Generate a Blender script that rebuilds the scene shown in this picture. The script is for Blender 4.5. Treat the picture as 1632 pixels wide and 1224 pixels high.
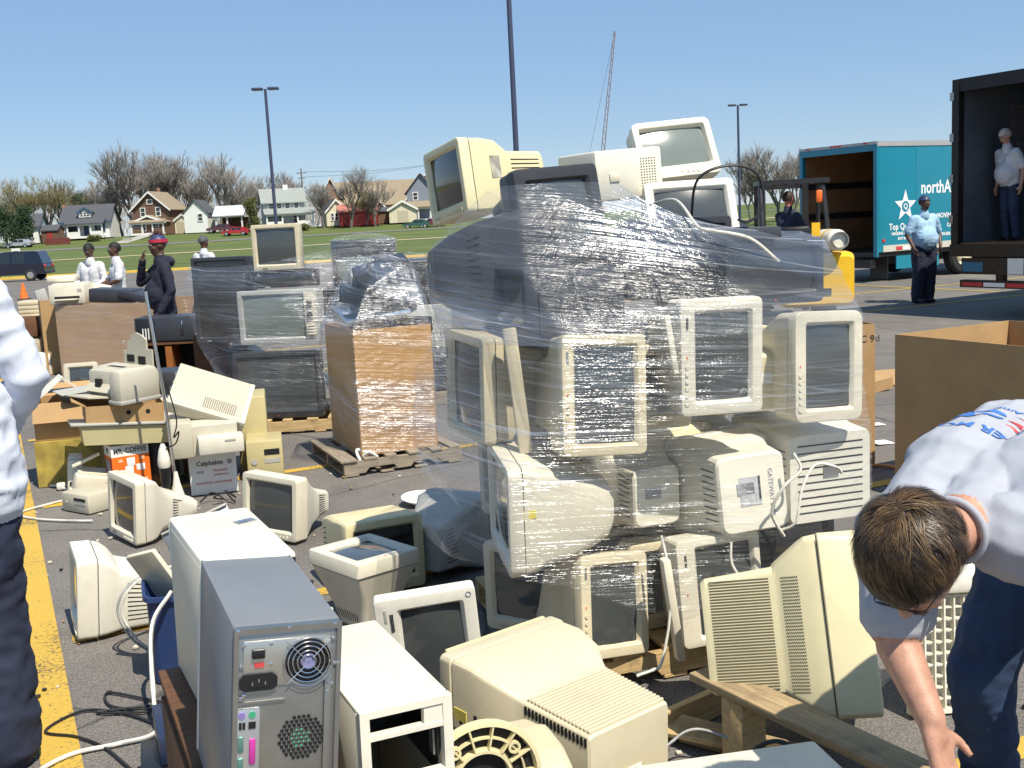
import bpy, bmesh, math, random
from mathutils import Vector, Matrix, Euler
from mathutils.bvhtree import BVHTree
from mathutils import noise as mnoise
R = math.radians
PI = math.pi
scene = bpy.context.scene
COL = scene.collection
for o in list(bpy.data.objects):
    bpy.data.objects.remove(o)

# ------------------------------------------------------------------ camera
CAM_H = 1.80; PITCH = R(8.55); ROLL = R(2.92); FPX = 1750.0
_f = Vector((0, math.cos(PITCH), -math.sin(PITCH)))
_r0 = Vector((1, 0, 0)); _u0 = _r0.cross(_f)
_r = _r0*math.cos(ROLL) - _u0*math.sin(ROLL)
_u = _u0*math.cos(ROLL) + _r0*math.sin(ROLL)
cam_d = bpy.data.cameras.new('camera'); cam = bpy.data.objects.new('camera', cam_d); COL.objects.link(cam)
M = Matrix((( _r.x, _u.x, -_f.x), (_r.y, _u.y, -_f.y), (_r.z, _u.z, -_f.z))).to_4x4()
cam.matrix_world = Matrix.Translation((0, 0, CAM_H)) @ M
cam_d.sensor_width = 36; cam_d.lens = 36*FPX/1632; cam_d.clip_start = .05; cam_d.clip_end = 4000
scene.camera = cam

# ------------------------------------------------------------------ sky, sun, exposure
SUN_AZ = R(144)      # clockwise from the view direction: behind the camera, to the right
SUN_EL = R(58)
world = bpy.data.worlds.new('World'); scene.world = world; world.use_nodes = True
wn = world.node_tree.nodes; wl = world.node_tree.links
sky = wn.new('ShaderNodeTexSky'); sky.sky_type = 'NISHITA'; sky.sun_disc = False
sky.sun_elevation = SUN_EL; sky.sun_rotation = SUN_AZ
sky.air_density = 1.0; sky.dust_density = 0.0; sky.ozone_density = 2.2; sky.altitude = 200
tint = wn.new('ShaderNodeMix'); tint.data_type = 'RGBA'; tint.blend_type = 'MULTIPLY'; tint.inputs[0].default_value = 1; tint.inputs[7].default_value = (.97, .98, 1.04, 1)
even = wn.new('ShaderNodeMix'); even.data_type = 'RGBA'; even.inputs[0].default_value = .5; even.inputs[7].default_value = (2.6, 4.5, 7.2, 1)   # flat blue mixed in to even out the sky gradient
wl.new(sky.outputs[0], tint.inputs[6]); wl.new(tint.outputs[2], even.inputs[6]); wl.new(even.outputs[2], wn['Background'].inputs[0]); wn['Background'].inputs[1].default_value = .078
sun_d = bpy.data.lights.new('sun', 'SUN'); sun_d.energy = 4.6; sun_d.angle = R(.53); sun_d.color = (1, .93, .80)
sun = bpy.data.objects.new('sun', sun_d); COL.objects.link(sun)
sdir = Vector((math.sin(SUN_AZ)*math.cos(SUN_EL), math.cos(SUN_AZ)*math.cos(SUN_EL), math.sin(SUN_EL)))
sun.rotation_euler = sdir.to_track_quat('Z', 'Y').to_euler(); sun.location = (8, -8, 12)
scene.view_settings.view_transform = 'Standard'; scene.view_settings.look = 'None'
scene.view_settings.gamma = 1; scene.view_settings.exposure = .50
scene.render.engine = 'CYCLES'
scene.cycles.max_bounces = 8; scene.cycles.transparent_max_bounces = 24
scene.cycles.sample_clamp_indirect = 4

# ------------------------------------------------------------------ placing helpers
def ray(px, py):
    return _f + _r*((px-816)/FPX) - _u*((py-612)/FPX)
def at(px, py, y):
    d = ray(px, py); return Vector((0, 0, CAM_H)) + d*(y/d.y)
def gz(x, y):
    """height of the lot and the lawn: level here, a 1 % drainage fall beyond the trucks, then the bank with the houses"""
    if y < 26: return 0.0
    if y < 84: return -.01*(y-26)
    if y < 100: return -.58
    if y < 175:
        t = (y-100)/75; return -.58 + 1.5*t*t*(3-2*t)
    t = min(1, (y-175)/18); return .92 + 1.15*t*t*(3-2*t)
def gp(px, py, z=0.0):
    d = ray(px, py); t = (z-CAM_H)/d.z
    return Vector((0, 0, CAM_H)) + d*t

# ------------------------------------------------------------------ mesh builder
def rr(hw, z0, z1, r, n=3):
    """rounded rectangle loop (x, z), counter-clockwise"""
    r = max(1e-4, min(r, hw*.999, (z1-z0)*.499)); out = []
    for cx, cz, a0 in ((hw-r, z1-r, 0), (-hw+r, z1-r, 90), (-hw+r, z0+r, 180), (hw-r, z0+r, 270)):
        for k in range(n+1):
            a = R(a0+90*k/n); out.append((cx+r*math.cos(a), cz+r*math.sin(a)))
    return out
def catmull(pts, sub=8):
    pts = [Vector(p) for p in pts]
    if len(pts) < 3: return pts
    P = [pts[0]*2-pts[1]] + pts + [pts[-1]*2-pts[-2]]; out = []
    for i in range(1, len(P)-2):
        a, b, c, d = P[i-1:i+3]
        for k in range(sub):
            t = k/sub
            out.append(.5*((2*b)+(c-a)*t+(2*a-5*b+4*c-d)*t*t+(3*b-a-3*c+d)*t**3))
    out.append(pts[-1]); return out

class MB:
    def __init__(s): s.v = []; s.f = []; s.m = []; s.mat = 0
    def add(s, vs, fs):
        k = len(s.v); s.v += [tuple(v) for v in vs]; s.f += [tuple(i+k for i in f) for f in fs]; s.m += [s.mat]*len(fs); return s
    def box(s, c, d, rot=None):
        hx, hy, hz = d[0]/2, d[1]/2, d[2]/2
        vs = [Vector((x, y, z)) for x in (-hx, hx) for y in (-hy, hy) for z in (-hz, hz)]
        if rot is not None:
            m = Euler([R(a) for a in rot]).to_matrix(); vs = [m@v for v in vs]
        c = Vector(c)
        return s.add([v+c for v in vs], [(0,1,3,2),(4,6,7,5),(0,4,5,1),(2,3,7,6),(0,2,6,4),(1,5,7,3)])
    def bx(s, x0, x1, y0, y1, z0, z1): return s.box(((x0+x1)/2, (y0+y1)/2, (z0+z1)/2), (abs(x1-x0), abs(y1-y0), abs(z1-z0)))
    def loft(s, loops, cap0=True, cap1=True, close=True):
        n = len(loops[0]); vs = [p for l in loops for p in l]; fs = []
        for i in range(len(loops)-1):
            for k in range(n if close else n-1):
                a = i*n+k; b = i*n+(k+1) % n; fs.append((a, b, b+n, a+n))
        if cap0: fs.append(tuple(range(n-1, -1, -1)))
        if cap1: fs.append(tuple((len(loops)-1)*n+k for k in range(n)))
        return s.add(vs, fs)
    def rbox(s, c, d, b=.006, n=2, rot=None):
        """box with rounded edges; c = centre"""
        hx, hy, hz = d[0]/2, d[1]/2, d[2]/2; b = min(b, hx*.9, hy*.9, hz*.9); loops = []
        for z, ins in ((-hz, b), (-hz+.3*b, .3*b), (-hz+b, 0), (hz-b, 0), (hz-.3*b, .3*b), (hz, b)):
            loops.append([Vector((x, y, z)) for x, y in rr(hx-ins, -hy+ins, hy-ins, b, n)])
        m = Euler([R(a) for a in rot]).to_matrix() if rot is not None else Matrix.Identity(3); c = Vector(c)
        return s.loft([[m@p+c for p in l] for l in loops])
    def tube(s, pts, r, n=6, r1=None, cap=True):
        pts = [Vector(p) for p in pts]; loops = []; up = Vector((.123, .37, .92)).normalized()
        for i, p in enumerate(pts):
            t = (pts[min(i+1, len(pts)-1)]-pts[max(i-1, 0)])
            if t.length < 1e-9: t = Vector((0, 0, 1))
            t.normalize(); a = up - t*up.dot(t)
            if a.length < .05: a = Vector((1, .2, 0)) - t*t.x
            a.normalize(); up = a; b = t.cross(a)
            rad = r if r1 is None else r+(r1-r)*i/(len(pts)-1)
            loops.append([p+(a*math.cos(2*PI*k/n)+b*math.sin(2*PI*k/n))*rad for k in range(n)])
        return s.loft(loops, cap, cap)
    def cyl(s, c, r, h, axis='Z', n=16, r1=None):
        c = Vector(c); d = {'X': Vector((1,0,0)), 'Y': Vector((0,1,0)), 'Z': Vector((0,0,1))}[axis]
        return s.tube([c-d*h/2, c+d*h/2], r, n, r1)
    def lathe(s, prof, n=24, c=(0,0,0), axis='Z', cap=True):
        c = Vector(c); loops = []
        for r, z in prof:
            l = []
            for k in range(n):
                a = 2*PI*k/n; p = (r*math.cos(a), r*math.sin(a), z)
                if axis == 'Y': p = (p[0], p[2], p[1])
                if axis == 'X': p = (p[2], p[0], p[1])
                l.append(c+Vector(p))
            loops.append(l)
        return s.loft(loops, cap, cap)
    def prism(s, poly, y0, y1, axis='Y'):
        """poly of (x, z) pushed along y (or (y, z) along x, or (x, y) along z)"""
        f = {'Y': lambda a, b, t: (a, t, b), 'X': lambda a, b, t: (t, a, b), 'Z': lambda a, b, t: (a, b, t)}[axis]
        return s.loft([[f(a, b, y0) for a, b in poly], [f(a, b, y1) for a, b in poly]])
    def sphere(s, c, r, n=12, m=8):
        c = Vector(c); rx, ry, rz = (r, r, r) if not hasattr(r, '__len__') else r
        loops = [[c+Vector((rx*math.sin(PI*i/m)*math.cos(2*PI*k/n), ry*math.sin(PI*i/m)*math.sin(2*PI*k/n), -rz*math.cos(PI*i/m))) for k in range(n)] for i in range(m+1)]
        loops[0] = [c+Vector((0, 0, -rz))+(p-c)*.001 for p in loops[1]]; loops[-1] = [c+Vector((0, 0, rz))+(p-c)*.001 for p in loops[-2]]
        return s.loft(loops)
    def xform(s, M4):
        s.v = [tuple(M4@Vector(v)) for v in s.v]; return s
    def mesh(s, name, mats, smooth=30, recalc=True):
        me = bpy.data.meshes.new(name); me.from_pydata(s.v, [], s.f)
        for m in (mats if isinstance(mats, (list, tuple)) else [mats]): me.materials.append(m)
        if any(s.m): me.polygons.foreach_set('material_index', s.m)
        if recalc:
            bm = bmesh.new(); bm.from_mesh(me); bmesh.ops.recalc_face_normals(bm, faces=bm.faces); bm.to_mesh(me); bm.free()
        if smooth:
            me.shade_smooth(); me.set_sharp_from_angle(angle=R(smooth))
        me.update(); return me

def link(name, data, parent=None, pos=(0,0,0), rot=(0,0,0)):
    o = bpy.data.objects.new(name, data); COL.objects.link(o)
    if parent is not None: o.parent = parent
    o.location = pos; o.rotation_euler = [R(a) for a in rot]; return o
def tag(o, label, cat, group=None):
    o['label'] = label; o['category'] = cat
    if group: o['group'] = group
    return o
def thing(name, label, cat, pos=(0,0,0), rot=(0,0,0), group=None):
    o = link(name, None, None, pos, rot); o.empty_display_size = .1; return tag(o, label, cat, group)
def part(name, mb, mat, parent, smooth=30, pos=(0,0,0), rot=(0,0,0)):
    me = mb.mesh(name, mat, smooth) if isinstance(mb, MB) else mb
    return link(name, me, parent, pos, rot)
def solo(name, label, cat, mb, mat, pos=(0,0,0), rot=(0,0,0), group=None, smooth=30):
    return tag(part(name, mb, mat, None, smooth, pos, rot), label, cat, group)
def struct(name, mb, mat, smooth=0, pos=(0,0,0), rot=(0,0,0)):
    o = part(name, mb, mat, None, smooth, pos, rot); o['kind'] = 'structure'; return o
def copy_tree(o, parent=None):
    c = o.copy(); COL.objects.link(c); c.parent = parent
    for ch in o.children: copy_tree(ch, c)
    return c
def text_mesh(s, size, ext=.0008, bold=0, align='CENTER', sub=0):
    cu = bpy.data.curves.new('lettering', 'FONT'); cu.body = s; cu.size = size; cu.extrude = ext; cu.align_x = align; cu.align_y = 'CENTER'
    cu.offset = bold; cu.resolution_u = 2
    o = bpy.data.objects.new('lettering', cu); COL.objects.link(o)
    dg = bpy.context.evaluated_depsgraph_get(); me = bpy.data.meshes.new_from_object(o.evaluated_get(dg))
    bpy.data.objects.remove(o); bpy.data.curves.remove(cu); return me
def lettering(s, size, mat, parent, pos, rot=(90,0,0), ext=.0008, bold=0, align='CENTER', name='lettering', sx=1.0):
    me = text_mesh(s, size, ext, bold, align); me.materials.clear(); me.materials.append(mat)
    o = link(name, me, parent, pos, rot); o.scale = (sx, 1, 1); return o

# ------------------------------------------------------------------ materials
MATS = {}
def _new(name):
    m = bpy.data.materials.new(name); m.use_nodes = True; nt = m.node_tree
    b = nt.nodes['Principled BSDF']; MATS[name] = m; return m, nt, b
def nnode(nt, typ, **kw):
    n = nt.nodes.new(typ)
    for k, v in kw.items():
        if k in n.inputs: n.inputs[k].default_value = v
        else: setattr(n, k, v)
    return n
def mat(name, col, rough=.5, var=.08, vs=6.0, bump=.0, bs=200.0, metal=0.0, coat=0.0, dirt=0.0, spec=.5, dirtcol=(.12,.09,.06), coord='Object'):
    """colour with uneven tone, grime and fine relief"""
    if name in MATS: return MATS[name]
    m, nt, b = _new(name); L = nt.links.new
    tc = nnode(nt, 'ShaderNodeTexCoord')
    n1 = nnode(nt, 'ShaderNodeTexNoise', Scale=vs, Detail=5.0, Roughness=.62); L(tc.outputs[coord], n1.inputs['Vector'])
    mp = nnode(nt, 'ShaderNodeMapRange'); L(n1.outputs[0], mp.inputs[0])
    mp.inputs[1].default_value = .3; mp.inputs[2].default_value = .7; mp.inputs[3].default_value = 1-var; mp.inputs[4].default_value = 1+var
    mx = nnode(nt, 'ShaderNodeMix', data_type='RGBA', blend_type='MULTIPLY'); mx.inputs[0].default_value = 1
    mx.inputs[6].default_value = (*col, 1); L(mp.outputs[0], mx.inputs[7]); out = mx.outputs[2]
    if dirt > 0:
        n2 = nnode(nt, 'ShaderNodeTexNoise', Scale=vs*2.3, Detail=8.0, Roughness=.7); L(tc.outputs[coord], n2.inputs['Vector'])
        m2 = nnode(nt, 'ShaderNodeMapRange'); L(n2.outputs[0], m2.inputs[0]); m2.inputs[1].default_value = .52; m2.inputs[2].default_value = .78; m2.inputs[4].default_value = dirt
        mx2 = nnode(nt, 'ShaderNodeMix', data_type='RGBA'); L(m2.outputs[0], mx2.inputs[0]); L(out, mx2.inputs[6]); mx2.inputs[7].default_value = (*dirtcol, 1); out = mx2.outputs[2]
    L(out, b.inputs['Base Color'])
    mr = nnode(nt, 'ShaderNodeMapRange'); L(n1.outputs[0], mr.inputs[0]); mr.inputs[3].default_value = max(0, rough-.08); mr.inputs[4].default_value = min(1, rough+.08); L(mr.outputs[0], b.inputs['Roughness'])
    b.inputs['Metallic'].default_value = metal; b.inputs['Coat Weight'].default_value = coat; b.inputs['Specular IOR Level'].default_value = spec
    if bump > 0:
        n3 = nnode(nt, 'ShaderNodeTexNoise', Scale=bs, Detail=3.0); L(tc.outputs[coord], n3.inputs['Vector'])
        bp = nnode(nt, 'ShaderNodeBump', Strength=bump, Distance=.002); L(n3.outputs[0], bp.inputs['Height']); L(bp.outputs[0], b.inputs['Normal'])
    return m
def plastic(name, col, rough=.42, dirt=.18, vary=True):
    m = mat(name, col, rough, .05, 5, .12, 500, dirt=dirt, dirtcol=(.22,.17,.11))
    if vary:   # every moulding has aged differently: some yellower, some greyer
        nt = m.node_tree; b = nt.nodes['Principled BSDF']; src = b.inputs['Base Color'].links[0].from_socket
        oi = nnode(nt, 'ShaderNodeObjectInfo'); mr = nnode(nt, 'ShaderNodeMapRange'); nt.links.new(oi.outputs['Random'], mr.inputs[0]); mr.inputs[4].default_value = .32
        mx = nnode(nt, 'ShaderNodeMix', data_type='RGBA', blend_type='MULTIPLY'); nt.links.new(mr.outputs[0], mx.inputs[0]); nt.links.new(src, mx.inputs[6]); mx.inputs[7].default_value = (.97,.90,.68,1); nt.links.new(mx.outputs[2], b.inputs['Base Color'])
    return m
BEIGE = plastic('beige_plastic', (.60,.53,.37)); CREAM = plastic('cream_plastic', (.70,.63,.40)); WHITE = plastic('offwhite_plastic', (.68,.64,.53))
YELL = plastic('yellowed_plastic', (.66,.58,.34)); GREYP = plastic('grey_plastic', (.40,.40,.38)); PUTTY = plastic('putty_plastic', (.52,.49,.40)); OLIVE = plastic('olive_beige_plastic', (.50,.44,.24))
BEIGE_J = plastic('beige_shell', (.60,.53,.37), vary=False); BRIGHT = plastic('white_plastic', (.74,.71,.61), dirt=.2)
DARKP = plastic('dark_plastic', (.035,.036,.042), .38, .1); BLACKP = mat('black_plastic', (.012,.012,.014), .35, .1)
CHAR = plastic('charcoal_plastic', (.035,.038,.048), .4, .1)
HOLE = mat('dark_recess', (.006,.006,.007), .8, .1)
def glass_screen(name, col):
    m = mat(name, col, .12, .06, 3, coat=1.0, dirt=.15, dirtcol=(.16,.15,.14)); m.node_tree.nodes['Principled BSDF'].inputs['Coat Roughness'].default_value = .06; return m
SCREEN = glass_screen('screen_glass', (.055,.062,.062)); SCREEN_L = glass_screen('pale_screen_glass', (.17,.20,.18)); SCREEN_D = glass_screen('black_screen_glass', (.015,.016,.018))
STEEL = mat('galvanised_steel', (.42,.42,.40), .38, .08, 9, .1, 300, metal=.9, dirt=.2, dirtcol=(.25,.22,.18))
GREYPAINT = mat('grey_case_paint', (.19,.20,.215), .40, .04, 7, .05, 600, dirt=.1)
CARD = mat('corrugated_cardboard', (.44,.275,.125), .85, .10, 4, .25, 90, dirt=.12)
CARD_D = mat('dark_cardboard', (.36,.22,.10), .85, .10, 4, .25, 90, dirt=.15)
for _m in (CARD, CARD_D):   # faint flutes and scuffs of corrugated board
    _nt = _m.node_tree; _b = _nt.nodes['Principled BSDF']; _tc = nnode(_nt, 'ShaderNodeTexCoord'); _w = nnode(_nt, 'ShaderNodeTexWave', Scale=55.0, Distortion=.5); _w.bands_direction = 'X'; _nt.links.new(_tc.outputs['Object'], _w.inputs['Vector'])
    _n = nnode(_nt, 'ShaderNodeTexNoise', Scale=2.2, Detail=7.0, Roughness=.7); _nt.links.new(_tc.outputs['Object'], _n.inputs['Vector'])
    _a = nnode(_nt, 'ShaderNodeMath', operation='MULTIPLY_ADD'); _nt.links.new(_n.outputs[0], _a.inputs[0]); _a.inputs[1].default_value = 6.0; _nt.links.new(_w.outputs[0], _a.inputs[2])
    _p = nnode(_nt, 'ShaderNodeBump', Strength=.35, Distance=.004); _nt.links.new(_a.outputs[0], _p.inputs['Height']); _nt.links.new(_p.outputs[0], _b.inputs['Normal'])
PAPER = mat('paper', (.78,.77,.72), .8, .06, 8, dirt=.08)
BLUEP = mat('blue_plastic', (.025,.05,.15), .35, .1, 5); 
CORDW = mat('white_cord', (.62,.60,.53), .5, .1, 20); CORDB = mat('black_cord', (.018,.018,.02), .5, .1); CORDG = mat('grey_cord', (.33,.33,.32), .5, .1)
INK = mat('black_ink', (.03,.03,.03), .7, .05); INK_B = mat('blue_ink', (.05,.16,.48), .7, .05); INK_R = mat('red_ink', (.55,.05,.05), .7, .05); INK_W = mat('white_ink', (.85,.85,.85), .6, .05); INK_G = mat('grey_ink', (.30,.30,.32), .7, .05)
YELLOWP = mat('yellow_machine_paint', (.85,.50,.02), .4, .06, 5, dirt=.15); ORANGEM = mat('orange_plastic', (.85,.16,.02), .4, .05)
RUBBER = mat('tyre_rubber', (.02,.02,.021), .8, .1, 20); BLACKM = mat('black_metal', (.02,.02,.023), .45, .1, 8, dirt=.2)
CHROME = mat('chrome', (.75,.75,.76), .15, .03, metal=1.0)
def wood_mat(name, c0, c1, axis_scale=(1.2, 14, 14), knot=True):
    m, nt, b = _new(name); L = nt.links.new
    tc = nnode(nt, 'ShaderNodeTexCoord'); oi = nnode(nt, 'ShaderNodeObjectInfo')
    ad = nnode(nt, 'ShaderNodeVectorMath', operation='ADD'); L(tc.outputs['Object'], ad.inputs[0]); L(oi.outputs['Random'], ad.inputs[1])
    mp = nnode(nt, 'ShaderNodeMapping'); mp.inputs['Scale'].default_value = axis_scale; L(ad.outputs[0], mp.inputs['Vector'])
    n1 = nnode(nt, 'ShaderNodeTexNoise', Scale=4.0, Detail=8.0, Roughness=.65, Distortion=.8); L(mp.outputs[0], n1.inputs['Vector'])
    cr = nnode(nt, 'ShaderNodeValToRGB'); cr.color_ramp.elements[0].color = (*c0, 1); cr.color_ramp.elements[1].color = (*c1, 1)
    cr.color_ramp.elements[0].position = .3; cr.color_ramp.elements[1].position = .68; L(n1.outputs[0], cr.inputs[0])
    n2 = nnode(nt, 'ShaderNodeTexNoise', Scale=9.0, Detail=6.0, Roughness=.7); L(tc.outputs['Object'], n2.inputs['Vector'])
    m2 = nnode(nt, 'ShaderNodeMapRange'); L(n2.outputs[0], m2.inputs[0]); m2.inputs[1].default_value = .55; m2.inputs[2].default_value = .75; m2.inputs[4].default_value = .7
    mx = nnode(nt, 'ShaderNodeMix', data_type='RGBA'); L(m2.outputs[0], mx.inputs[0]); L(cr.outputs[0], mx.inputs[6]); mx.inputs[7].default_value = (.10,.07,.045,1)
    L(mx.outputs[2], b.inputs['Base Color']); b.inputs['Roughness'].default_value = .8
    bp = nnode(nt, 'ShaderNodeBump', Strength=.5, Distance=.003); L(n1.outputs[0], bp.inputs['Height']); L(bp.outputs[0], b.inputs['Normal']); return m
PINE = wood_mat('pallet_pine', (.36,.235,.10), (.60,.43,.21)); PINE_OLD = wood_mat('weathered_pine', (.22,.16,.09), (.44,.32,.17)); PINE_GREY = wood_mat('grey_pallet_wood', (.18,.15,.11), (.36,.30,.22))
BROWNWOOD = wood_mat('brown_veneer', (.07,.03,.012), (.16,.07,.028))
# ================================================================== the setting
def asphalt_mat():
    m, nt, b = _new('asphalt'); L = nt.links.new
    tc = nnode(nt, 'ShaderNodeTexCoord')
    big = nnode(nt, 'ShaderNodeTexNoise', Scale=.5, Detail=9.0, Roughness=.68); L(tc.outputs['Object'], big.inputs['Vector'])
    cr = nnode(nt, 'ShaderNodeValToRGB'); e = cr.color_ramp.elements
    e[0].position = .3; e[0].color = (.10,.091,.083,1); e[1].position = .7; e[1].color = (.185,.168,.150,1); L(big.outputs[0], cr.inputs[0])
    vo = nnode(nt, 'ShaderNodeTexVoronoi', Scale=85.0); L(tc.outputs['Object'], vo.inputs['Vector'])
    sp = nnode(nt, 'ShaderNodeTexNoise', Scale=130.0, Detail=2.0); L(tc.outputs['Object'], sp.inputs['Vector'])
    mp = nnode(nt, 'ShaderNodeMapRange'); L(sp.outputs[0], mp.inputs[0]); mp.inputs[1].default_value = .35; mp.inputs[2].default_value = .68; mp.inputs[3].default_value = .62; mp.inputs[4].default_value = 1.5
    mx = nnode(nt, 'ShaderNodeMix', data_type='RGBA', blend_type='MULTIPLY'); mx.inputs[0].default_value = 1; L(cr.outputs[0], mx.inputs[6]); L(mp.outputs[0], mx.inputs[7])
    # pale grit and oil stains
    st = nnode(nt, 'ShaderNodeTexNoise', Scale=1.3, Detail=4.0, Roughness=.55, Distortion=.4); L(tc.outputs['Object'], st.inputs['Vector'])
    m2 = nnode(nt, 'ShaderNodeMapRange'); L(st.outputs[0], m2.inputs[0]); m2.inputs[1].default_value = .60; m2.inputs[2].default_value = .74; m2.inputs[4].default_value = .55
    mx2 = nnode(nt, 'ShaderNodeMix', data_type='RGBA'); L(m2.outputs[0], mx2.inputs[0]); L(mx.outputs[2], mx2.inputs[6]); mx2.inputs[7].default_value = (.075,.068,.062,1)
    gr = nnode(nt, 'ShaderNodeTexVoronoi', Scale=26.0); L(tc.outputs['Object'], gr.inputs['Vector'])
    lt = nnode(nt, 'ShaderNodeMath', operation='LESS_THAN'); L(gr.outputs['Distance'], lt.inputs[0]); lt.inputs[1].default_value = .045
    mx3 = nnode(nt, 'ShaderNodeMix', data_type='RGBA'); L(lt.outputs[0], mx3.inputs[0]); L(mx2.outputs[2], mx3.inputs[6]); mx3.inputs[7].default_value = (.24,.22,.19,1)
    # hairline cracks
    wn_ = nnode(nt, 'ShaderNodeTexNoise', Scale=1.8, Detail=4.0); L(tc.outputs['Object'], wn_.inputs['Vector'])
    wm_ = nnode(nt, 'ShaderNodeMix', data_type='RGBA'); wm_.inputs[0].default_value = .12; L(tc.outputs['Object'], wm_.inputs[6]); L(wn_.outputs['Color'], wm_.inputs[7])
    ck = nnode(nt, 'ShaderNodeTexVoronoi', feature='DISTANCE_TO_EDGE', Scale=.42); L(wm_.outputs[2], ck.inputs['Vector'])
    cl_ = nnode(nt, 'ShaderNodeMapRange'); L(ck.outputs['Distance'], cl_.inputs[0]); cl_.inputs[1].default_value = .0; cl_.inputs[2].default_value = .006; cl_.inputs[3].default_value = .75; cl_.inputs[4].default_value = 0
    mx4 = nnode(nt, 'ShaderNodeMix', data_type='RGBA'); L(cl_.outputs[0], mx4.inputs[0]); L(mx3.outputs[2], mx4.inputs[6]); mx4.inputs[7].default_value = (.03,.028,.026,1)
    L(mx4.outputs[2], b.inputs['Base Color']); b.inputs['Roughness'].default_value = .88
    bp = nnode(nt, 'ShaderNodeBump', Strength=.55, Distance=.004); L(vo.outputs['Distance'], bp.inputs['Height']); L(bp.outputs[0], b.inputs['Normal']); return m
ASPHALT = asphalt_mat()
def paint_mat():
    m, nt, b = _new('worn_yellow_paint'); L = nt.links.new
    tc = nnode(nt, 'ShaderNodeTexCoord')
    n = nnode(nt, 'ShaderNodeTexNoise', Scale=55.0, Detail=5.0, Roughness=.75); L(tc.outputs['Object'], n.inputs['Vector'])
    n2 = nnode(nt, 'ShaderNodeTexNoise', Scale=2.2, Detail=4.0); L(tc.outputs['Object'], n2.inputs['Vector'])
    ad = nnode(nt, 'ShaderNodeMath', operation='ADD'); L(n.outputs[0], ad.inputs[0])
    ml = nnode(nt, 'ShaderNodeMath', operation='MULTIPLY'); L(n2.outputs[0], ml.inputs[0]); ml.inputs[1].default_value = .5; L(ml.outputs[0], ad.inputs[1])
    cr = nnode(nt, 'ShaderNodeValToRGB'); e = cr.color_ramp.elements; e[0].position = .60; e[0].color = (.09,.075,.05,1); e[1].position = .70; e[1].color = (.52,.335,.05,1); L(ad.outputs[0], cr.inputs[0])
    L(cr.outputs[0], b.inputs['Base Color']); b.inputs['Roughness'].default_value = .8
    vo = nnode(nt, 'ShaderNodeTexVoronoi', Scale=85.0); L(tc.outputs['Object'], vo.inputs['Vector'])
    bp = nnode(nt, 'ShaderNodeBump', Strength=.4, Distance=.003); L(vo.outputs['Distance'], bp.inputs['Height']); L(bp.outputs[0], b.inputs['Normal']); return m
YPAINT = paint_mat()
def grass_mat():
    m, nt, b = _new('lawn_grass'); L = nt.links.new
    tc = nnode(nt, 'ShaderNodeTexCoord')
    n = nnode(nt, 'ShaderNodeTexNoise', Scale=.09, Detail=8.0, Roughness=.7); L(tc.outputs['Object'], n.inputs['Vector'])
    cr = nnode(nt, 'ShaderNodeValToRGB'); e = cr.color_ramp.elements; e[0].position = .3; e[0].color = (.058,.098,.016,1); e[1].position = .72; e[1].color = (.135,.155,.035,1); L(n.outputs[0], cr.inputs[0])
    f = nnode(nt, 'ShaderNodeTexNoise', Scale=6.0, Detail=6.0, Roughness=.8); L(tc.outputs['Object'], f.inputs['Vector'])
    mp = nnode(nt, 'ShaderNodeMapRange'); L(f.outputs[0], mp.inputs[0]); mp.inputs[3].default_value = .55; mp.inputs[4].default_value = 1.45
    mx = nnode(nt, 'ShaderNodeMix', data_type='RGBA', blend_type='MULTIPLY'); mx.inputs[0].default_value = 1; L(cr.outputs[0], mx.inputs[6]); L(mp.outputs[0], mx.inputs[7])
    L(mx.outputs[2], b.inputs['Base Color']); b.inputs['Roughness'].default_value = .9
    bp = nnode(nt, 'ShaderNodeBump', Strength=1.0, Distance=.08); L(f.outputs[0], bp.inputs['Height']); L(bp.outputs[0], b.inputs['Normal']); return m
GRASS = grass_mat()
CONCRETE = mat('concrete', (.36,.34,.30), .85, .12, 1.5, .3, 40, dirt=.2)
KERBY = mat('yellow_kerb_paint', (.70,.45,.06), .8, .15, 2, dirt=.3)

def sheet(xs, ys, dz, fn=gz):
    mb = MB(); n = len(xs)
    mb.add([(x, y, fn(x, y)+dz) for y in ys for x in xs], [(j*n+i, j*n+i+1, (j+1)*n+i+1, (j+1)*n+i) for j in range(len(ys)-1) for i in range(n-1)])
    return mb
# edge of the lot: the near kerb of the lawn, running up to the right
def kerb_y(x): return 74 + .20*(x+24)
xs = [-900, -300, -120, -60, -30, 0, 30, 60, 120, 300, 900]
ys = [-60, -20, 0, 10, 20, 26, 40, 60, 84] + [100+5*i for i in range(20)] + [200, 260, 400, 900, 2500]
struct('ground', sheet(xs, ys, -.006), ASPHALT)
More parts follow.
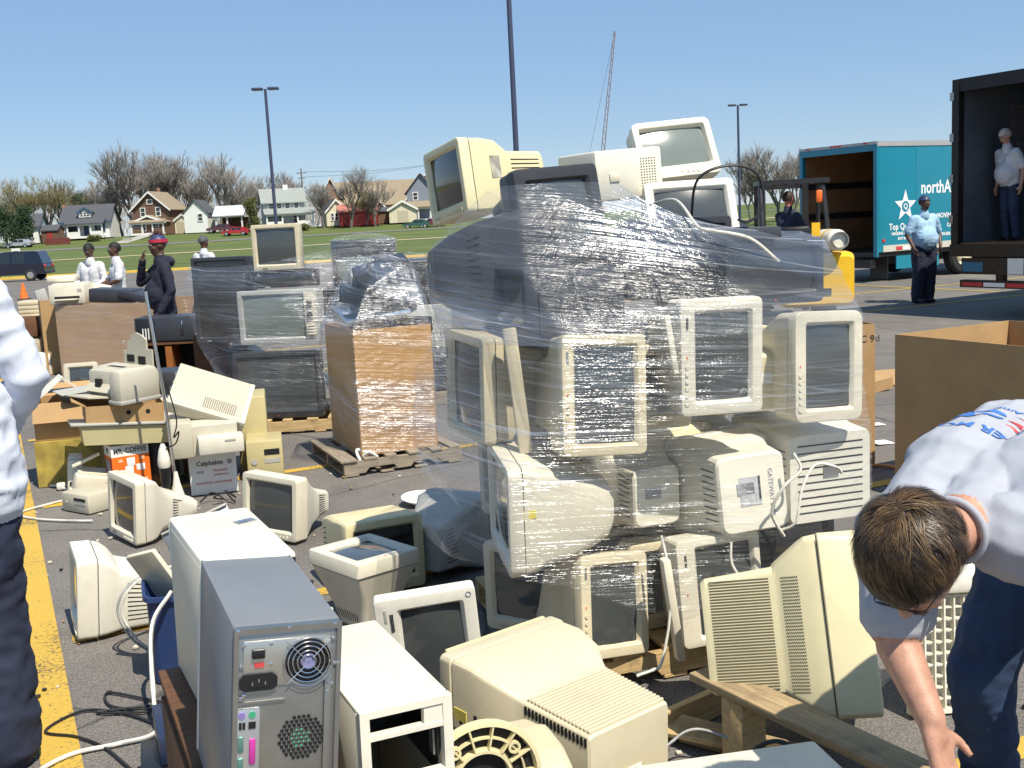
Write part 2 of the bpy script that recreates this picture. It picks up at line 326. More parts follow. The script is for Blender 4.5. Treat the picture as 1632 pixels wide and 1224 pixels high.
# lawn: from the kerb to beyond the houses, 12 cm above the lot
lx = [-900+25*i for i in range(0, 73)]
lv = []; lf = []
rows = [0, .02, .1, .3, 1] 
def lawn_y(t, x):
    k = kerb_y(x); return k + t
ts = [0, 4, 10, 18, 26, 34, 42, 50, 58, 66, 74, 82, 90, 98, 104, 110, 116, 122, 130, 150, 250, 800, 2300]
mb = MB(); n = len(lx)
mb.add([(x, lawn_y(t, x), gz(x, lawn_y(t, x))+.12) for t in ts for x in lx], [(j*n+i, j*n+i+1, (j+1)*n+i+1, (j+1)*n+i) for j in range(len(ts)-1) for i in range(n-1)])
struct('lawn', mb, GRASS, smooth=60)
mb = MB()
for i in range(len(lx)-1):
    a, b = lx[i], lx[i+1]; ya, yb = kerb_y(a), kerb_y(b); za, zb = gz(a, ya), gz(b, yb)
    P = [(a, ya-.35, za-.05), (a, ya-.35, za+.13), (a, ya+.05, za+.15), (a, ya+.05, za-.05), (b, yb-.35, zb-.05), (b, yb-.35, zb+.13), (b, yb+.05, zb+.15), (b, yb+.05, zb-.05)]
    mb.add(P, [(0,1,5,4), (1,2,6,5), (2,3,7,6)])
struct('kerb', mb, KERBY)
# street and pavement crossing the lawn
def band(name, t0, t1, m, dz):
    mb = MB()
    for i in range(len(lx)-1):
        a, b = lx[i], lx[i+1]
        mb.add([(a, kerb_y(a)+t0, gz(a, kerb_y(a)+t0)+dz), (b, kerb_y(b)+t0, gz(b, kerb_y(b)+t0)+dz), (b, kerb_y(b)+t1, gz(b, kerb_y(b)+t1)+dz), (a, kerb_y(a)+t1, gz(a, kerb_y(a)+t1)+dz)], [(0,1,2,3)])
    struct(name, mb, m)
band('pavement', 50.3, 52.3, mat('dry_path', (.42,.36,.22), .9, .15, .8), .16)
band('street', 82.5, 89.5, mat('street_asphalt', (.16,.15,.14), .9, .1, .5), .16)
# painted stall lines
LO = Vector((-2.18, 4.765)); LD = Vector((-.424, .906)); LT = Vector((.906, .424))
def strip(name, o, d, l0, l1, w, dz):
    nrm = Vector((-d.y, d.x)); mb = MB(); k = max(2, int((l1-l0)/1.5))
    vs = []
    for i in range(k+1):
        c = o + d*(l0+(l1-l0)*i/k)
        for s in (-1, 1):
            p = c + nrm*s*w/2; vs.append((p.x, p.y, gz(p.x, p.y)+dz))
    mb.add(vs, [(2*i, 2*i+1, 2*i+3, 2*i+2) for i in range(k)])
    return struct(name, mb, YPAINT)
strip('lane_marking', LO, LD, -6, 34, .135, -.002)
for k in range(-1, 9):
    for t0, t1 in ((.12, 5.4), (-5.4, -.12), (11.6, 16.8), (17.0, 22.4)):
        strip('stall_marking', LO+LD*2.86*k, LT, t0, t1, .105, -.002)
strip('lane_marking', LO+LT*16.9, LD, -2, 34, .105, .001)
for k in range(5):
    strip('stall_marking', Vector((-30+5*k, 58+.9*k)), Vector((.25, .97)), 0, 5.5, .14, .0)
# ================================================================== builders for the electronics
YELLOWTAG = mat('yellow_tag', (.75,.62,.12), .7, .1, 20)
def curved_patch(hw, z0, z1, y, bulge, n=8):
    mb = MB(); vs = []
    for j in range(n+1):
        for i in range(n+1):
            u = 2*i/n-1; v = 2*j/n-1
            vs.append((hw*u, y-bulge*(1-(u*u)*.55-(v*v)*.45), z0+(z1-z0)*j/n))
    mb.add(vs, [(j*(n+1)+i, j*(n+1)+i+1, (j+1)*(n+1)+i+1, (j+1)*(n+1)+i) for j in range(n) for i in range(n)]); return mb
def crt(label, pos, rot, w, h, d, body, bezel=None, screen=None, yc=.04, bz=.055, border=.035, chin=.05, prof=None, rad=.022, buttons=5,
        vents='side', stand=False, badge=None, name='crt_monitor', cat='monitor', group=None, recess=.012, inner=None, ribs=0, bulge=.016, back_r=.03, led=True):
    """tube monitor: front plane at y=-yc facing -y, base z=0, body running to y=d-yc"""
    t = thing(name, label, cat, pos, rot, group); bezel = bezel or body; screen = screen or SCREEN
    y0 = -yc; hw = w/2
    # front frame
    mb = MB(); L = lambda hw_, a, b, r, y: [(x, y, z) for x, z in rr(hw_, a, b, r)]
    ihw = hw-border; iz0 = chin; iz1 = h-border; c = .006
    mb.loft([L(hw-.004, .004, h-.004, rad, y0+bz), L(hw, 0, h, rad, y0+bz-.004), L(hw, 0, h, rad, y0+c), L(hw-c*.4, c*.4, h-c*.4, rad, y0+c*.3), L(hw-c*1.4, c*1.4, h-c*1.4, rad, y0),
             L(ihw+.004, iz0-.004, iz1+.004, .012, y0), L(ihw, iz0, iz1, .010, y0+.003), L(ihw-.009, iz0+.009, iz1-.009, .008, y0+recess+.006)], False, False)
    bz_o = part('bezel', mb, inner and [bezel, inner] or bezel, t)
    # glass
    sc = curved_patch(ihw-.004, iz0+.004, iz1-.004, y0+recess+.012, bulge); part('screen', sc, screen, t, smooth=60)
    # shell
    P = prof or [(0, 1.0, 0, 1), (.22, .985, .01, .99), (.27, .95, .03, .965), (.55, .74, .10, .86), (.62, .70, .11, .83), (.97, .62, .13, .78), (1.0, .58, .15, .75)]
    mb = MB(); loops = []
    for fy, fw, a, b in P:
        yy = y0+bz+.003 + (d-bz)*fy
        loops.append(L(hw*fw-.003, h*a+.003, h*b-.003, min(rad if fy < .25 else back_r, .05), yy))
    mb.loft(loops, True, True); sh = part('housing', mb, body, t, smooth=28)
    # seam
    # vents on the rear block
    fy0, fy1 = P[-3][0], P[-2][0]; ya = y0+bz+(d-bz)*(fy0+.03); yb = y0+bz+(d-bz)*(fy1-.03)
    if vents:
        mb = MB(); k0, k1 = P[-3], P[-2]
        if 'side' in vents:
            nz = 9
            for s in (-1, 1):
                for i in range(nz):
                    f = (i+.5)/nz; za = h*(k0[2]+(k0[3]-k0[2])*(.15+.7*f)); zb = h*(k1[2]+(k1[3]-k1[2])*(.15+.7*f))
                    xa = s*(hw*k0[1]-.003+.0012); xb = s*(hw*k1[1]-.003+.0012)
                    mb.add([(xa, ya, za-.0025), (xb, yb, zb-.0025), (xb, yb, zb+.0025), (xa, ya, za+.0025)], [(0,1,2,3)])
        if 'top' in vents:
            nx = 14
            for i in range(nx):
                u = -.8+1.6*i/(nx-1); xa = u*hw*k0[1]; xb = u*hw*k1[1]; za = h*k0[3]-.003+.0014; zb = h*k1[3]-.003+.0014
                mb.add([(xa-.003, ya, za), (xa+.003, ya, za), (xb+.003, yb, zb), (xb-.003, yb, zb)], [(0,1,2,3)])
        if 'rear' in vents:
            k2 = P[-1]; yy = y0+bz+(d-bz)*k2[0]+.0045
            for i in range(10):
                z = h*(k2[2]+(k2[3]-k2[2])*(.12+.76*i/9)); mb.add([(-hw*k2[1]*.8, yy, z-.003), (hw*k2[1]*.8, yy, z-.003), (hw*k2[1]*.8, yy, z+.003), (-hw*k2[1]*.8, yy, z+.003)], [(0,1,2,3)])
        v = part('vent_slots', mb, HOLE, sh, smooth=0); v['kind'] = 'stuff'
    if buttons:
        for i in range(buttons):
            mb = MB().cyl((0, 0, 0), .0075 if i < buttons-1 else .011, .007, 'Y', 10); part('button', mb, bezel, bz_o, pos=(hw*.15+i*.026, y0-.001, chin*.42))
    if led: part('power_light', MB().box((0,0,0), (.008,.004,.004)), ORANGEM, bz_o, pos=(-hw*.02, y0-.001, chin*.42))
    if badge: lettering(badge, .016, INK, bz_o, (-hw*.55, y0-.001, chin*.42), (90, 0, 0))
    rl = random.Random(label)
    if rl.random() < .6: part('maker_badge', MB().rbox((0, 0, 0), (.045, .003, .009), .001, 1), rl.choice((STEEL, GREYP, CHAR)), bz_o, pos=(-hw*rl.uniform(.45, .75), y0-.001, chin*.45))
    k2 = P[-1]
    if rl.random() < .75: part('rating_label', MB().box((0, 0, 0), (.07, .002, .045)), rl.choice((PAPER, STEEL, INK_G)), sh, pos=(hw*k2[1]*rl.uniform(-.4, .4), y0+bz+.0045+(d-bz)*k2[0], h*(k2[2]+k2[3])/2+.02), smooth=0)
    if rl.random() < .45:
        q0 = P[1]; part('paper_tag', MB().box((0, 0, 0), (.002, .05, .03)), rl.choice((PAPER, YELLOWTAG)), sh, 0, ((hw*min(P[0][1], q0[1])-.001)*rl.choice((-1, 1)), y0+bz+(d-bz)*q0[0]*.5, h*rl.uniform(.55, .8)))
    if stand:
        mb = MB(); mb.lathe([(.05, 0), (.06, -.012), (.06, -.03)], 20, (0, y0+d*.45, h*.06)); mb.lathe([(.105, -.03), (.125, -.04), (.13, -.05)], 28, (0, y0+d*.45, h*.06)); part('swivel_stand', mb, body, t)
    return t

def tower(label, pos, rot, w, d, h, body, name='computer_tower', group=None, front=None, drives=True):
    """PC tower: rear (with its connectors) at -y"""
    t = thing(name, label, 'computer', pos, rot, group)
    part('case', MB().rbox((0, 0, h/2), (w, d-.03, h), .004), body, t)
    part('front_panel', MB().rbox((0, d/2-.012, h/2), (w+.004, .022, h+.003), .008), front or WHITE, t)
    return t

def planks_pallet(label, pos, rot, w=1.2, d=1.0, wood=None, name='wooden_pallet', group=None, notched=True, n=7):
    wood = wood or PINE; rnd = random.Random(hash(label) % 999); t = thing(name, label, 'pallet', pos, rot, group)
    for s in (-1, 0, 1):
        y = s*(d/2-.02); hh = .089
        if notched:
            poly = [(-w/2, 0), (-w/2+.16, 0), (-w/2+.19, .035), (-w/2+.38, .035), (-w/2+.41, 0), (w/2-.41, 0), (w/2-.38, .035), (w/2-.19, .035), (w/2-.16, 0), (w/2, 0), (w/2, hh), (-w/2, hh)]
            mb = MB().prism(poly, y-.019, y+.019)
        else: mb = MB().box((0, y, hh/2), (w, .038, hh))
        part('stringer', mb, wood, t, smooth=0, pos=(0, 0, .018))
    for i in range(n):
        x = -w/2+.05+(w-.1)*i/(n-1)+rnd.uniform(-.01, .01); bw = rnd.choice((.085, .1, .125))
        part('top_plank', MB().rbox((0, 0, 0), (d+rnd.uniform(-.02, .03), bw, .018), .003, 1), wood, t, smooth=0, pos=(x, rnd.uniform(-.01, .01), .117), rot=(0, 0, 90+rnd.uniform(-1, 1)))
    for i in range(4):
        x = -w/2+.06+(w-.12)*i/3
        part('bottom_plank', MB().rbox((0, 0, 0), (d, .1, .016), .003, 1), wood, t, smooth=0, pos=(x, 0, .0085), rot=(0, 0, 90))
    return t

def carton(label, pos, rot, w, d, h, m=None, flaps=(), name='cardboard_box', group=None, open_top=True, thick=.006, cat='box', tape=False):
    """cardboard box: four wall panels, floor, flaps given as (side, angle from vertical, length)"""
    m = m or CARD; t = thing(name, label, cat, pos, rot, group); T = thick
    part('wall_panel', MB().bx(-w/2, w/2, -d/2, -d/2+T, 0, h), m, t, 0); part('wall_panel', MB().bx(-w/2, w/2, d/2-T, d/2, 0, h), m, t, 0)
    part('wall_panel', MB().bx(-w/2, -w/2+T, -d/2+T, d/2-T, 0, h), m, t, 0); part('wall_panel', MB().bx(w/2-T, w/2, -d/2+T, d/2-T, 0, h), m, t, 0)
    part('bottom_panel', MB().bx(-w/2+T, w/2-T, -d/2+T, d/2-T, .001, .001+T), m, t, 0)
    if not open_top:
        part('top_flap', MB().bx(-w/2, w/2, -d/2, -.002, h, h+T), m, t, 0); part('top_flap', MB().bx(-w/2, w/2, .002, d/2, h+.001, h+T+.001), m, t, 0)
    for side, ang, ln in flaps:
        mb = MB()
        if side in 'fb': mb.bx(-w/2+.005, w/2-.005, -T/2, T/2, .001, ln); p = (0, -d/2+T/2 if side == 'f' else d/2-T/2, h); r = (ang if side == 'f' else -ang, 0, 0)
        else: mb.bx(-T/2, T/2, -d/2+.005, d/2-.005, .001, ln); p = (-w/2+T/2 if side == 'l' else w/2-T/2, 0, h); r = (0, -ang if side == 'l' else ang, 0)
        part('flap', mb, m, t, 0, p, r)
    return t

def cable(label, pts, r, m, name='cable', sub=8, cat='cable', group=None):
    return solo(name, label, cat, MB().tube(catmull(pts, sub), r, 6), m, group=group, smooth=60)

# ------------------------------------------------------------------ stretch film
def film_mat(name, haze=.042, streak=.42, slant=.06, bump=.8, rough=.2, tint=(.86,.90,.97), sv=62.0, su=.42, gloss=.06, folds=.0):
    """clear stretch film: mostly see-through, with fine tension streaks that catch the light"""
    m, nt, b = _new(name); L = nt.links.new; nt.nodes.remove(b)
    tc = nnode(nt, 'ShaderNodeTexCoord')
    def streaks(u, v, det, rg, off, rot, dist=.12):
        sh = nnode(nt, 'ShaderNodeMapping'); sh.inputs['Rotation'].default_value = (0, 0, rot); L(tc.outputs['UV'], sh.inputs['Vector'])
        mp = nnode(nt, 'ShaderNodeMapping'); mp.inputs['Scale'].default_value = (u, v, 1); mp.inputs['Location'].default_value = (off, off*.7, 0); L(sh.outputs[0], mp.inputs['Vector'])
        n = nnode(nt, 'ShaderNodeTexNoise', Scale=1.0, Detail=det, Roughness=rg, Distortion=dist); L(mp.outputs[0], n.inputs['Vector']); return n.outputs[0]
    def rng(x, a, b_, c=0.0, d=1.0):
        n = nnode(nt, 'ShaderNodeMapRange'); L(x, n.inputs[0])
        for i, v in enumerate((a, b_, c, d)): n.inputs[i+1].default_value = v
        return n.outputs[0]
    def op(o, x, y, z=None, clamp=False):
        n = nnode(nt, 'ShaderNodeMath', operation=o, use_clamp=clamp)
        for i, v in enumerate((x, y, z)):
            if v is None: continue
            if isinstance(v, (int, float)): n.inputs[i].default_value = v
            else: L(v, n.inputs[i])
        return n.outputs[0]
    s1 = streaks(su, sv, 3.0, .65, 0, slant); s1b = streaks(su*.8, sv*.8, 3.0, .6, 5.3, slant+.16); s2 = streaks(su*.5, sv*.14, 3.0, .5, 3.1, slant); pm = streaks(.8, 3.2, 3.0, .5, 9.0, slant); s3 = streaks(9, 12, 3.0, .6, 2.0, .5, 1.5)
    patch = rng(pm, .42, .62, .10, 1.0)
    fine = op('MAXIMUM', rng(s1, .56, .74), op('MULTIPLY', rng(s1b, .60, .78), .8))
    fs = op('MULTIPLY', fine, patch)
    hz = op('MULTIPLY_ADD', rng(s2, .42, .72), haze*1.4, haze*.5)
    hf = op('MULTIPLY_ADD', fs, streak, hz, True)
    gf = op('MULTIPLY_ADD', fs, .35, op('MULTIPLY_ADD', rng(pm, .44, .62), gloss*1.2, gloss*.25), True)
    h = op('MULTIPLY_ADD', s2, 2.2, op('MULTIPLY_ADD', s3, .35, op('MULTIPLY_ADD', s1b, .6, s1)))
    bp = nnode(nt, 'ShaderNodeBump', Strength=bump, Distance=.020); L(h, bp.inputs['Height'])
    df = nnode(nt, 'ShaderNodeBsdfDiffuse'); df.inputs['Color'].default_value = (*tint, 1); tl = nnode(nt, 'ShaderNodeBsdfTranslucent'); tl.inputs['Color'].default_value = (*tint, 1); L(bp.outputs[0], df.inputs['Normal'])
    md = nnode(nt, 'ShaderNodeMixShader'); md.inputs[0].default_value = .4; L(df.outputs[0], md.inputs[1]); L(tl.outputs[0], md.inputs[2])
    gl = nnode(nt, 'ShaderNodeBsdfGlossy', Roughness=rough); gl.inputs['Color'].default_value = (.96,.97,1,1); L(bp.outputs[0], gl.inputs['Normal'])
    tr = nnode(nt, 'ShaderNodeBsdfTransparent'); tr.inputs['Color'].default_value = (.985,.987,.99,1)
    m1 = nnode(nt, 'ShaderNodeMixShader'); L(gf, m1.inputs[0]); L(tr.outputs[0], m1.inputs[1]); L(gl.outputs[0], m1.inputs[2])
    m2 = nnode(nt, 'ShaderNodeMixShader'); L(hf, m2.inputs[0]); L(m1.outputs[0], m2.inputs[1]); L(md.outputs[0], m2.inputs[2])
    L(m2.outputs[0], nt.nodes['Material Output'].inputs['Surface']); return m
FILM = film_mat('stretch_film'); FILM_H = film_mat('taut_stretch_film', .035, .70, .13, .85, .30, gloss=.24); FILM_C = film_mat('clear_stretch_film', .02, .35, .10, .6)

def world_points(roots, step=.03):
    pts = []
    def rec(o, M4):
        if o.type == 'MESH' and not o.name.startswith(('cable', 'vent')):
            me = o.data; vs = [M4@v.co for v in me.vertices]
            for e in me.edges:
                a, b = vs[e.vertices[0]], vs[e.vertices[1]]; k = max(1, int((b-a).length/step))
                for i in range(k): pts.append(a.lerp(b, i/k))
        for c in o.children: rec(c, M4@c.matrix_basis)
    for r_ in roots: rec(r_, r_.matrix_basis.copy())
    return pts
def hull_bvh(pts):
    bm = bmesh.new()
    for p in pts: bm.verts.new(p)
    res = bmesh.ops.convex_hull(bm, input=bm.verts)
    t = BVHTree.FromBMesh(bm); bm.free(); return t
def film(name, label, roots, material, z0, z1, extra=(), win=.42, step=.14, nth=260, nz=130, axis=None, groups=None, wr=.005, gap=.003, top=None, bottom=None, smooth=2, seed=0, cap=False, pts=None):
    """taut plastic film: at each height and angle it lies on the convex hull of what it holds"""
    pts = pts or world_points(roots); pts = pts + [Vector(p) for p in extra]
    if axis is None:
        sub = [p for p in pts if z0 <= p.z <= z1]; axis = ((min(p.x for p in sub)+max(p.x for p in sub))/2, (min(p.y for p in sub)+max(p.y for p in sub))/2)
    zs_lo = min(p.z for p in pts); zs_hi = max(p.z for p in pts)
    wins = list(groups or [])
    if not wins:
        z = zs_lo-.01
        while z < zs_hi: wins.append((z, z+win)); z += step
    trees = []
    for a, b in wins:
        s = [p for p in pts if a <= p.z <= b]
        if len(s) > 20: trees.append((a, b, hull_bvh(s)))
    G = [[0]*nth for _ in range(nz+1)]
    for j in range(nz+1):
        z = z0+(z1-z0)*j/nz
        for k in range(nth):
            th = 2*PI*k/nth; d = Vector((math.cos(th), math.sin(th), 0)); o = Vector((axis[0], axis[1], z)); best = 0
            for a, b, tr in trees:
                if a-.05 <= z <= b+.05:
                    # from outside in, so that slices off the hull simply miss
                    hit = tr.ray_cast(o+d*6, -d)
                    if hit[0] is not None:
                        rr_ = 6-hit[3]
                        if rr_ > best: best = rr_
            G[j][k] = best
    # fill misses from the neighbouring heights, then relax
    for j in range(nz+1):
        for k in range(nth):
            if G[j][k] <= .02:
                for q in range(1, nz):
                    c = [G[jj][k] for jj in (j-q, j+q) if 0 <= jj <= nz and G[jj][k] > .02]
                    if c: G[j][k] = max(.03, c[0]-.25*q*(z1-z0)/nz); break
    for _ in range(smooth):
        H = [[max(G[j][k], (G[j][k]*2+G[max(0, j-1)][k]+G[min(nz, j+1)][k])/4) if _ == 0 else (G[j][k]*2+G[max(0, j-1)][k]+G[min(nz, j+1)][k])/4 for k in range(nth)] for j in range(nz+1)]; G = H
    mb = MB(); vs = []; uv = []
    per = 2*PI*sum(G[nz//2])/nth
    for j in range(nz+1):
        for k in range(nth+1):
            kk = k % nth; th = 2*PI*k/nth; f = j/nz
            lo = z0 + (bottom(th) if bottom else 0); hi = z1 + (top(th) if top else 0)
            z = lo+(hi-lo)*f; jz = min(nz, max(0, (z-z0)/(z1-z0)*nz)); ja = int(jz); jb = min(nz, ja+1); g = G[ja][kk]+(G[jb][kk]-G[ja][kk])*(jz-ja)
            u = per*k/nth; w = mnoise.noise(Vector((math.cos(th)*3+seed, math.sin(th)*3, (z+.05*math.sin(th*2))*38)))+.6*mnoise.noise(Vector((math.cos(th)*9+seed, math.sin(th)*9, z*9)))
            r_ = g+gap+wr*(w+1.5)
            vs.append((axis[0]+math.cos(th)*r_, axis[1]+math.sin(th)*r_, z)); uv.append((u, z))
    fs = [(j*(nth+1)+k, j*(nth+1)+k+1, (j+1)*(nth+1)+k+1, (j+1)*(nth+1)+k) for j in range(nz) for k in range(nth)]
    mb.add(vs, fs)
    if cap:
        k0 = len(mb.v); zc = sum(v[2] for v in vs[-(nth+1):])/(nth+1); base = nz*(nth+1); nr = 14
        for q in range(1, nr+1):
            for k in range(nth+1):
                v = vs[base+k]; t_ = q/nr; x = v[0]+(axis[0]-v[0])*t_; y = v[1]+(axis[1]-v[1])*t_
                mb.v.append((x, y, v[2]+(zc-v[2])*t_+cap*(1-(1-t_)**2)+.02*mnoise.noise(Vector((x*14, y*14, seed))))); uv.append((x*2, y*2))
        for q in range(nr):
            for k in range(nth):
                a = (base if q == 0 else k0+(q-1)*(nth+1))+k; b_ = k0+q*(nth+1)+k
                mb.f.append((a, a+1, b_+1, b_)); mb.m.append(0)
    me = mb.mesh(name, material, smooth=70, recalc=True)
    ul = me.uv_layers.new(name='UVMap'); li = [uv[l.vertex_index] for l in me.loops]
    ul.data.foreach_set('uv', [c for p in li for c in p])
    return tag(link(name, me), label, 'plastic wrap', 'stretch film round the loads')
# ================================================================== the big wrapped stack of monitors
SY = 18.0
STK = []
def stk(o): STK.append(o); return o
G_ST = 'monitors in the tall wrapped stack'
planks_pallet('pale pine pallet carrying the tall wrapped monitor stack', (.60, 4.68, 0), (0, 0, SY), 1.35, 1.15, PINE)
# second row from below: three monitors on their sides, screens to the camera
def side_crt(label, pos, rot, W, Hh, d, body, **k):
    """monitor lying on its side: W across, Hh upright as it stands now; its underside is at the left"""
    m = Euler([R(a) for a in rot]).to_matrix(); q = Euler((0, R(90), 0)).to_matrix()
    # the upright monitor (width Hh, height W) turned about y so that its base plane faces left
    o = Vector(pos) + m@Vector((-W/2, 0, Hh/2)); e = (m@q).to_euler()
    return crt(label, o, [math.degrees(a) for a in e], Hh, W, d, body, group=G_ST, **k)
stk(side_crt('cream monitor on its side with streaky screen, lower left of the three upright screens', (.315, 3.93, .93), (-6, 4.0, 18), .331, .44, .44, BEIGE, border=.036, chin=.045, vents='side top'))
stk(side_crt('off-white monitor on its side, middle of the three upright screens in the stack', (.765, 4.04, 1.045), (0, 1.0, 14), .327, .43, .44, WHITE, border=.045, chin=.055, buttons=6, vents='side'))
stk(side_crt('off-white rounded monitor on its side at the right edge of the stack', (1.215, 4.24, .955), (-3, 3.0, 22), .320, .43, .42, WHITE, border=.045, chin=.05, rad=.035, buttons=6))
# between them and at the left end
stk(side_crt('beige monitor on its side turned to the left, edge of its bezel showing', (-.16, 4.30, .95), (0, 4, -62), .34, .42, .38, BEIGE, buttons=6))
stk(side_crt('second left-turned beige monitor behind the film with a row of knobs', (-.02, 4.85, .98), (0, 0, -70), .36, .42, .40, PUTTY, buttons=6))
# the layer below: backs and sides
stk(crt('large off-white monitor facing left, round back with mesh grille', (.05, 4.10, .51), (0, 4, -80), .46, .42, .42, WHITE, yc=.13, rad=.04, back_r=.09, buttons=3,
        prof=[(0, 1, 0, 1), (.12, .98, .01, .99), (.2, .93, .04, .96), (.5, .84, .08, .9), (.75, .74, .14, .82), (.93, .62, .2, .74), (1, .5, .28, .66)], vents=None, group=G_ST))
gw = stk(crt('white monitor seen from behind with a grey rating label and dark lettering', (.86, 4.26, .52), (4, 3, 192), .40, .38, .42, BRIGHT, yc=.2, rad=.03, vents='side',
        prof=[(0, 1, 0, 1), (.3, .96, .02, .98), (.5, .80, .06, .94), (.62, .76, .08, .92), (.97, .70, .1, .9), (1, .66, .12, .88)], group=G_ST))
sh = [c for c in gw.children if c.name.startswith('housing')][0]
yb_ = -.2+.055+.003+(.42-.055)
part('rating_label', MB().box((0, 0, 0), (.085, .002, .11)), mat('grey_label', (.45,.46,.47), .6, .2, 60), sh, 0, (.01, yb_+.0015, .2))
part('rating_print', MB().box((0, 0, 0), (.008, .002, .09)), INK, sh, 0, (-.027, yb_+.003, .21))
lettering('GATEWAY 2000', .026, INK_G, sh, (-.075, yb_+.001, .185), (90, 90, 180))
stk(crt('off-white monitor seen from behind at the right end with a finely ribbed back', (1.20, 4.52, .50), (0, 0, 196), .44, .42, .42, BRIGHT, yc=.2, vents='side rear', group=G_ST,
        prof=[(0, 1, 0, 1), (.4, .97, .02, .98), (.55, .92, .04, .96), (.62, .90, .05, .95), (.97, .86, .06, .94), (1, .84, .07, .93)]))
stk(crt('grey shaded monitor deep in the stack behind the white cords', (1.02, 4.45, .52), (0, 0, 200), .36, .36, .36, GREYP, yc=.2, group=G_ST))
# bottom layer
stk(side_crt('beige monitor leaning back on the pallet, lowest screen at the left', (.325, 3.985, .135), (-9, 7.0, 30), .31, .39, .40, BEIGE, border=.04, chin=.045, buttons=4))
stk(side_crt('off-white monitor standing on its side at the front of the pallet, cord over its screen', (.765, 4.08, .14), (-3, -2.0, 16), .35, .42, .42, WHITE, border=.03, chin=.075, buttons=0))
stk(crt('dark monitor on the pallet at the right under the ribbed one', (1.15, 4.55, .13), (0, 0, 15), .40, .38, .40, CHAR, group=G_ST))
stk(crt('shaded beige monitor with mesh sides at the left of the pallet', (.02, 4.30, .13), (0, 0, -30), .36, .37, .38, PUTTY, vents='side top', group=G_ST))
# row behind, seen only through the film
for lab, p, rz, mt_ in (('beige monitor in the hidden back row of the pallet, low left', (.25, 5.02, .13), 200, PUTTY), ('grey monitor in the hidden back row of the pallet, low right', (.95, 5.16, .13), 190, GREYP),
                    ('off-white monitor in the back row, second layer left', (.18, 4.95, .52), 170, WHITE), ('beige monitor in the back row, second layer right', (.85, 5.10, .52), 200, BEIGE),
                    ('beige monitor in the back row, third layer left', (.30, 4.92, .93), 200, BEIGE), ('cream monitor in the back row, third layer right', (1.02, 5.08, .93), 190, CREAM)):
    stk(crt(lab, p, (0, 0, rz), .40, .38, .40, mt_, yc=.2, group=G_ST, buttons=0))
for lab, p, rz, mt_, w_, h_ in (('beige monitor half hidden between the left and middle upright screens', (.56, 4.34, .94), 14, BEIGE, .30, .34), ('cream monitor back between the middle and right upright screens', (1.0, 4.46, .94), 195, CREAM, .30, .36),
        ('white monitor back showing between the round-backed and the labelled monitor', (.50, 4.34, .52), 200, BRIGHT, .34, .37), ('beige monitor between the two lowest screens', (.56, 4.30, .13), 20, BEIGE, .30, .36), ('beige monitor low at the left corner of the pallet', (.08, 4.62, .13), -20, BEIGE, .36, .37), ('cream monitor lying behind the labelled white one', (.70, 4.52, .52), 190, CREAM, .34, .38), ('off-white monitor behind the lowest left screen', (.36, 4.46, .13), 25, WHITE, .34, .37), ('beige monitor behind the leftmost upright screen', (.20, 4.50, .93), 10, BEIGE, .34, .38), ('putty monitor at the left end of the second layer', (-.02, 4.62, .52), -50, PUTTY, .36, .38)):
    stk(crt(lab, p, (0, 0, rz), w_, h_, .34, mt_, yc=.04 if abs(rz) < 90 else .2, group=G_ST, buttons=3))
# dark towers filling the middle of the load
for i, (lab, x, y_, z, h_) in enumerate((('lowest left', .28, 4.62, .13, .38), ('lowest middle', .62, 4.66, .13, .38), ('lowest right', .92, 4.76, .13, .38), ('second layer left', .30, 4.62, .52, .39), ('second layer middle', .55, 4.68, .52, .39), ('third layer left', .10, 4.62, .93, .40), ('third layer middle', .52, 4.66, .93, .40), ('third layer right', .86, 4.74, .93, .42), ('third layer far right', 1.12, 4.82, .93, .40))):
    tt = stk(thing('computer_tower', 'computer tower wedged inside the stack, '+lab, 'computer', (x, y_, z), (0, 0, SY), 'towers inside the stack')); part('case', MB().rbox((0, 0, h_/2), (.30, .18, h_), .01), (CHAR, PUTTY, GREYP)[i % 3], tt); part('drive_bay', MB().box((.02, -.0905, h_*.8), (.15, .003, .03)), GREYP, tt, 0); part('drive_bay', MB().box((.02, -.0905, h_*.66), (.15, .003, .03)), BLACKP, tt, 0)
# dark layer above
stk(crt('dark round-backed monitor with grid vents overhanging the left end', (.02, 4.48, 1.37), (0, 8, 100), .48, .46, .52, CHAR, yc=.2, rad=.04, back_r=.10, buttons=0, vents='side top', group=G_ST,
        prof=[(0, 1, 0, 1), (.15, .97, .01, .99), (.3, .92, .03, .97), (.6, .82, .1, .9), (.85, .68, .2, .8), (1, .5, .3, .7)]))  # charcoal body colour stands in for the shade on its left-facing back
stk(crt('dark blue-black monitor under the film with blank side to the camera', (.17, 4.30, 1.345), (0, 0, -68), .42, .27, .42, CHAR, yc=.2, buttons=0, vents=None, group=G_ST,
        prof=[(0, 1, 0, 1), (.5, .99, .0, 1), (.9, .97, .02, .97), (1, .9, .05, .92)]))
stk(crt('black monitor behind the bright glare of the film', (.72, 4.66, 1.44), (0, 0, 20), .50, .33, .40, CHAR, SCREEN_D and None, SCREEN_D, group=G_ST))
stk(crt('black monitor at the right of the dark layer with a small white label', (1.12, 4.66, 1.385), (0, 0, 16), .46, .27, .42, CHAR, None, SCREEN_D, group=G_ST))
for lab, p, rz in (('black monitor in the back of the dark layer, left', (.25, 4.98, 1.36), 200), ('black monitor in the back of the dark layer, right', (.95, 5.08, 1.36), 195)):
    stk(crt(lab, p, (0, 0, rz), .44, .38, .40, DARKP, yc=.2, group=G_ST, buttons=0))
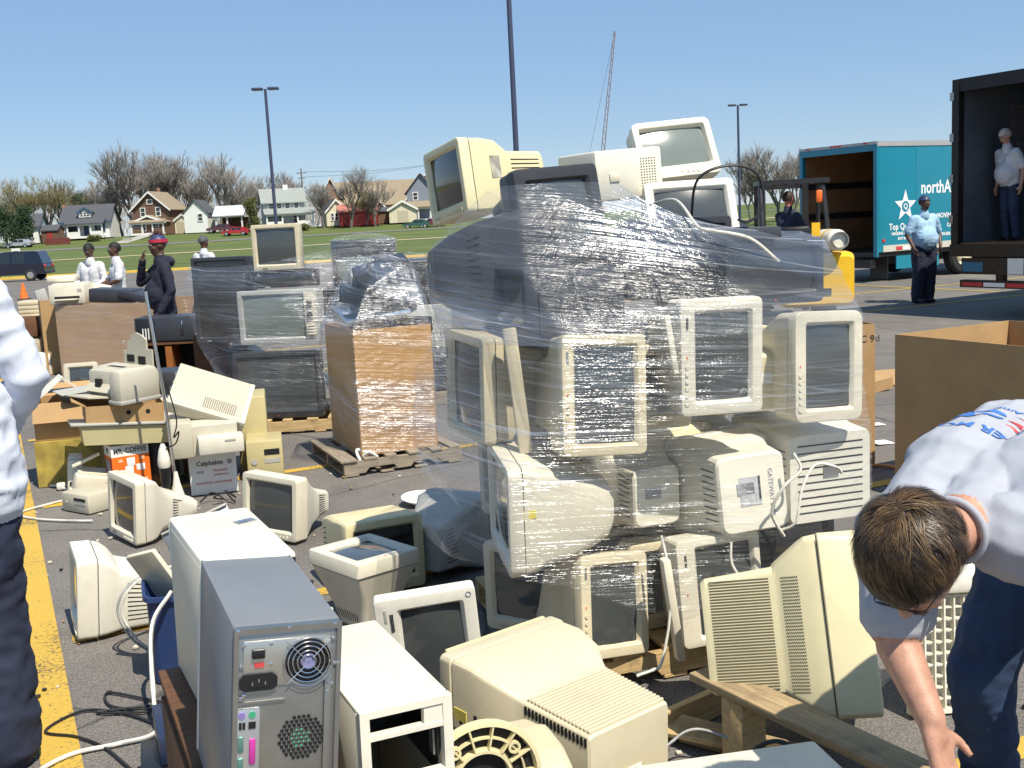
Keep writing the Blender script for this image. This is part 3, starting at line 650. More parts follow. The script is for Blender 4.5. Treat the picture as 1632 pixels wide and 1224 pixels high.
stk(crt('black monitor tipped on top of the dark layer, screen half under the film', (.245, 4.50, 1.60), (-8, -3, 32), .41, .40, .34, DARKP, None, SCREEN, border=.05, chin=.09, buttons=1, group=G_ST))
# things lying on top
TC = crt('cream monitor perched on the top left with dark screen and a sticker', (-.048, 5.20, 1.813), (1, -9, -59.4), .36, .34, .46, CREAM, yc=.23, border=.032, chin=.055, vents='side', group=G_ST,
        prof=[(0, 1, 0, 1), (.13, 1, 0, 1), (.34, .96, .02, .97), (.5, .82, .06, .86), (.53, .80, .08, .84), (.97, .78, .1, .82), (1, .74, .12, .78)], screen=SCREEN_D)
sh = [c for c in TC.children if c.name.startswith('housing')][0]
part('sticker', MB().box((0, 0, 0), (.002, .055, .10)), mat('rainbow_sticker', (.35,.33,.27), .4, .6, 14), sh, 0, (.172, -.05, .20), (0, 0, 7))
TW = crt('white rounded monitor on the very top, sun glaring in its screen', (.86, 5.35, 1.94), (-24, -4, 13), .40, .30, .36, BRIGHT, None, SCREEN_L, yc=.05, rad=.03, border=.032, chin=.06, recess=.02, buttons=3, group=G_ST)
TM = crt('white monitor propped on top below the rounded one, cord looping over it', (.83, 4.80, 1.60), (-22, -1, 5), .40, .34, .34, BRIGHT, None, SCREEN, group=G_ST, buttons=0)
mb = MB().rbox((0, 0, .11), (.34, .36, .22), .012)
wp = thing('computer_case', 'white computer case with a small perforated grid lying on the top', 'computer', (.50, 5.10, 1.86), (0, -3, 24)); part('case', mb, BRIGHT, wp)
for i in range(6):
    for j in range(12): pass
hb = MB()
for i in range(6):
    for j in range(12): hb.box((.06+i*.014, -.1805, .04+j*.012), (.006, .002, .004))
part('perforation', hb, HOLE, wp, 0); part('latch', MB().rbox((-.08, -.182, .1), (.05, .008, .04), .003), WHITE, wp)
solo('flat_scanner', 'white flat scanner lying behind the black monitor on top', 'scanner', MB().rbox((0, 0, .02), (.3, .3, .1), .01), WHITE, (.36, 5.25, 1.90), (0, 0, 20))
solo('flat_display', 'dark flat display lying on top of the stack under the white monitor', 'monitor', MB().rbox((0, 0, .01), (.5, .34, .05), .008), CHAR, (.86, 4.66, 1.66), (-10, 2, 15))
# cords
cable('black cord looping over the propped white monitor', [(.78, 4.62, 1.76), (.80, 4.55, 1.92), (.93, 4.55, 1.97), (1.05, 4.58, 1.93), (1.07, 4.56, 1.80), (1.0, 4.52, 1.74), (.95, 4.5, 1.75)], .006, CORDB)
cable('white cord running down the film from the top', [(.62, 4.70, 1.83), (.70, 4.5, 1.84), (.75, 4.32, 1.74), (.78, 4.26, 1.72), (.95, 4.30, 1.68), (1.08, 4.36, 1.58)], .006, CORDW)
cable('grey cords hanging from the cream monitor on top', [(.30, 4.72, 2.0), (.2, 4.62, 1.97), (.10, 4.50, 1.86), (-.02, 4.48, 1.80)], .006, CORDG)
cable('pale cord bundled under the cream top monitor', [(.26, 4.70, 1.92), (.15, 4.5, 1.87), (.05, 4.48, 1.83), (-.08, 4.47, 1.78)], .005, CORDW)
cable('white cord in the gap beside the labelled monitor', [(1.04, 4.02, .88), (1.06, 4.0, .82), (.99, 3.98, .76), (.95, 4.0, .66), (1.0, 4.02, .56)], .006, CORDW)
cable('white cord arching to the socket of the ribbed monitor', [(.99, 4.03, .58), (1.04, 4.0, .62), (1.07, 4.02, .74), (1.13, 4.06, .82), (1.22, 4.1, .80), (1.25, 4.12, .77)], .006, CORDW)
cable('white cord across the screen of the lowest off-white monitor', [(.79, 3.98, .56), (.79, 3.97, .48), (.83, 3.96, .40), (.845, 3.95, .30), (.80, 3.94, .16), (.74, 3.92, .08), (.66, 3.85, .02)], .006, CORDW)
cable('cream cord between the two lowest screens', [(.53, 3.98, .6), (.55, 3.93, .45), (.54, 3.90, .3), (.50, 3.86, .15), (.46, 3.82, .14), (.40, 3.80, .13)], .006, CORDW)
solo('bezel_strip', 'thin off-white bezel strip caught in the film left of the middle screen', 'strip', MB().rbox((0, 0, .11), (.022, .02, .22), .003), WHITE, (.60, 3.965, 1.21), (0, -8, 10))
solo('bezel_strip', 'slanted off-white strip standing between the lowest two screens', 'strip', MB().rbox((0, 0, .2), (.03, .05, .40), .004), WHITE, (.58, 3.93, .13), (0, -7, 10))
solo('bezel_strip', 'long beige frame strip upright at the left end of the stack', 'strip', MB().rbox((0, 0, .24), (.05, .03, .48), .004), BEIGE, (.04, 4.08, .92), (0, -5, 10))
# the film itself
def bot(th):
    return .10*math.sin(th*2+.6)+.04*math.sin(th*5)
def tp(th):
    return 0
fpts = world_points(STK)
film('stretch_wrap', 'glossy clear stretch film wound round the tall monitor stack', STK, FILM, .40, 1.46, win=.30, step=.10, nth=320, nz=150, bottom=bot, extra=[(-.42, 4.62, .85), (-.40, 4.6, 1.2), (-.42, 4.45, .6), (-.36, 4.28, .55), (-.38, 4.26, .85), (-.40, 4.4, 1.05)], seed=1, pts=fpts)
def tp2(th):
    # the upper edge slants: high at the black monitor, low to the right and the back
    return -.20+.13*math.cos(th-R(215))
film('stretch_wrap', 'upper band of stretch film drawn tight over the dark monitors, glaring in the sun', STK, FILM_H, 1.34, 2.0, groups=[(1.30, 2.02), (1.30, 1.62)], nth=320, nz=130, top=tp2, seed=4, pts=fpts, smooth=1)
# ================================================================== foreground computers and monitors
# --- silver tower, back to the camera
SW, SD, SH = .185, .46, .41
T1 = thing('computer_tower', 'silver-grey computer tower turned with its bare metal back to the camera', 'computer', (-.527, 1.995, .722), (0, 6.0, 22.4))
part('case', MB().rbox((0, .012, SH/2), (SW, SD-.03, SH), .003), GREYPAINT, T1)
part('front_panel', MB().rbox((0, SD/2-.008, SH/2), (SW+.004, .024, SH+.002), .008), BRIGHT, T1)
yb = -SD/2+.012
bp = part('back_plate', MB().rbox((0, yb+.008, SH/2), (SW-.002, .014, SH-.002), .002), STEEL, T1); Y = yb
part('rim', MB().bx(-SW/2, SW/2, Y-.004, Y+.002, SH-.012, SH-.001).bx(-SW/2, -SW/2+.008, Y-.004, Y+.002, .002, SH-.012).bx(SW/2-.008, SW/2, Y-.004, Y+.002, .002, SH-.012), STEEL, bp, 0)
part('side_flange', MB().rbox((SW/2-.022, Y-.002, .18), (.012, .004, .30), .002), STEEL, bp)
psu = part('power_supply', MB().rbox((-.002, Y-.001, SH-.065), (.150, .004, .082), .002), mat('psu_steel', (.62,.62,.58), .32, .06, 8, metal=.85), T1); Yp = Y-.003
part('power_switch', MB().rbox((-.052, Yp-.003, SH-.045), (.022, .01, .016), .002), BLACKP, psu)
part('voltage_switch', MB().box((-.05, Yp-.001, SH-.066), (.016, .004, .007)), INK_R, psu)
sk = part('power_socket', MB().prism([(-.083, SH-.104), (-.083, SH-.088), (-.074, SH-.080), (-.028, SH-.080), (-.019, SH-.088), (-.019, SH-.104), (-.028, SH-.110), (-.074, SH-.110)], Yp-.005, Yp), BLACKP, psu, 0)
part('socket_recess', MB().box((-.051, Yp-.0052, SH-.095), (.034, .002, .016)), HOLE, sk, 0)
for i in range(3): part('pin', MB().box((-.062+i*.011, Yp-.006, SH-.095+(.004 if i == 1 else -.001)), (.002, .003, .006)), CHROME, sk, 0)
fc = Vector((.034, Yp, SH-.066))
part('fan_well', MB().lathe([(.040, -.0005), (.040, -.002)], 32, fc, 'Y'), HOLE, psu)
fm = MB()
for k in range(7):
    a = 2*PI*k/7; fm.box(fc+Vector((.022*math.cos(a), -.0025, .022*math.sin(a))), (.026, .002, .016), (0, -math.degrees(a), 0))
part('fan_blades', fm, BLACKP, psu, 0); part('fan_hub', MB().cyl(fc+Vector((0, -.003, 0)), .014, .004, 'Y', 20), mat('fan_label', (.20,.20,.36), .3, .3, 90), psu)
gm = MB()
for rr_ in (.012, .020, .028, .036, .0425): gm.tube([fc+Vector((rr_*math.cos(2*PI*k/32), -.007, rr_*math.sin(2*PI*k/32))) for k in range(33)], .0011, 5)
for a in (45, 135, 225, 315): gm.tube([fc+Vector((.010*math.cos(R(a)), -.008, .010*math.sin(R(a)))), fc+Vector((.052*math.cos(R(a)), -.006, .052*math.sin(R(a))))], .0012, 5)
part('fan_guard', gm, CHROME, psu, 60)
for x, z in ((-.076, -.030), (-.08, -.066), (-.03, -.066), (.078, -.030), (.077, -.112), (-.075, -.118), (-.03, -.03), (.082, -.075), (.088, -.075), (-.086, -.004), (0, -.004), (.08, -.004), (.07, -.125), (-.08, -.122)):
    part('screw', MB().lathe([(.0035, 0), (.0035, -.0015), (.0015, -.0025)], 10, (x, Y-.0025, SH+z), 'Y'), CHROME, bp)
part('io_frame', MB().bx(-.085, -.004, Y-.0035, Y, SH-.134, SH-.130), STEEL, bp, 0)
io = part('connector_plate', MB().rbox((-.0665, Y-.002, .185), (.040, .004, .165), .002), mat('io_shield', (.66,.68,.70), .3, .05, 9, metal=.8), T1); Yi = Y-.004
part('mouse_port', MB().cyl((-.078, Yi, .258), .0058, .005, 'Y', 16), mat('purple_port', (.22,.16,.42), .4), io); part('keyboard_port', MB().cyl((-.060, Yi, .258), .0058, .005, 'Y', 16), mat('green_port', (.05,.35,.18), .4), io)
for x in (-.080, -.074): part('usb_port', MB().box((x, Yi-.0005, .239), (.0045, .003, .012)), HOLE, io, 0)
part('network_port', MB().box((-.060, Yi-.0005, .239), (.012, .003, .012)), HOLE, io, 0)
part('serial_port', MB().rbox((-.079, Yi-.001, .206), (.010, .005, .028), .003), mat('serial_green', (.12,.25,.22), .4, metal=.4), io); part('serial_port', MB().rbox((-.079, Yi-.001, .168), (.010, .005, .028), .003), mat('serial_green', (.12,.25,.22)), io)
part('parallel_port', MB().rbox((-.059, Yi-.001, .192), (.011, .006, .046), .003), mat('magenta_port', (.50,.04,.30), .4), io); part('game_port', MB().rbox((-.059, Yi-.001, .134), (.010, .006, .030), .003), mat('gold_port', (.62,.38,.05), .4), io)
for z, c in ((.139, (.5,.6,.3)), (.127, (.15,.3,.6)), (.115, (.55,.12,.25))): part('audio_jack', MB().cyl((-.079, Yi, z), .0042, .005, 'Y', 12), mat('jack_%d' % int(z*1000), c, .4), io)
vm = MB(); vc = (.026, .205)
hx = [(c_, r_) for r_ in range(-6, 7) for c_ in range(-6, 7)]
nh = 0
for c_, r_ in hx:
    x = vc[0]+c_*.0084+(.0042 if r_ % 2 else 0); z = vc[1]+r_*.0073
    if (x-vc[0])**2+(z-vc[1])**2 < .040**2: vm.tube([(x, Y-.0012, z), (x, Y+.0008, z)], .0033, 6)
o_ = part('vent_holes', vm, HOLE, bp, 0); o_['kind'] = 'stuff'
gmn = MB()
for c_, r_ in hx:
    x = vc[0]+c_*.0084+(.0042 if r_ % 2 else 0); z = vc[1]+r_*.0073
    if (x-vc[0]+.002)**2+(z-vc[1])**2 < .017**2: gmn.tube([(x, Y-.0014, z), (x, Y-.0010, z)], .0024, 6)
o_ = part('fan_glimpse', gmn, mat('green_fan', (.10,.32,.20), .4, .2, 60), bp, 0); o_['kind'] = 'stuff'
for z in (.092, .072, .052, .032, .012):
    part('slot_opening', MB().box((-.045, Y-.0005, z), (.080, .003, .0135)), HOLE, bp, 0)
    part('slot_cover', MB().rbox((-.045, Y-.002, z-.006), (.082, .004, .004), .001), STEEL, bp)
part('slot_bay', MB().bx(.012, .034, Y-.0018, Y, .0, .105), HOLE, bp, 0)
part('slot_bracket', MB().rbox((.007, Y-.004, .05), (.008, .008, .10), .002), CHROME, bp)
# --- white tower behind it, on the same cabinet
T2 = thing('computer_tower', 'cream-white computer tower standing directly behind the silver one', 'computer', (-.685, 2.475, .722), (0, 1.5, 25.9))
part('case', MB().rbox((0, 0, .1925), (.196, .44, .385), .004), BRIGHT, T2); part('front_panel', MB().rbox((0, .225, .1925), (.202, .03, .392), .012), WHITE, T2)
part('side_panel', MB().rbox((-.0985, 0, .19), (.003, .40, .355), .001), WHITE, T2); part('corner_clip', MB().rbox((.09, -.222, .36), (.014, .008, .03), .002), BLACKP, T2)
part('foil_label', MB().box((.06, .10, .3865), (.05, .03, .002), (0, 0, 20)), mat('silver_foil', (.5,.5,.5), .25, .5, 60, metal=.8), T2, 0)
cab = thing('wooden_cabinet', 'dark brown wooden cabinet under the silver and white towers', 'cabinet', (-.615, 2.24, 0), (0, 0, 24))
part('carcass', MB().rbox((0, 0, .355), (.235, .96, .69), .004), BROWNWOOD, cab); part('top_panel', MB().rbox((0, 0, .71), (.25, .98, .02), .003), BROWNWOOD, cab); part('plinth', MB().box((0, 0, .008), (.22, .94, .014)), BLACKM, cab)
for s in (-1, 1): part('door', MB().rbox((-.122, s*.23, .37), (.012, .44, .60), .004), BROWNWOOD, cab)
# --- open white case
T3 = thing('computer_case', 'white computer case with gaping black drive bays facing the camera', 'computer', (-.325, 2.100, .495), (0, 1.0, 24.8))
w, d, h = .178, .448, .44
part('top_cover', MB().rbox((0, .01, h-.004), (w, d-.02, .008), .003), BRIGHT, T3)
for s in (-1, 1): part('side_panel', MB().rbox((s*(w/2-.004), .01, h/2), (.008, d-.02, h-.012), .003), BRIGHT, T3)
part('back_plate', MB().bx(-w/2+.008, w/2-.008, d/2-.01, d/2-.004, 0, h-.01), STEEL, T3, 0); part('floor_plate', MB().bx(-w/2+.008, w/2-.008, -d/2+.02, d/2-.012, 0, .006), STEEL, T3, 0)
fr_ = MB(); y0 = -d/2-.004; y1 = -d/2+.014
fr_.bx(-w/2, -w/2+.018, y0, y1, 0, h).bx(w/2-.018, w/2, y0, y1, 0, h).bx(-w/2+.018, w/2-.018, y0, y1, h-.014, h).bx(-w/2+.018, w/2-.018, y0+.001, y1, h-.058, h-.048).bx(-w/2+.018, w/2-.018, y0, y1, 0, h-.140).bx(.034, w/2-.018, y0+.003, y1, h-.048, h-.014)
part('front_frame', fr_, BRIGHT, T3, 0)
part('drive_cage', MB().bx(-.066, -.064, y1+.002, 0, h-.16, h-.02).bx(.064, .066, y1+.002, 0, h-.16, h-.02).bx(-.064, .064, -.002, 0, h-.16, h-.02), BLACKM, T3, 0)
part('drive_rail', MB().box((.060, y1+.02, h-.10), (.004, .02, .05)), STEEL, T3, 0)
part('case_door', MB().rbox((-.02, .20, h+.02), (.016, .012, .07), .003), BRIGHT, T3)
carton('plain brown carton under the open white computer case', (-.325, 2.12, 0), (0, 0, 25), .30, .42, .488, CARD_D, open_top=False)
# --- white monitor lying face up
D = Vector((-.712, 4.84, .27))
crt('white monitor lying on its back with the screen to the sky', (-.583, 4.715, .345), (-88, 2, 45.9), .36, .36, .34, WHITE, None, SCREEN, yc=0, bz=.068, rad=.014, border=.045, chin=.055, vents='side', buttons=3,
    prof=[(0, .985, .01, .985), (.05, .96, .02, .97), (.35, .80, .08, .90), (.7, .62, .16, .8), (.97, .55, .2, .72), (1, .5, .22, .7)])
# --- cream boxy monitor behind it
crt('cream boxy monitor standing behind the face-up white one', (-.758, 5.401, .004), (-1, 1, 28.3), .407, .37, .42, CREAM, None, SCREEN_D, yc=.205, border=.04, chin=.06, rad=.02,
    prof=[(0, 1, 0, 1), (.28, 1, 0, 1), (.30, .985, .01, .985), (.7, .97, .02, .97), (.95, .93, .05, .9), (1, .88, .08, .86)])
crt('grey monitor back leaning against the film behind the cream boxy one', (-.40, 5.55, .004), (0, 0, 150), .40, .38, .40, GREYP, yc=.2)
crt('off-white monitor turned left in front of the wrapped brown box', (-1.435, 6.30, .02), (-3, 3, -31), .42, .37, .42, WHITE, None, SCREEN, yc=.065, bz=.10, border=.035, chin=.045, rad=.02,
    prof=[(0, .98, .02, .98), (.06, .95, .03, .95), (.3, .76, .1, .82), (.6, .6, .16, .68), (.97, .5, .2, .6), (1, .46, .22, .56)])
crt('white round-backed monitor turned to the left beside the floor lamp base', (-2.33, 6.43, .02), (-3, 3, -48), .40, .38, .44, WHITE, None, SCREEN_D, yc=.065, bz=.06, border=.04, chin=.045, rad=.02, back_r=.09, bulge=.012,
    prof=[(0, 1, 0, 1), (.1, .98, .01, .995), (.2, .92, .03, .96), (.32, .80, .08, .84), (.5, .68, .12, .72), (.75, .56, .16, .62), (1, .42, .2, .5)])
crt('white monitor slumped on the asphalt at the left, side grille and cords to the camera', (-1.943, 4.96, .012), (-4.6, 2, -63.8), .362, .372, .36, BRIGHT, None, SCREEN, yc=.163, bz=.09, rad=.03, vents='side',
    prof=[(0, 1, 0, 1), (.12, .99, .01, .98), (.26, .93, .02, .90), (.36, .88, .03, .80), (.45, .86, .03, .78), (.97, .80, .04, .70), (1, .76, .06, .66)])
nv = side_crt('white monitor on its side with small dark lettering, behind the open case', (-.305, 3.545, .168), (6, -4.0, 7.7), .336, .44, .30, BRIGHT, yc=.04, border=.045, chin=.075, rad=.014, buttons=0, led=False, vents=None, prof=[(0, .97, .02, .97), (.12, .86, .1, .9), (.4, .6, .2, .8), (1, .42, .3, .7)])
bzo = [c for c in nv.children if c.name.startswith('bezel')][0]
lettering('maxen', .024, INK, bzo, (-.135, -.0415, .055), (90, 0, 0), bold=.0006)
part('round_logo', MB().lathe([(.010, 0), (.010, -.0012), (.007, -.0012), (.007, 0)], 18, (-.195, -.0405, .312), 'Y', cap=False), INK_G, bzo)
solo('desktop_computer', 'flat beige desktop case under the white monitor that lies on its side', 'computer', MB().rbox((0, 0, .075), (.40, .40, .15), .008), PUTTY, (-.28, 3.68, 0), (0, 0, 8))
# --- big cream monitor, back to the camera, ribbed top
JW, JH, JD = .409, .46, .49
J = crt('big cream monitor with its ribbed back sloping towards the camera, front centre', (.073, 2.691, .215), (-1.2, -1.0, -139.4), JW, JH, JD, BEIGE_J, yc=.245, bz=.05, rad=.016, vents=None, back_r=.012, buttons=3,
    prof=[(0, 1, 0, 1), (.16, 1, 0, 1), (.34, .93, .02, .955), (.44, .80, .04, .90), (.50, .74, .05, .875), (.985, .70, .10, .84), (1, .68, .11, .83)])
sh = [c for c in J.children if c.name.startswith('housing')][0]
ya = -.245+.053+(JD-.05)*.50; ybk = -.245+.053+(JD-.05)*.985
for i in range(17):
    f = (i+.5)/17; y = ya+(ybk-ya)*f; zt = JH*(.875+(.84-.875)*f)-.003; hw = JW/2*(.74+(.70-.74)*f)-.012
    part('rib', MB().rbox((0, y, zt+.0035), (hw*2, .0092, .009), .002, 1), BEIGE_J, sh, 0)
for s in (-1, 1):
    for i in range(17):
        f = (i+.5)/17; y = ya+(ybk-ya)*f; zt = JH*(.875+(.84-.875)*f)-.003; hw = JW/2*(.74+(.70-.74)*f)-.003
        part('side_slot', MB().box((s*(hw+.0004), y, zt-.02), (.002, .007, .022)), HOLE, sh, 0)
for y, z in ((-.16, .30), (-.10, .33), (-.12, .24), (-.19, .27)): part('side_socket', MB().box((JW/2-.002, y, z), (.003, .010, .012)), HOLE, sh, 0)
part('front_lip', MB().rbox((0, -.245-.004, JH-.008), (JW*.86, .012, .02), .003), YELL, J)
cable('grey power cord lying along the side of the big ribbed monitor', [(.02, 2.53, .42), (-.08, 2.42, .50), (-.06, 2.36, .53), (.05, 2.32, .50), (.15, 2.26, .42), (.19, 2.24, .36), (.19, 2.2, .25)], .007, CORDG)
solo('desktop_computer', 'beige desktop case lying flat under the big ribbed monitor', 'computer', MB().rbox((0, 0, .10), (.42, .42, .20), .008), PUTTY, (.075, 2.69, 0), (0, 0, 40))
# --- monitor with its round ribbed foot towards us
kt = thing('crt_monitor', 'beige monitor tipped over so that its round ribbed foot faces the camera', 'monitor', (.005, 2.17, .375), (0, 0, 18))
L = lambda hw_, a, b, r, y: [(x, y, z) for x, z in rr(hw_, a, b, r)]
part('housing', MB().loft([[(x*.72+.0, y, z*.9) for x, y, z in l] for l in (L(.12, .02, .285, .025, .0), L(.13, .01, .30, .03, .012), L(.14, 0, .315, .035, .08), L(.14, 0, .318, .035, .17), L(.135, .01, .31, .03, .175), L(.12, .03, .29, .03, .26))]), BEIGE, kt, 40)
fv = MB()
for i in range(12):
    for j in range(7): fv.box((-.04+i*.010, -.001+.001*j, .11+j*.019), (.006, .003, .004))
o_ = part('vent_dots', fv, HOLE, kt, 0); o_['kind'] = 'stuff'
part('foot_recess_shade', MB().lathe([(.109, -.0112), (.066, -.0112)], 40, (-.13, -.05, .315), 'Y', cap=False).lathe([(.0535, -.0052), (.001, -.0052)], 30, (-.13, -.05, .315), 'Y', cap=False), HOLE, kt, 0)  # dark discs laid over the foot's floor paint the shade between its ribs
base = part('swivel_foot', MB().lathe([(.118, 0), (.122, -.006), (.122, -.024), (.113, -.026), (.110, -.010), (.064, -.010), (.062, -.024), (.056, -.024), (.054, -.004), (.0, -.004)], 44, (-.13, -.05, .315), 'Y', cap=False), YELL, kt)
for k in range(14):
    a = 2*PI*k/14; part('foot_rib', MB().box((-.13+.088*math.cos(a), -.068, .315+.088*math.sin(a)), (.048, .014, .0035), (0, -math.degrees(a), 0)), YELL, base, 0)
for a in (40, 130, 220, 310): part('foot_boss', MB().lathe([(.013, -.01), (.013, -.024), (.008, -.024), (.008, -.012)], 14, (-.13+.088*math.cos(R(a)), -.05, .315+.088*math.sin(R(a))), 'Y'), YELL, base)
part('foot_ring', MB().lathe([(.089, -.010), (.089, -.022), (.086, -.022), (.086, -.010)], 40, (-.13, -.05, .315), 'Y', cap=False), YELL, base)
solo('cardboard_box', 'low brown box under the tipped monitor with the round foot', 'box', MB().rbox((0, 0, .20), (.20, .24, .373), .004), CARD_D, (-.03, 2.28, 0), (0, 0, 18))
# --- large yellowed monitor at the right
CR = crt('large yellowed cream monitor on the asphalt at the right, finely slotted side towards us', (.885, 3.453, .122), (-5, 19.0, 78.4), .50, .58, .52, CREAM, None, SCREEN, yc=.262, bz=.14, rad=.03, vents=None, back_r=.03, buttons=1,
    prof=[(0, 1, 0, 1), (.10, .98, .01, .99), (.34, .80, .10, .87), (.38, .77, .12, .84), (.96, .72, .14, .80), (1, .69, .16, .78)])
sh = [c for c in CR.children if c.name.startswith('housing')][0]
ya = -.262+.143+(.52-.14)*.42; ybk = -.262+.143+(.52-.14)*.93
sm = MB()
for i in range(38):
    z = .58*.17+(.58*.60)*i/37; f0, f1 = -(.766*.25-.003+.0012), -(.724*.25-.003+.0012)
    sm.add([(f0, ya, z-.0022), (f1, ybk, z-.0022), (f1, ybk, z+.0022), (f0, ya, z+.0022)], [(0,1,2,3)])
o_ = part('side_slots', sm, mat('slot_shadow', (.10,.085,.05), .8), sh, 0); o_['kind'] = 'stuff'
sm = MB()
for i in range(36):
    z = .58*.15+(.58*.62)*i/35
    for q in range(9):
        f = .35+.6*q/9; fy = .10+(.34-.10)*f; x = -(.25*(.98+(.80-.98)*f)-.003+.0006); y = -.262+.143+.38*fy
        sm.box((x, y, z), (.002, .0042, .004), (0, 0, 25))
o_ = part('mesh_grille', sm, mat('slot_shadow', (.10,.085,.05)), sh, 0); o_['kind'] = 'stuff'
part('seam', MB().bx(-.2508, -.2495, -.262+.142, -.262+.144, .02, .56), HOLE, CR, 0)
part('hinge_boss', MB().cyl((.245, -.262, .54), .008, .02, 'Z', 10), CREAM, CR)
solo('crumpled_foil', 'ball of crumpled clear plastic film beside the large yellowed monitor', 'plastic', MB().sphere((0, 0, 0), (.05, .06, .12), 18, 14), FILM_H, (1.235, 3.62, .25), (0, 10, 0))
for v in bpy.data.objects['crumpled_foil'].data.vertices: v.co += v.co.normalized()*.035*mnoise.noise(v.co*26)
# --- broken pallet boards
bpal = thing('broken_pallet', 'broken pallet frame of raw pine lying in front of the yellowed monitor', 'pallet', (.62, 3.60, 0), (0, 0, 0))
part('runner', MB().rbox((0, 0, .05), (.34, .03, .10), .003), PINE, bpal, 0, (-.02, .07, 0), (0, 0, 38)); part('deck_plank', MB().rbox((0, 0, 0), (.42, .11, .018), .003), PINE, bpal, 0, (-.10, -.06, .05), (10, 0, -32)); part('runner', MB().rbox((0, 0, .045), (.5, .03, .09), .003), PINE_OLD, bpal, 0, (.10, -.20, 0), (0, 0, -36))
brd = solo('pine_board', 'weathered pine board lying across the asphalt in front of the bending man', 'board', MB().rbox((0, 0, 0), (1.05, .125, .028), .004), PINE_OLD, (0.876, 3.047, .262), (0, 1, -56.8))
solo('pine_board', 'raw pine block propping up the long board', 'board', MB().rbox((0, 0, .123), (.10, .10, .246), .004), PINE, (0.690, 3.331, 0), (0, 0, 30))
solo('pine_board', 'dark pine block under the far shaded end of the long board', 'board', MB().rbox((0, 0, .123), (.10, .10, .244), .004), PINE_OLD, (1.095, 2.712, 0), (0, 0, 30))
# --- white case at the bottom edge
wc = thing('computer_case', 'white computer case at the bottom edge with its dark open end to the right', 'computer', (.53, 2.34, .205), (0, 1, 12))
part('case', MB().loft([[(x, y, z) for x, y in ((-.26, -.17), (.17, -.17), (.17, .13), (-.26, .13))] for z in (0, .29)]), BRIGHT, wc, 0)
part('top_cover', MB().rbox((-.04, -.02, .295), (.46, .32, .02), .008), BRIGHT, wc); part('end_frame', MB().rbox((.185, -.02, .145), (.03, .30, .27), .008), WHITE, wc); part('end_opening', MB().bx(.199, .2015, -.15, .08, .03, .22), HOLE, wc, 0)
part('front_opening', MB().bx(.04, .15, -.1725, -.169, .05, .20), HOLE, wc, 0)
solo('cardboard_box', 'brown box under the white case at the bottom edge', 'box', MB().rbox((0, 0, .119), (.40, .30, .20), .004), CARD_D, (.52, 2.36, -.018), (0, 0, 12))
cable('black cord looped behind the white case at the bottom edge', [(.55, 3.0, .05), (.60, 2.95, .22), (.68, 2.92, .30), (.76, 2.95, .25), (.8, 3.0, .1), (.85, 3.05, .01)], .007, CORDB)
cable('thin tan cords lying over the broken pallet', [(.35, 3.15, .10), (.45, 3.30, .12), (.55, 3.38, .12), (.68, 3.30, .10), (.8, 3.3, .02)], .005, CORDG)
# --- blue waste bin with a keyboard, black decks, cords at the left
BX = Vector((-1.44, 4.35, 0))
bn = thing('waste_bin', 'blue plastic waste bin holding a keyboard, left of the towers', 'bin', BX, (4, 5, 20))
part('shell', MB().loft([L(.10, -.075, .075, .03, .0), L(.135, -.10, .10, .035, .36), L(.15, -.115, .115, .035, .365), L(.15, -.115, .115, .035, .385), L(.138, -.103, .103, .035, .385), L(.10, -.07, .07, .03, .02)], True, True).xform(Matrix(((1,0,0,0),(0,0,1,0),(0,1,0,0),(0,0,0,1)))), BLUEP, bn)
kb = thing('keyboard', 'off-white keyboard sticking out of the blue bin', 'keyboard', BX+Vector((-.02, .02, .33)), (-35, 62, 30))
def keyboard_parts(t, w=.45, d=.165):
    part('tray', MB().rbox((0, 0, .012), (w, d, .024), .006), WHITE, t); km = MB()
    for j in range(6):
        for i in range(21):
            if j == 1 and i % 5 == 4: continue
            km.box((-w/2+.022+i*(w-.044)/20, -d/2+.022+j*.022, .028), (.0165, .0165, .009))
    o = part('keys', km, GREYP, t, 0); o['kind'] = 'stuff'
keyboard_parts(kb)
mb = MB().rbox((0, 0, .15), (.30, .02, .30), .004)
pn = thing('drive_panel', 'bare metal drive panel leaning against the white tower by the bin', 'panel', (-1.30, 4.62, .30), (-14, -18, 24)); part('plate', mb, STEEL, pn); part('bright_strip', MB().box((.02, -.012, .27), (.20, .006, .03)), BRIGHT, pn, 0); part('rim', MB().rbox((0, -.004, .302), (.30, .04, .01), .003), GREYP, pn)
solo('cardboard_box', 'brown box behind the blue bin carrying the metal panel', 'box', MB().rbox((0, 0, .149), (.32, .3, .298), .004), CARD_D, (-1.28, 4.74, 0), (0, 0, 24))
vs_ = thing('video_deck', 'black video deck with a small display, lowest of the black decks', 'video deck', (-1.10, 3.42, 0), (0, 0, 18), 'black decks'); part('case', MB().rbox((0, 0, .06), (.36, .30, .115), .004), BLACKP, vs_); part('front', MB().rbox((0, -.155, .06), (.36, .012, .11), .003), BLACKM, vs_); part('display', MB().box((.02, -.1625, .07), (.10, .003, .02)), SCREEN_D, vs_, 0); part('cassette_door', MB().box((.02, -.162, .035), (.20, .003, .03)), CHROME, vs_, 0)
vs2 = thing('video_deck', 'dark navy deck lying on the black video deck', 'video deck', (-1.085, 3.50, .119), (0, 0, 22), 'black decks'); part('case', MB().rbox((0, 0, .05), (.33, .28, .095), .004), mat('navy_metal', (.02,.03,.07), .35, .1, 8), vs2); part('orange_mark', MB().box((-.1, -.1412, .07), (.03, .002, .008)), ORANGEM, vs2, 0)
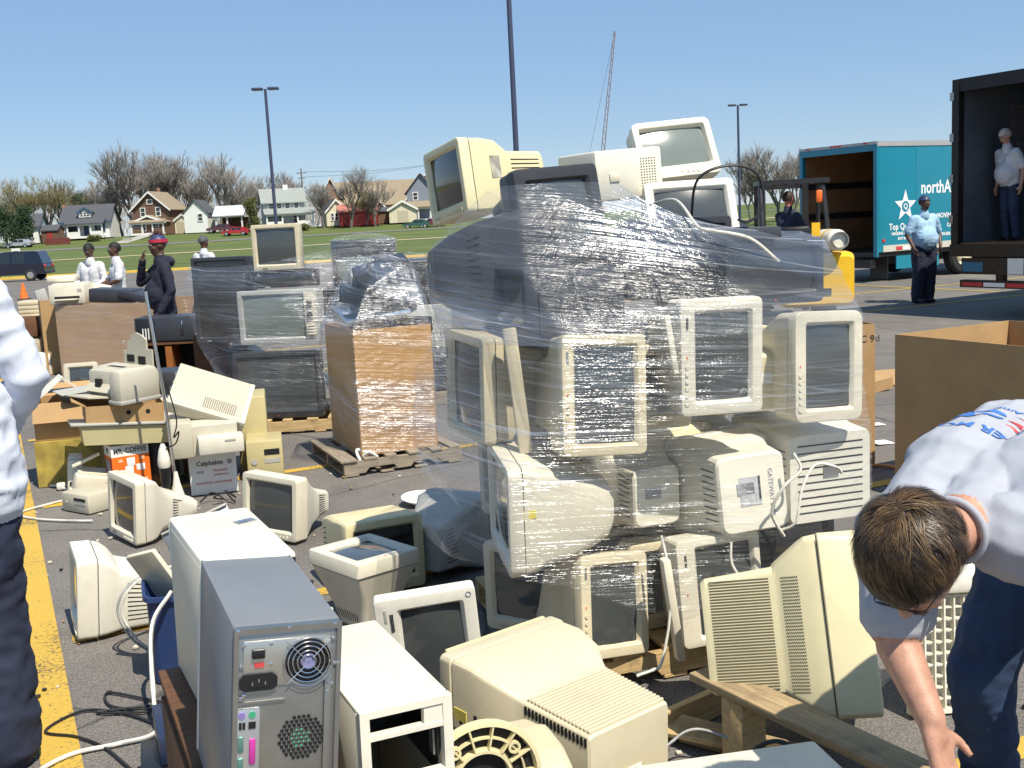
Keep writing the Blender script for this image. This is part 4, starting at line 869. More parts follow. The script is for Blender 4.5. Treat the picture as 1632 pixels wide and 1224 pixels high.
cable('white cord curving over the asphalt to the bottom edge', [(-1.40, 4.22, .40), (-1.45, 4.1, .30), (-1.40, 3.9, .1), (-1.36, 3.78, .02), (-1.48, 3.72, .008), (-1.62, 3.66, .008), (-1.70, 3.52, .008), (-1.72, 3.30, .008)], .009, CORDW)
cable('thin black cord lying in a loop on the asphalt', [(-1.27, 3.72, .02), (-1.38, 3.86, .006), (-1.55, 3.98, .006), (-1.72, 4.02, .006), (-1.80, 3.86, .006), (-1.66, 3.80, .006), (-1.52, 3.70, .006), (-1.36, 3.52, .006), (-1.25, 3.42, .006)], .005, CORDB)
cable('second black cord in two flat loops beside the bin', [(-1.34, 4.02, .006), (-1.5, 4.10, .006), (-1.68, 4.18, .006), (-1.62, 4.05, .006), (-1.45, 4.0, .006), (-1.36, 4.0, .006), (-1.5, 3.98, .006), (-1.66, 4.0, .006), (-1.5, 4.03, .006), (-1.34, 4.05, .006)], .005, CORDB)
cable('tangle of black cord by the decks', [(-1.25, 3.75, .01), (-1.33, 3.70, .03), (-1.36, 3.62, .01), (-1.28, 3.60, .04), (-1.24, 3.68, .02), (-1.33, 3.66, .05), (-1.30, 3.58, .01)], .005, CORDB)
for k, (dx, dz) in enumerate(((0, 0), (.018, .008))):
    cable(('white' if k else 'dark grey')+' cord draped over the slumped white monitor', [(-1.50+dx, 4.92, .31+dz), (-1.62+dx, 4.72, .335), (-1.72+dx, 4.62, .30), (-1.76+dx, 4.58, .2), (-1.70+dx, 4.56, .08), (-1.62+dx, 4.56, .02), (-1.52, 4.52, .01)], .006, CORDG if k == 0 else CORDW)
for k in range(3): cable('%s white cord coiled on the line by the slumped monitor' % ('flat', 'raised', 'short')[k], [(-1.66+.01*k, 4.60+.02*k, .01+.01*k), (-1.55, 4.52+.03*k, .015+.012*k), (-1.46, 4.56, .02), (-1.45, 4.62+.02*k, .02+.01*k), (-1.54, 4.60, .03), (-1.64, 4.57, .02)], .006, CORDW)
# --- white plastic grille panel behind the bending man
gr_ = thing('grille_panel', 'white plastic grille panel standing behind the bending man', 'grille', (1.50, 3.66, 0), (-8, 4, 12))
part('frame', MB().bx(-.17, -.155, -.02, .02, 0, .42).bx(.155, .17, -.02, .02, 0, .42).bx(-.155, .155, -.02, .02, 0, .015), BRIGHT, gr_, 0); part('cap', MB().rbox((0, .01, .47), (.36, .10, .10), .02), BRIGHT, gr_)
for i in range(7): part('upright_bar', MB().box((-.115+.0385*i, -.006, .215), (.006, .02, .40)), BRIGHT, gr_, 0)
for j in range(10): part('cross_bar', MB().box((0, .002, .05+.04*j), (.31, .02, .006)), BRIGHT, gr_, 0)
part('back_sheet', MB().box((0, .03, .21), (.31, .006, .41)), GREYP, gr_, 0)
# plate-like lid on the ground
solo('paper_plate', 'crumpled white plate lying on the asphalt by the brown box pallet', 'plate', MB().lathe([(.0, .012), (.07, .012), (.10, .03), (.135, .045), (.14, .047), (.10, .02), (.06, .003), (0, .003)], 24, cap=False), PAPER, (-.62, 6.95, .0), (4, 3, 0))
for lab, x, y, s_ in (('small paper scrap on the asphalt, nearer the big carton', 1405, 706, .12), ('small white paper scrap on the asphalt, farther away', 1397, 677, .09)):
    p = gp(x, y); solo('paper_scrap', lab, 'paper', MB().box((0, 0, .006), (s_*1.3, s_, .004), (2, 3, 0)), PAPER, p, (0, 0, 20), 'paper scraps')
# ================================================================== wrapped loads and heaps at the left
# --- brown box on its pallet, electronics bulging from the top
planks_pallet('weathered pallet under the tall wrapped brown box', (-1.02, 8.42, 0), (0, 0, 24), .92, .95, PINE_GREY, n=6)
bb = carton('tall brown cardboard box wrapped in film on its own pallet', (-1.02, 8.42, .127), (0, 0, 24), .60, .80, .93, mat('orange_brown_cardboard', (.44,.24,.075), .8, .08, 4, .25, 90), name='cardboard_box')  # one even orange-brown on every panel of this box
tops = [bb]
for lab, p, rot_, s_, m_ in (('silver deck heaped on top of the wrapped brown box', (-1.05, 8.45, 1.04), (8, -6, 20), (.50, .5, .14), CHROME), ('black deck heaped under the silver one in the brown box', (-.92, 8.5, .95), (-10, 6, 40), (.45, .5, .12), BLACKP), ('grey deck tipped up at the back of the brown box', (-1.0, 8.66, 1.16), (20, 5, 10), (.5, .2, .30), GREYP), ('black tuner lying over the silver deck on the brown box', (-1.0, 8.42, 1.19), (4, 8, 35), (.46, .42, .13), BLACKP), ('dark speaker tipped on its side at the top of the brown box', (-.93, 8.52, 1.32), (10, -14, 12), (.42, .3, .20), CHAR)):
    tops.append(solo('audio_deck', lab, 'audio deck', MB().rbox((0, 0, s_[2]/2), s_, .008), m_, p, rot_, 'decks in the brown box'))
film('stretch_wrap', 'film over the brown box, crumpled and shining on its top', tops, FILM_H, .13, 1.52, win=.5, step=.12, nth=180, nz=110, seed=7, cap=.06, wr=.008, extra=[(-1.42, 8.1, 1.0), (-1.38, 8.3, .95)])
solo('film_knot', 'white knotted end of film at the foot of the brown box', 'plastic', MB().tube(catmull([(0, 0, 0), (.05, -.02, .03), (.10, 0, -.01), (.04, .02, .02), (-.05, .03, .04), (-.02, 0, -.04), (.06, -.01, -.06)], 5), .012, 6), PAPER, (-1.12, 7.93, .13))
# --- wrapped televisions
planks_pallet('pine pallet under the wrapped televisions', (-2.05, 10.25, 0), (0, 0, 4), 1.75, 1.15, PINE, n=9)
TV = []
def tv(label, pos, rot, w, h, d, body, screen, **k):
    o = crt(label, pos, rot, w, h, d, body, None, screen, yc=.03, name='television', cat='television', group='wrapped televisions', rad=.012, bz=.08, **k); TV.append(o); return o
tv('big dark console television at the bottom of the wrapped televisions', (-2.10, 9.78, .13), (0, 0, -4), .80, .60, .50, DARKP, SCREEN, border=.04, chin=.06, buttons=0)
t_ = tv('woodgrain television with pale green screen and a control panel, middle of the pile', (-2.05, 9.80, .80), (0, 0, -6), .72, .48, .48, GREYP, SCREEN_L, border=.04, chin=.05, buttons=0)
part('control_panel', MB().rbox((.30, -.035, .25), (.10, .012, .40), .004), PUTTY, t_)
for i in range(4): part('channel_key', MB().rbox((.30, -.045, .08+i*.025), (.07, .012, .016), .002), WHITE, t_)
for i in range(2): part('dial', MB().cyl((.30, -.05, .35-.1*i), .028, .02, 'Y', 16), BLACKP, t_)
tv('dark television with a grey screen at the right foot of the pile', (-1.42, 9.95, .13), (0, 0, 8), .46, .55, .45, DARKP, SCREEN_L, buttons=0)
tv('black television above it behind cloudy film', (-1.42, 10.0, .72), (0, 0, 6), .50, .55, .45, CHAR, SCREEN_D, buttons=4)
tv('small black television at the top right of the pile', (-1.35, 10.0, 1.28), (0, 0, 5), .42, .30, .4, DARKP, SCREEN_L, buttons=0)
tv('off-white monitor crowning the wrapped televisions', (-2.08, 10.10, 1.44), (0, 0, -6), .44, .42, .40, BEIGE, SCREEN, buttons=0)
tv('black stereo television under the crowning monitor', (-2.0, 10.0, 1.29), (0, 0, 4), .60, .16, .4, BLACKP, SCREEN_D, border=.02, chin=.02, buttons=0)
tv('large dark television behind the left side of the pile', (-2.62, 10.40, .13), (0, 0, -80), .70, .62, .45, CHAR, SCREEN_D, buttons=0)
tv('dark grey projection television standing tall at the left of the pile', (-2.72, 10.55, .76), (0, 0, -10), .58, .82, .45, CHAR, SCREEN_D, buttons=0, vents=None)
film('stretch_wrap', 'cloudy film round the pile of televisions', TV, FILM, .20, 1.62, win=.6, step=.16, nth=200, nz=90, seed=11, wr=.006, extra=[(-2.0, 9.66, 1.2), (-2.9, 9.9, 1.3), (-1.05, 10.3, 1.5)], top=lambda th: -.04+.08*math.sin(th+1))
# --- two more wrapped loads behind
for lab, px, py, y, w_, h_, m_, z_ in (('grey wrapped load standing behind the television pile', 578, 376, 12.6, .72, 1.66, CHAR, 0), ('dark wrapped load with shiny folds, right of the grey one', 650, 392, 11.2, .70, 1.45, DARKP, 0)):
    p = at(px, py, y); A = thing('wrapped_load', lab, 'load', (p.x, p.y, 0), (0, 0, 14), 'wrapped loads behind the televisions')
    part('pallet_base', MB().box((0, 0, .06), (w_+.2, .8, .12)), PINE_GREY, A, 0)
    hh = (h_-.13)/3
    for i in range(3): part('appliance', MB().rbox((.02*(i % 2)-.01, 0, .125+hh*(i+.5)), (w_-.03*i, .66, hh-.004), .02), (m_, GREYP, m_)[i], A)
    film('stretch_wrap', 'film round the '+lab.replace(' standing', '').replace(' with shiny folds, right of the grey one', ' at the right'), [A], FILM, .15, h_, win=.9, step=.3, nth=120, nz=60, seed=px, cap=.06, wr=.012)
# --- low wrapped gaylord with heaped equipment
GB = carton('low wide cardboard bin wrapped in film, filled with old office machines', (-4.95, 14.95, 0), (0, 0, -14), 1.95, 1.1, .96, mat('pale_cardboard', (.40,.26,.15), .8, .08, 4))
film('stretch_wrap', 'shiny film round the low wide cardboard bin', [GB], FILM, .03, .98, win=1.2, step=1.0, nth=180, nz=70, seed=17, wr=.012)
carton('narrow open cardboard box standing left of the wrapped bin', (-6.30, 15.35, 0), (0, 0, 25), .42, .55, 1.02, CARD)
def at_on(px, py, y): return at(px, py, y)
def simple(name, label, cat, px, py, y, size, m_, rz=0, tilt=(0, 0), b=.012, detail=None, z=None):
    """a machine standing with the middle of its foot at the pixel's ray"""
    p = at(px, py, y)
    if z is not None: p.z = z
    t = thing(name, label, cat, p, (tilt[0], tilt[1], rz)); w, d, h = size
    part('case', MB().rbox((0, 0, h/2), size, b), m_, t)
    if detail == 'printer':
        part('paper_slot', MB().box((0, -d/2-.001, h*.35), (w*.7, .004, h*.12)), HOLE, t, 0); part('output_tray', MB().rbox((0, -d/2-.06, h*.25), (w*.66, .14, .012), .003), m_, t); part('lid', MB().rbox((0, .02, h+.008), (w*.9, d*.7, .02), .006), m_, t); part('control_strip', MB().box((w*.36, -d/2-.002, h*.7), (w*.12, .004, h*.15)), GREYP, t, 0)
    if detail == 'pc':
        part('drive_bay', MB().box((w*.2, -d/2-.001, h*.72), (w*.42, .004, h*.14)), HOLE, t, 0); part('drive_bay', MB().box((w*.2, -d/2-.001, h*.5), (w*.42, .004, h*.1)), GREYP, t, 0); part('power_button', MB().cyl((-w*.3, -d/2-.003, h*.5), h*.07, .008, 'Y', 12), GREYP, t)
    if detail == 'rows':
        for i in range(5): part('drawer', MB().rbox((0, -d/2-.004, h*(.1+.2*i)), (w*.94, .01, h*.16), .003), m_, t)
    return t
simple('laser_printer', 'off-white laser printer on the wrapped bin with a grey front', 'printer', 115, 462, 14.9, (.48, .4, .26), WHITE, 0, detail='printer', z=.97)
simple('printer', 'flat white machine lying on the laser printer', 'printer', 100, 431, 15.1, (.36, .3, .08), BRIGHT, 5, z=1.262)
simple('keyboard', 'grey keyboard standing on end in the narrow box', 'keyboard', 75, 470, 15.3, (.14, .04, .42), GREYP, 20, (0, -12), z=.75)
simple('computer_case', 'beige computer case stacked left of the narrow box', 'computer', 52, 474, 16.0, (.34, .4, .30), BEIGE, 10, detail='rows', z=.68)
simple('plastic_panel', 'pale green-white panel tilted up behind the dark machine', 'panel', 152, 455, 15.0, (.30, .05, .24), WHITE, 0, (-20, 12), z=.98)
simple('copier', 'black office machine lying open on the wrapped bin', 'office machine', 186, 477, 14.7, (.60, .4, .18), DARKP, -4, (0, 4), b=.02, z=.97)
simple('scanner', 'dark flat machine at the right end of the wrapped bin', 'scanner', 225, 478, 14.6, (.45, .4, .10), CHAR, -20, (0, 12), z=.99)
for i in range(5):
    simple('white_appliance', 'white office machine in the stack behind the hooded man, number %s from the top' % ('one', 'two', 'three', 'four', 'five')[i], 'office machine', 287, 0, 14.2, (.22, .4, .21), BRIGHT, 10, detail='printer', z=.97-.22*i+.06)
# heap beyond the left man
simple('computer_tower', 'white computer tower standing left of the narrow box', 'computer', 64, 520, 15.9, (.18, .4, .45), BRIGHT, 20, detail='pc', z=.30)
simple('cardboard_box', 'brown box beneath the white tower at the far left', 'box', 64, 560, 15.95, (.4, .5, .30), CARD_D, 20, z=0)
simple('storage_box', 'white tub with a blue rim on the asphalt at the far left', 'tub', 52, 582, 15.2, (.62, .4, .30), PAPER, 5, z=0)
simple('typewriter', 'black and beige machine on the white tub', 'typewriter', 40, 545, 15.2, (.40, .34, .16), PUTTY, -8, detail='printer', z=.30)
simple('tool_case', 'dark machine with a cream lid on the heap at the far left', 'office machine', 40, 515, 15.5, (.38, .3, .28), BROWNWOOD, 8, z=.50)
simple('red_case', 'red box at the far left of the heap', 'box', 26, 515, 15.6, (.14, .3, .22), mat('red_plastic', (.45,.02,.04), .4), 8, z=.50)
simple('carton_base', 'brown carton under the dark machine at the far left', 'box', 36, 560, 15.62, (.6, .34, .49), CARD_D, 8, z=0)
simple('beige_base', 'tall beige cabinet under the stacked beige case', 'cabinet', 52, 0, 16.05, (.36, .4, .67), PUTTY, 10, detail='rows', z=0)
def cone(label, px, py, y):
    p = gp(px, py); t = thing('traffic_cone', label, 'traffic cone', (p.x, p.y, gz(p.x, p.y)), group='traffic cones'); part('body', MB().lathe([(.15, .03), (.035, .55), (.02, .56)], 20), ORANGEM, t); part('foot', MB().rbox((0, 0, .015), (.36, .36, .03), .01), BLACKM, t)
cone('orange traffic cone by the beige machines at the far left', 38, 471, 18)
# --- dark TV / stereo on a wooden cabinet in mid distance
p = gp(285, 625)
wc_ = thing('wooden_cabinet', 'open orange-brown wooden cabinet behind the printer heap', 'cabinet', (-3.72, 12.3, 0), (0, 0, 4))
part('side', MB().bx(-.36, -.33, -.22, .22, 0, .62), mat('orange_veneer', (.30,.10,.02), .5, .15, 6), wc_, 0); part('side', MB().bx(.33, .36, -.22, .22, 0, .62), MATS['orange_veneer'], wc_, 0); part('divider', MB().bx(-.1, -.03, -.22, .22, .02, .60), MATS['orange_veneer'], wc_, 0)
part('top_panel', MB().bx(-.37, .37, -.23, .23, .62, .65), BROWNWOOD, wc_, 0); part('back', MB().bx(-.33, .33, .19, .22, 0, .62), HOLE, wc_, 0); part('shelf', MB().bx(-.33, .33, -.2, .19, .0, .02), BROWNWOOD, wc_, 0)
ms = thing('microwave', 'dark grey microwave standing on the wooden cabinet', 'microwave', (-3.72, 12.28, .65), (0, 0, 3)); part('case', MB().rbox((0, 0, .14), (.80, .42, .27), .008), DARKP, ms); part('door', MB().rbox((.10, -.215, .14), (.56, .02, .25), .006), CHAR, ms); part('keypad', MB().rbox((-.29, -.215, .14), (.18, .02, .25), .004), BLACKP, ms); part('handle', MB().tube([(.12, -.23, .08), (.12, -.25, .12), (.12, -.25, .18), (.12, -.23, .22)], .008), CHROME, ms)
for i in range(3): part('white_key', MB().box((-.31+.03*i, -.2265, .10), (.012, .003, .12)), PAPER, ms, 0)
simple('speaker', 'tall dark wooden loudspeaker left of the television pile', 'speaker', 345, 622, 11.2, (.34, .32, .80), BROWNWOOD, 10, z=0)
# --- the printer heap
y = 7.75
def boxat(label, px, py, y, size, rz, m_=None, flaps=(), z=0, **k):
    p = at(px, py, y); return carton(label, (p.x, p.y, z), (0, 0, rz), *size, m_, flaps, **k)
cb = thing('appliance_box', 'orange and white coffee maker carton standing in the printer heap', 'box', (-2.78, 7.72, 0), (0, 0, 33)); OR = mat('orange_print', (.80,.16,.01), .55, .05, 6, coat=.2); MAR = mat('maroon_print', (.28,.02,.04), .5)
cw, cd, ch = .26, .20, .36
part('lower_walls', MB().bx(-cw/2, cw/2, -cd/2, cd/2, 0, ch*.78), OR, cb, 0); part('upper_walls', MB().bx(-cw/2, cw/2, -cd/2, cd/2, ch*.78, ch), PAPER, cb, 0)
part('side_stripe', MB().bx(-cw/2-.001, -cw/2, -.095, -.05, 0, ch*.78), MAR, cb, 0); part('side_window', MB().bx(-cw/2-.0015, -cw/2, -.03, .07, .03, ch*.70), mat('photo_print', (.32,.33,.36), .5, .5, 9), cb, 0)
lettering('MR. COFFEE', .052, INK, cb, (0, -cd/2-.001, ch*.885), (90, 0, 0), sx=.82, bold=.001)
lettering('MR.', .05, INK, cb, (-cw/2-.001, 0, ch*.885), (90, 0, -90), sx=.8)
wm = MB().rbox((0, -cd/2-.001, .235), (.055, .003, .06), .012).rbox((-.015, -cd/2-.0012, .14), (.055, .003, .13), .02).rbox((.065, -cd/2-.001, .19), (.06, .003, .045), .018)
part('pictured_maker', wm, INK_W, cb); part('pictured_jug', MB().rbox((.0, -cd/2-.003, .09), (.05, .003, .05), .014), mat('jug_print', (.03,.05,.2), .5), cb)
for x, z in ((-.07, .25), (.08, .255), (-.085, .14), (.09, .10)): part('printed_note', MB().box((x, -cd/2-.001, z), (.03, .002, .022)), mat('note_print', (.85,.45,.25), .5, .4, 90), cb, 0)
ol = thing('scanner_bed', 'khaki flatbed case balanced on the coffee maker carton', 'scanner', (-2.80, 7.76, .36), (-4, 5, 24)); part('base', MB().loft([[(x, y, z) for x, y in ((-.30+i_, -.21+i_), (.30-i_, -.21+i_), (.30-i_, .21-i_), (-.30+i_, .21-i_))] for z, i_ in ((0, .02), (.13, 0))]), OLIVE, ol, 0); part('lid', MB().rbox((-.03, .0, .145), (.68, .46, .02), .006), GREYP, ol)
hb_ = carton('shallow cardboard tray with two round holes under the top printer', (-2.80, 7.78, .53), (2, 3, 24), .52, .42, .13, CARD, flaps=(('l', 65, .1),))
for x in (.02, .15): part('hand_hole', MB().cyl((x, -.2105, .075), .016, .003, 'Y', 14), HOLE, hb_)
pr = thing('inkjet_printer', 'putty inkjet printer with stepped paper support, top of the heap', 'printer', (-2.78, 7.76, .67), (0, 2, -34)); pr.scale = (1.12, 1.12, 1.15)
part('body', MB().rbox((.0, .02, .095), (.40, .24, .19), .02), PUTTY, pr); part('right_end', MB().rbox((.15, -.02, .105), (.12, .30, .21), .03), PUTTY, pr); part('foot_band', MB().rbox((.15, -.02, .012), (.125, .305, .024), .004), GREYP, pr)
part('front_cover', MB().prism([(-.14, .06), (-.02, .20), (.10, .205), (.12, .19), (-.10, .05)], -.19, .09, 'X'), PUTTY, pr, 0); part('carriage_gap', MB().box((-.08, -.105, .11), (.05, .03, .05)), HOLE, pr, 0); part('top_slot', MB().box((-.03, .0, .196), (.16, .035, .012)), HOLE, pr, 0)
part('output_tray', MB().rbox((-.08, -.21, .012), (.26, .16, .012), .003), PUTTY, pr, 0, (0, 0, 0), (-8, 0, 0)); part('output_flap', MB().rbox((-.22, -.17, .02), (.10, .30, .008), .003), GREYP, pr, 0, rot=(0, 12, 0))
ps = part('paper_support', MB().prism([(-.13, .16), (-.13, .28), (-.09, .28), (-.09, .34), (-.05, .35), (-.05, .38), (.0, .40), (.06, .385), (.10, .36), (.10, .30), (.15, .30), (.15, .16)], .13, .142), PUTTY, pr, 0)
part('guide_slot', MB().box((-.06, .128, .235), (.07, .004, .045)), HOLE, ps, 0); part('guide_slot', MB().box((.05, .128, .225), (.07, .004, .055)), HOLE, ps, 0)
boxat('open brown carton at the left of the heap, flaps splayed', 115, 690, 8.3, (.46, .40, .28), 14, CARD, (('f', 150, .16), ('l', 130, .2), ('b', 60, .16)), z=.34)
boxat('yellow and black printed carton below the splayed one', 120, 760, 8.25, (.46, .42, .33), 14, mat('yellow_print_card', (.35,.26,.05), .7, .5, 5), (), z=0, open_top=False)
wf = thing('case_frame', 'white bent case cover lying over the splayed carton', 'panel', at(98, 628, 8.3), (0, 0, 30)); part('panel', MB().box((-.09, 0, .06), (.26, .22, .008), (0, -38, 0)), BRIGHT, wf, 0); part('panel', MB().box((.09, 0, .06), (.24, .22, .008), (0, 38, 0)), BRIGHT, wf, 0); part('inner_plate', MB().box((0, .02, .03), (.2, .18, .006)), CHAR, wf, 0)
crt('small grey-screened monitor behind the bent white cover', at(132, 622, 8.7), (-12, 0, 10), .26, .22, .25, PUTTY, None, SCREEN, buttons=0)
simple('cable_box', 'black circuit tray with loose cords on the yellow carton', 'circuit tray', 128, 672, 8.15, (.22, .16, .06), BLACKP, 20, z=.62)
wp1 = simple('printer', 'small white printer standing on its end left of the coffee maker carton', 'printer', 118, 768, 7.75, (.10, .22, .26), BRIGHT, 20, (0, 6), detail='printer', z=0)
wp2 = simple('printer', 'broken white printer chassis leaning by the coffee maker carton', 'printer', 142, 780, 7.65, (.24, .2, .14), WHITE, 30, (8, 14), detail='printer', z=.03)
simple('white_lever', 'long white plastic arm lying on the broken printer', 'plastic part', 138, 735, 7.6, (.20, .03, .02), BRIGHT, 25, (0, -20), b=.004)
simple('white_lever', 'flat white plastic strip on the asphalt left of the heap', 'plastic part', 95, 757, 8.0, (.22, .04, .015), BRIGHT, -18, b=.004, z=.0)
simple('power_adapter', 'small white plug on the asphalt by the stall line', 'plug', 98, 772, 7.9, (.07, .06, .05), BRIGHT, 20, z=0)
cable('white cord running from the plug over the stall line', [(-3.32, 7.86, .02), (-3.22, 7.78, .01), (-3.05, 7.66, .008), (-3.2, 7.5, .008), (-3.36, 7.22, .008), (-3.2, 7.05, .008), (-2.95, 6.95, .008), (-2.75, 6.9, .01)], .008, CORDW)
dp = simple('desktop_computer', 'small putty desktop unit on the asphalt at the foot of the heap', 'computer', 152, 810, 7.3, (.30, .30, .13), PUTTY, -35, detail='pc', z=0)
# right part of the heap
gp_ = thing('desktop_computer', 'putty desktop computer lying tilted with its perforated side up', 'computer', (-2.17, 7.72, .62), (34, 22, 12)); part('case', MB().rbox((0, 0, .05), (.52, .42, .10), .006), PUTTY, gp_); part('front_panel', MB().rbox((.27, 0, .05), (.03, .42, .105), .006), WHITE, gp_)
pm = MB()
for i in range(16):
    for j in range(8): pm.box((-.02+i*.0145, -.16+j*.014, .1005), (.008, .006, .002))
o_ = part('perforation', pm, HOLE, gp_, 0); o_['kind'] = 'stuff'
cm_ = MB()
rnd = random.Random(5)
for i in range(16): cm_.box((-.25+rnd.uniform(-.01, .01), -.18+i*.023, .05+rnd.uniform(-.03, .03)), (.03, .014, .02))
o_ = part('back_connectors', cm_, CHROME, gp_, 0); o_['kind'] = 'stuff'
pb = thing('laser_printer', 'chunky putty printer sitting on the lettered white box', 'printer', (-2.17, 7.62, .30), (0, 0, 18)); part('body', MB().prism([(-.20, 0), (.20, 0), (.20, .10), (.15, .20), (-.10, .23), (-.20, .20)], -.20, .20, 'X'), PUTTY, pb, 0); part('left_block', MB().rbox((-.17, -.02, .12), (.14, .44, .25), .012), PUTTY, pb); part('front_step', MB().rbox((.08, -.26, .08), (.30, .14, .12), .01), WHITE, pb); part('name_plate', MB().box((.14, -.332, .11), (.07, .003, .012)), GREYP, pb, 0)
lb = thing('appliance_box', 'white cookware carton with dark and red lettering below the chunky printer', 'box', (-2.16, 7.66, 0), (0, 0, 17)); part('walls', MB().rbox((0, 0, .145), (.32, .28, .29), .003, 1), PAPER, lb, 0)
lettering('Calphalon', .045, INK, lb, (-.02, -.1412, .22), (90, 0, 0), bold=.0008); lettering('ONE', .025, INK_B, lb, (-.09, -.1412, .16)); lettering('Nonstick', .026, INK_R, lb, (.05, -.1412, .165)); lettering('cookware', .026, INK_R, lb, (.05, -.1412, .135)); lettering('NONSTICK COOKWARE', .022, INK_R, lb, (.0, -.1412, .08)); part('round_logo', MB().cyl((.115, -.1408, .22), .018, .002, 'Y', 18), INK_G, lb)
ot = simple('computer_tower', 'olive-beige computer tower lying at the right of the heap', 'computer', 425, 752, 8.0, (.26, .36, .30), OLIVE, 12, detail='pc', z=0)
simple('computer_tower', 'olive-beige case standing behind the tilted desktop computer', 'computer', 405, 700, 8.35, (.22, .40, .58), OLIVE, 12, z=0)
simple('monitor', 'dark-faced monitor on the white box behind the top printer', 'monitor', 272, 625, 8.3, (.26, .3, .18), CHAR, 8, z=.62)
simple('support_box', 'white carton behind the top printer under the dark-faced monitor', 'box', 272, 700, 8.32, (.32, .36, .61), PAPER, 8, z=0)
simple('support_box', 'brown carton deep under the tilted desktop computer', 'box', 330, 700, 8.1, (.34, .34, .52), CARD, 25, z=0)
simple('support_box', 'black case in the shade right of the coffee maker carton', 'box', 262, 770, 7.95, (.22, .26, .34), BLACKP, 20, z=0)
# floor lamp
fl = thing('floor_lamp', 'chrome floor lamp with white cone foot standing in front of the heap', 'lamp', (-2.28, 7.20, 0), (0, 0, 0))
part('pole', MB().tube([(0, 0, .02), (-.03, .02, .7), (-.09, .03, 1.45)], .011, 8), CHROME, fl, 60); part('foot', MB().lathe([(.125, 0), (.12, .02), (.05, .06), (.025, .16), (.012, .24)], 28), BRIGHT, fl)
part('reflector', MB().lathe([(.012, .44), (.028, .40), (.040, .34), (.042, .30), (.036, .28)], 20, (-.06, -.03, 0)), BRIGHT, fl); part('socket', MB().lathe([(.036, .28), (.034, .18), (.022, .14)], 16, (-.06, -.03, 0)), BLACKP, fl)
part('lamp_cord', MB().tube(catmull([(.0, -.01, .85), (.05, -.03, .6), (.02, -.03, .48), (.06, -.04, .52), (.03, -.03, .44), (-.04, -.04, .40), (-.08, -.05, .3)], 6), .005), BLACKP, fl, 60)
cable('tangled black cord on the asphalt beside the lettered carton', [(-2.15, 7.25, .01), (-2.08, 7.3, .06), (-2.0, 7.28, .02), (-2.04, 7.2, .05), (-1.96, 7.22, .08), (-1.92, 7.3, .02), (-2.0, 7.34, .06), (-1.9, 7.2, .01)], .006, CORDB)
# ================================================================== trucks, fork-lift, cartons at the right
TEAL = mat('teal_paint', (.012,.23,.33), .35, .05, 1.2, coat=.3, dirt=.28, dirtcol=(.02,.12,.16)); PLY = mat('brown_plywood', (.27,.135,.06), .7, .2, 2.5, dirt=.25)
def wheel(parent, pos, r=.48, w=.26, face=1):
    g = thing
    t = part('wheel', MB().lathe([(r*.58, -w/2), (r*.9, -w/2), (r, -w*.35), (r, w*.35), (r*.9, w/2), (r*.58, w/2)], 36, (0,0,0), 'X', cap=False), RUBBER, parent, 30, pos)
    part('rim', MB().lathe([(r*.585, -face*w*.48), (r*.56, -face*w*.3), (r*.42, -face*w*.05), (r*.30, -face*w*.02), (r*.26, -face*w*.25), (r*.12, -face*w*.3), (.001, -face*w*.3)], 30, (0,0,0), 'X', cap=False), mat('painted_rim', (.68,.62,.48), .4, .1, 6, dirt=.25), t)
    return t
# --- teal box truck, open back to the left
bt = thing('box_truck', 'teal moving truck with an open back and white lettering on its side', 'truck', (9.851, 26.495, 0), (0, 0, -60.4)); w, d, h, z0 = 2.30, 7.2, 2.36, .66
o0 = (26.495, )
dy = 1.0   # the box reaches further back than the fitted length
F0 = -5.142/2
def B(x0, x1, y0, y1, za, zb): return MB().bx(x0, x1, F0+y0, F0+y1, z0+za, z0+zb)
box = part('box_side', B(w/2-.04, w/2, .0, d, 0, h), TEAL, bt, 0); part('box_side', B(-w/2, -w/2+.04, 0, d, 0, h), TEAL, bt, 0)
part('box_roof', B(-w/2, w/2, 0, d, h, h+.04), mat('grey_trim', (.48,.48,.46), .4, .1, 4, metal=.3), bt, 0); part('box_floor', B(-w/2+.04, w/2-.04, 0, d, -.10, .0), BLACKM, bt, 0); part('box_front', B(-w/2+.04, w/2-.04, d-.05, d, 0, h), PLY, bt, 0)
part('inner_lining', B(-w/2+.041, -w/2+.06, .1, d-.06, .0, h-.02), PLY, bt, 0); part('inner_lining', B(w/2-.06, w/2-.041, .1, d-.06, .0, h-.02), PLY, bt, 0); part('inner_back', B(-w/2+.06, w/2-.06, d-.08, d-.051, 0, h-.02), PLY, bt, 0)
for z in (.75, 1.45): part('lining_rail', B(-w/2+.062, -w/2+.09, .15, d-.1, z, z+.14), BLACKM, bt, 0)
part('rear_frame', B(-w/2-.01, -w/2+.09, -.05, .0, -.1, h+.04), TEAL, bt, 0); part('rear_frame', B(w/2-.09, w/2+.01, -.05, .0, -.1, h+.04), TEAL, bt, 0); part('rear_header', B(-w/2+.09, w/2-.09, -.05, .0, h-.16, h+.04), TEAL, bt, 0)
part('top_trim', B(w/2, w/2+.015, -.04, d, h-.07, h+.04), MATS['grey_trim'], bt, 0); part('top_trim', B(-w/2, w/2, -.065, -.05, h-.02, h+.04), MATS['grey_trim'], bt, 0)
for x in (-.85, -.12, 0, .12, .85): part('marker_light', B(x-.05, x+.05, -.08, -.066, h-.0, h+.03), INK_R, bt, 0)
part('lower_trim', B(w/2, w/2+.012, .15, d, .0, .14), mat('pale_trim', (.60,.58,.50), .5, .1, 5), bt, 0)
for i in range(6): part('panel_seam', B(w/2, w/2+.006, 1.18*i+.02, 1.18*i+.05, .14, h-.07), TEAL, bt, 0)
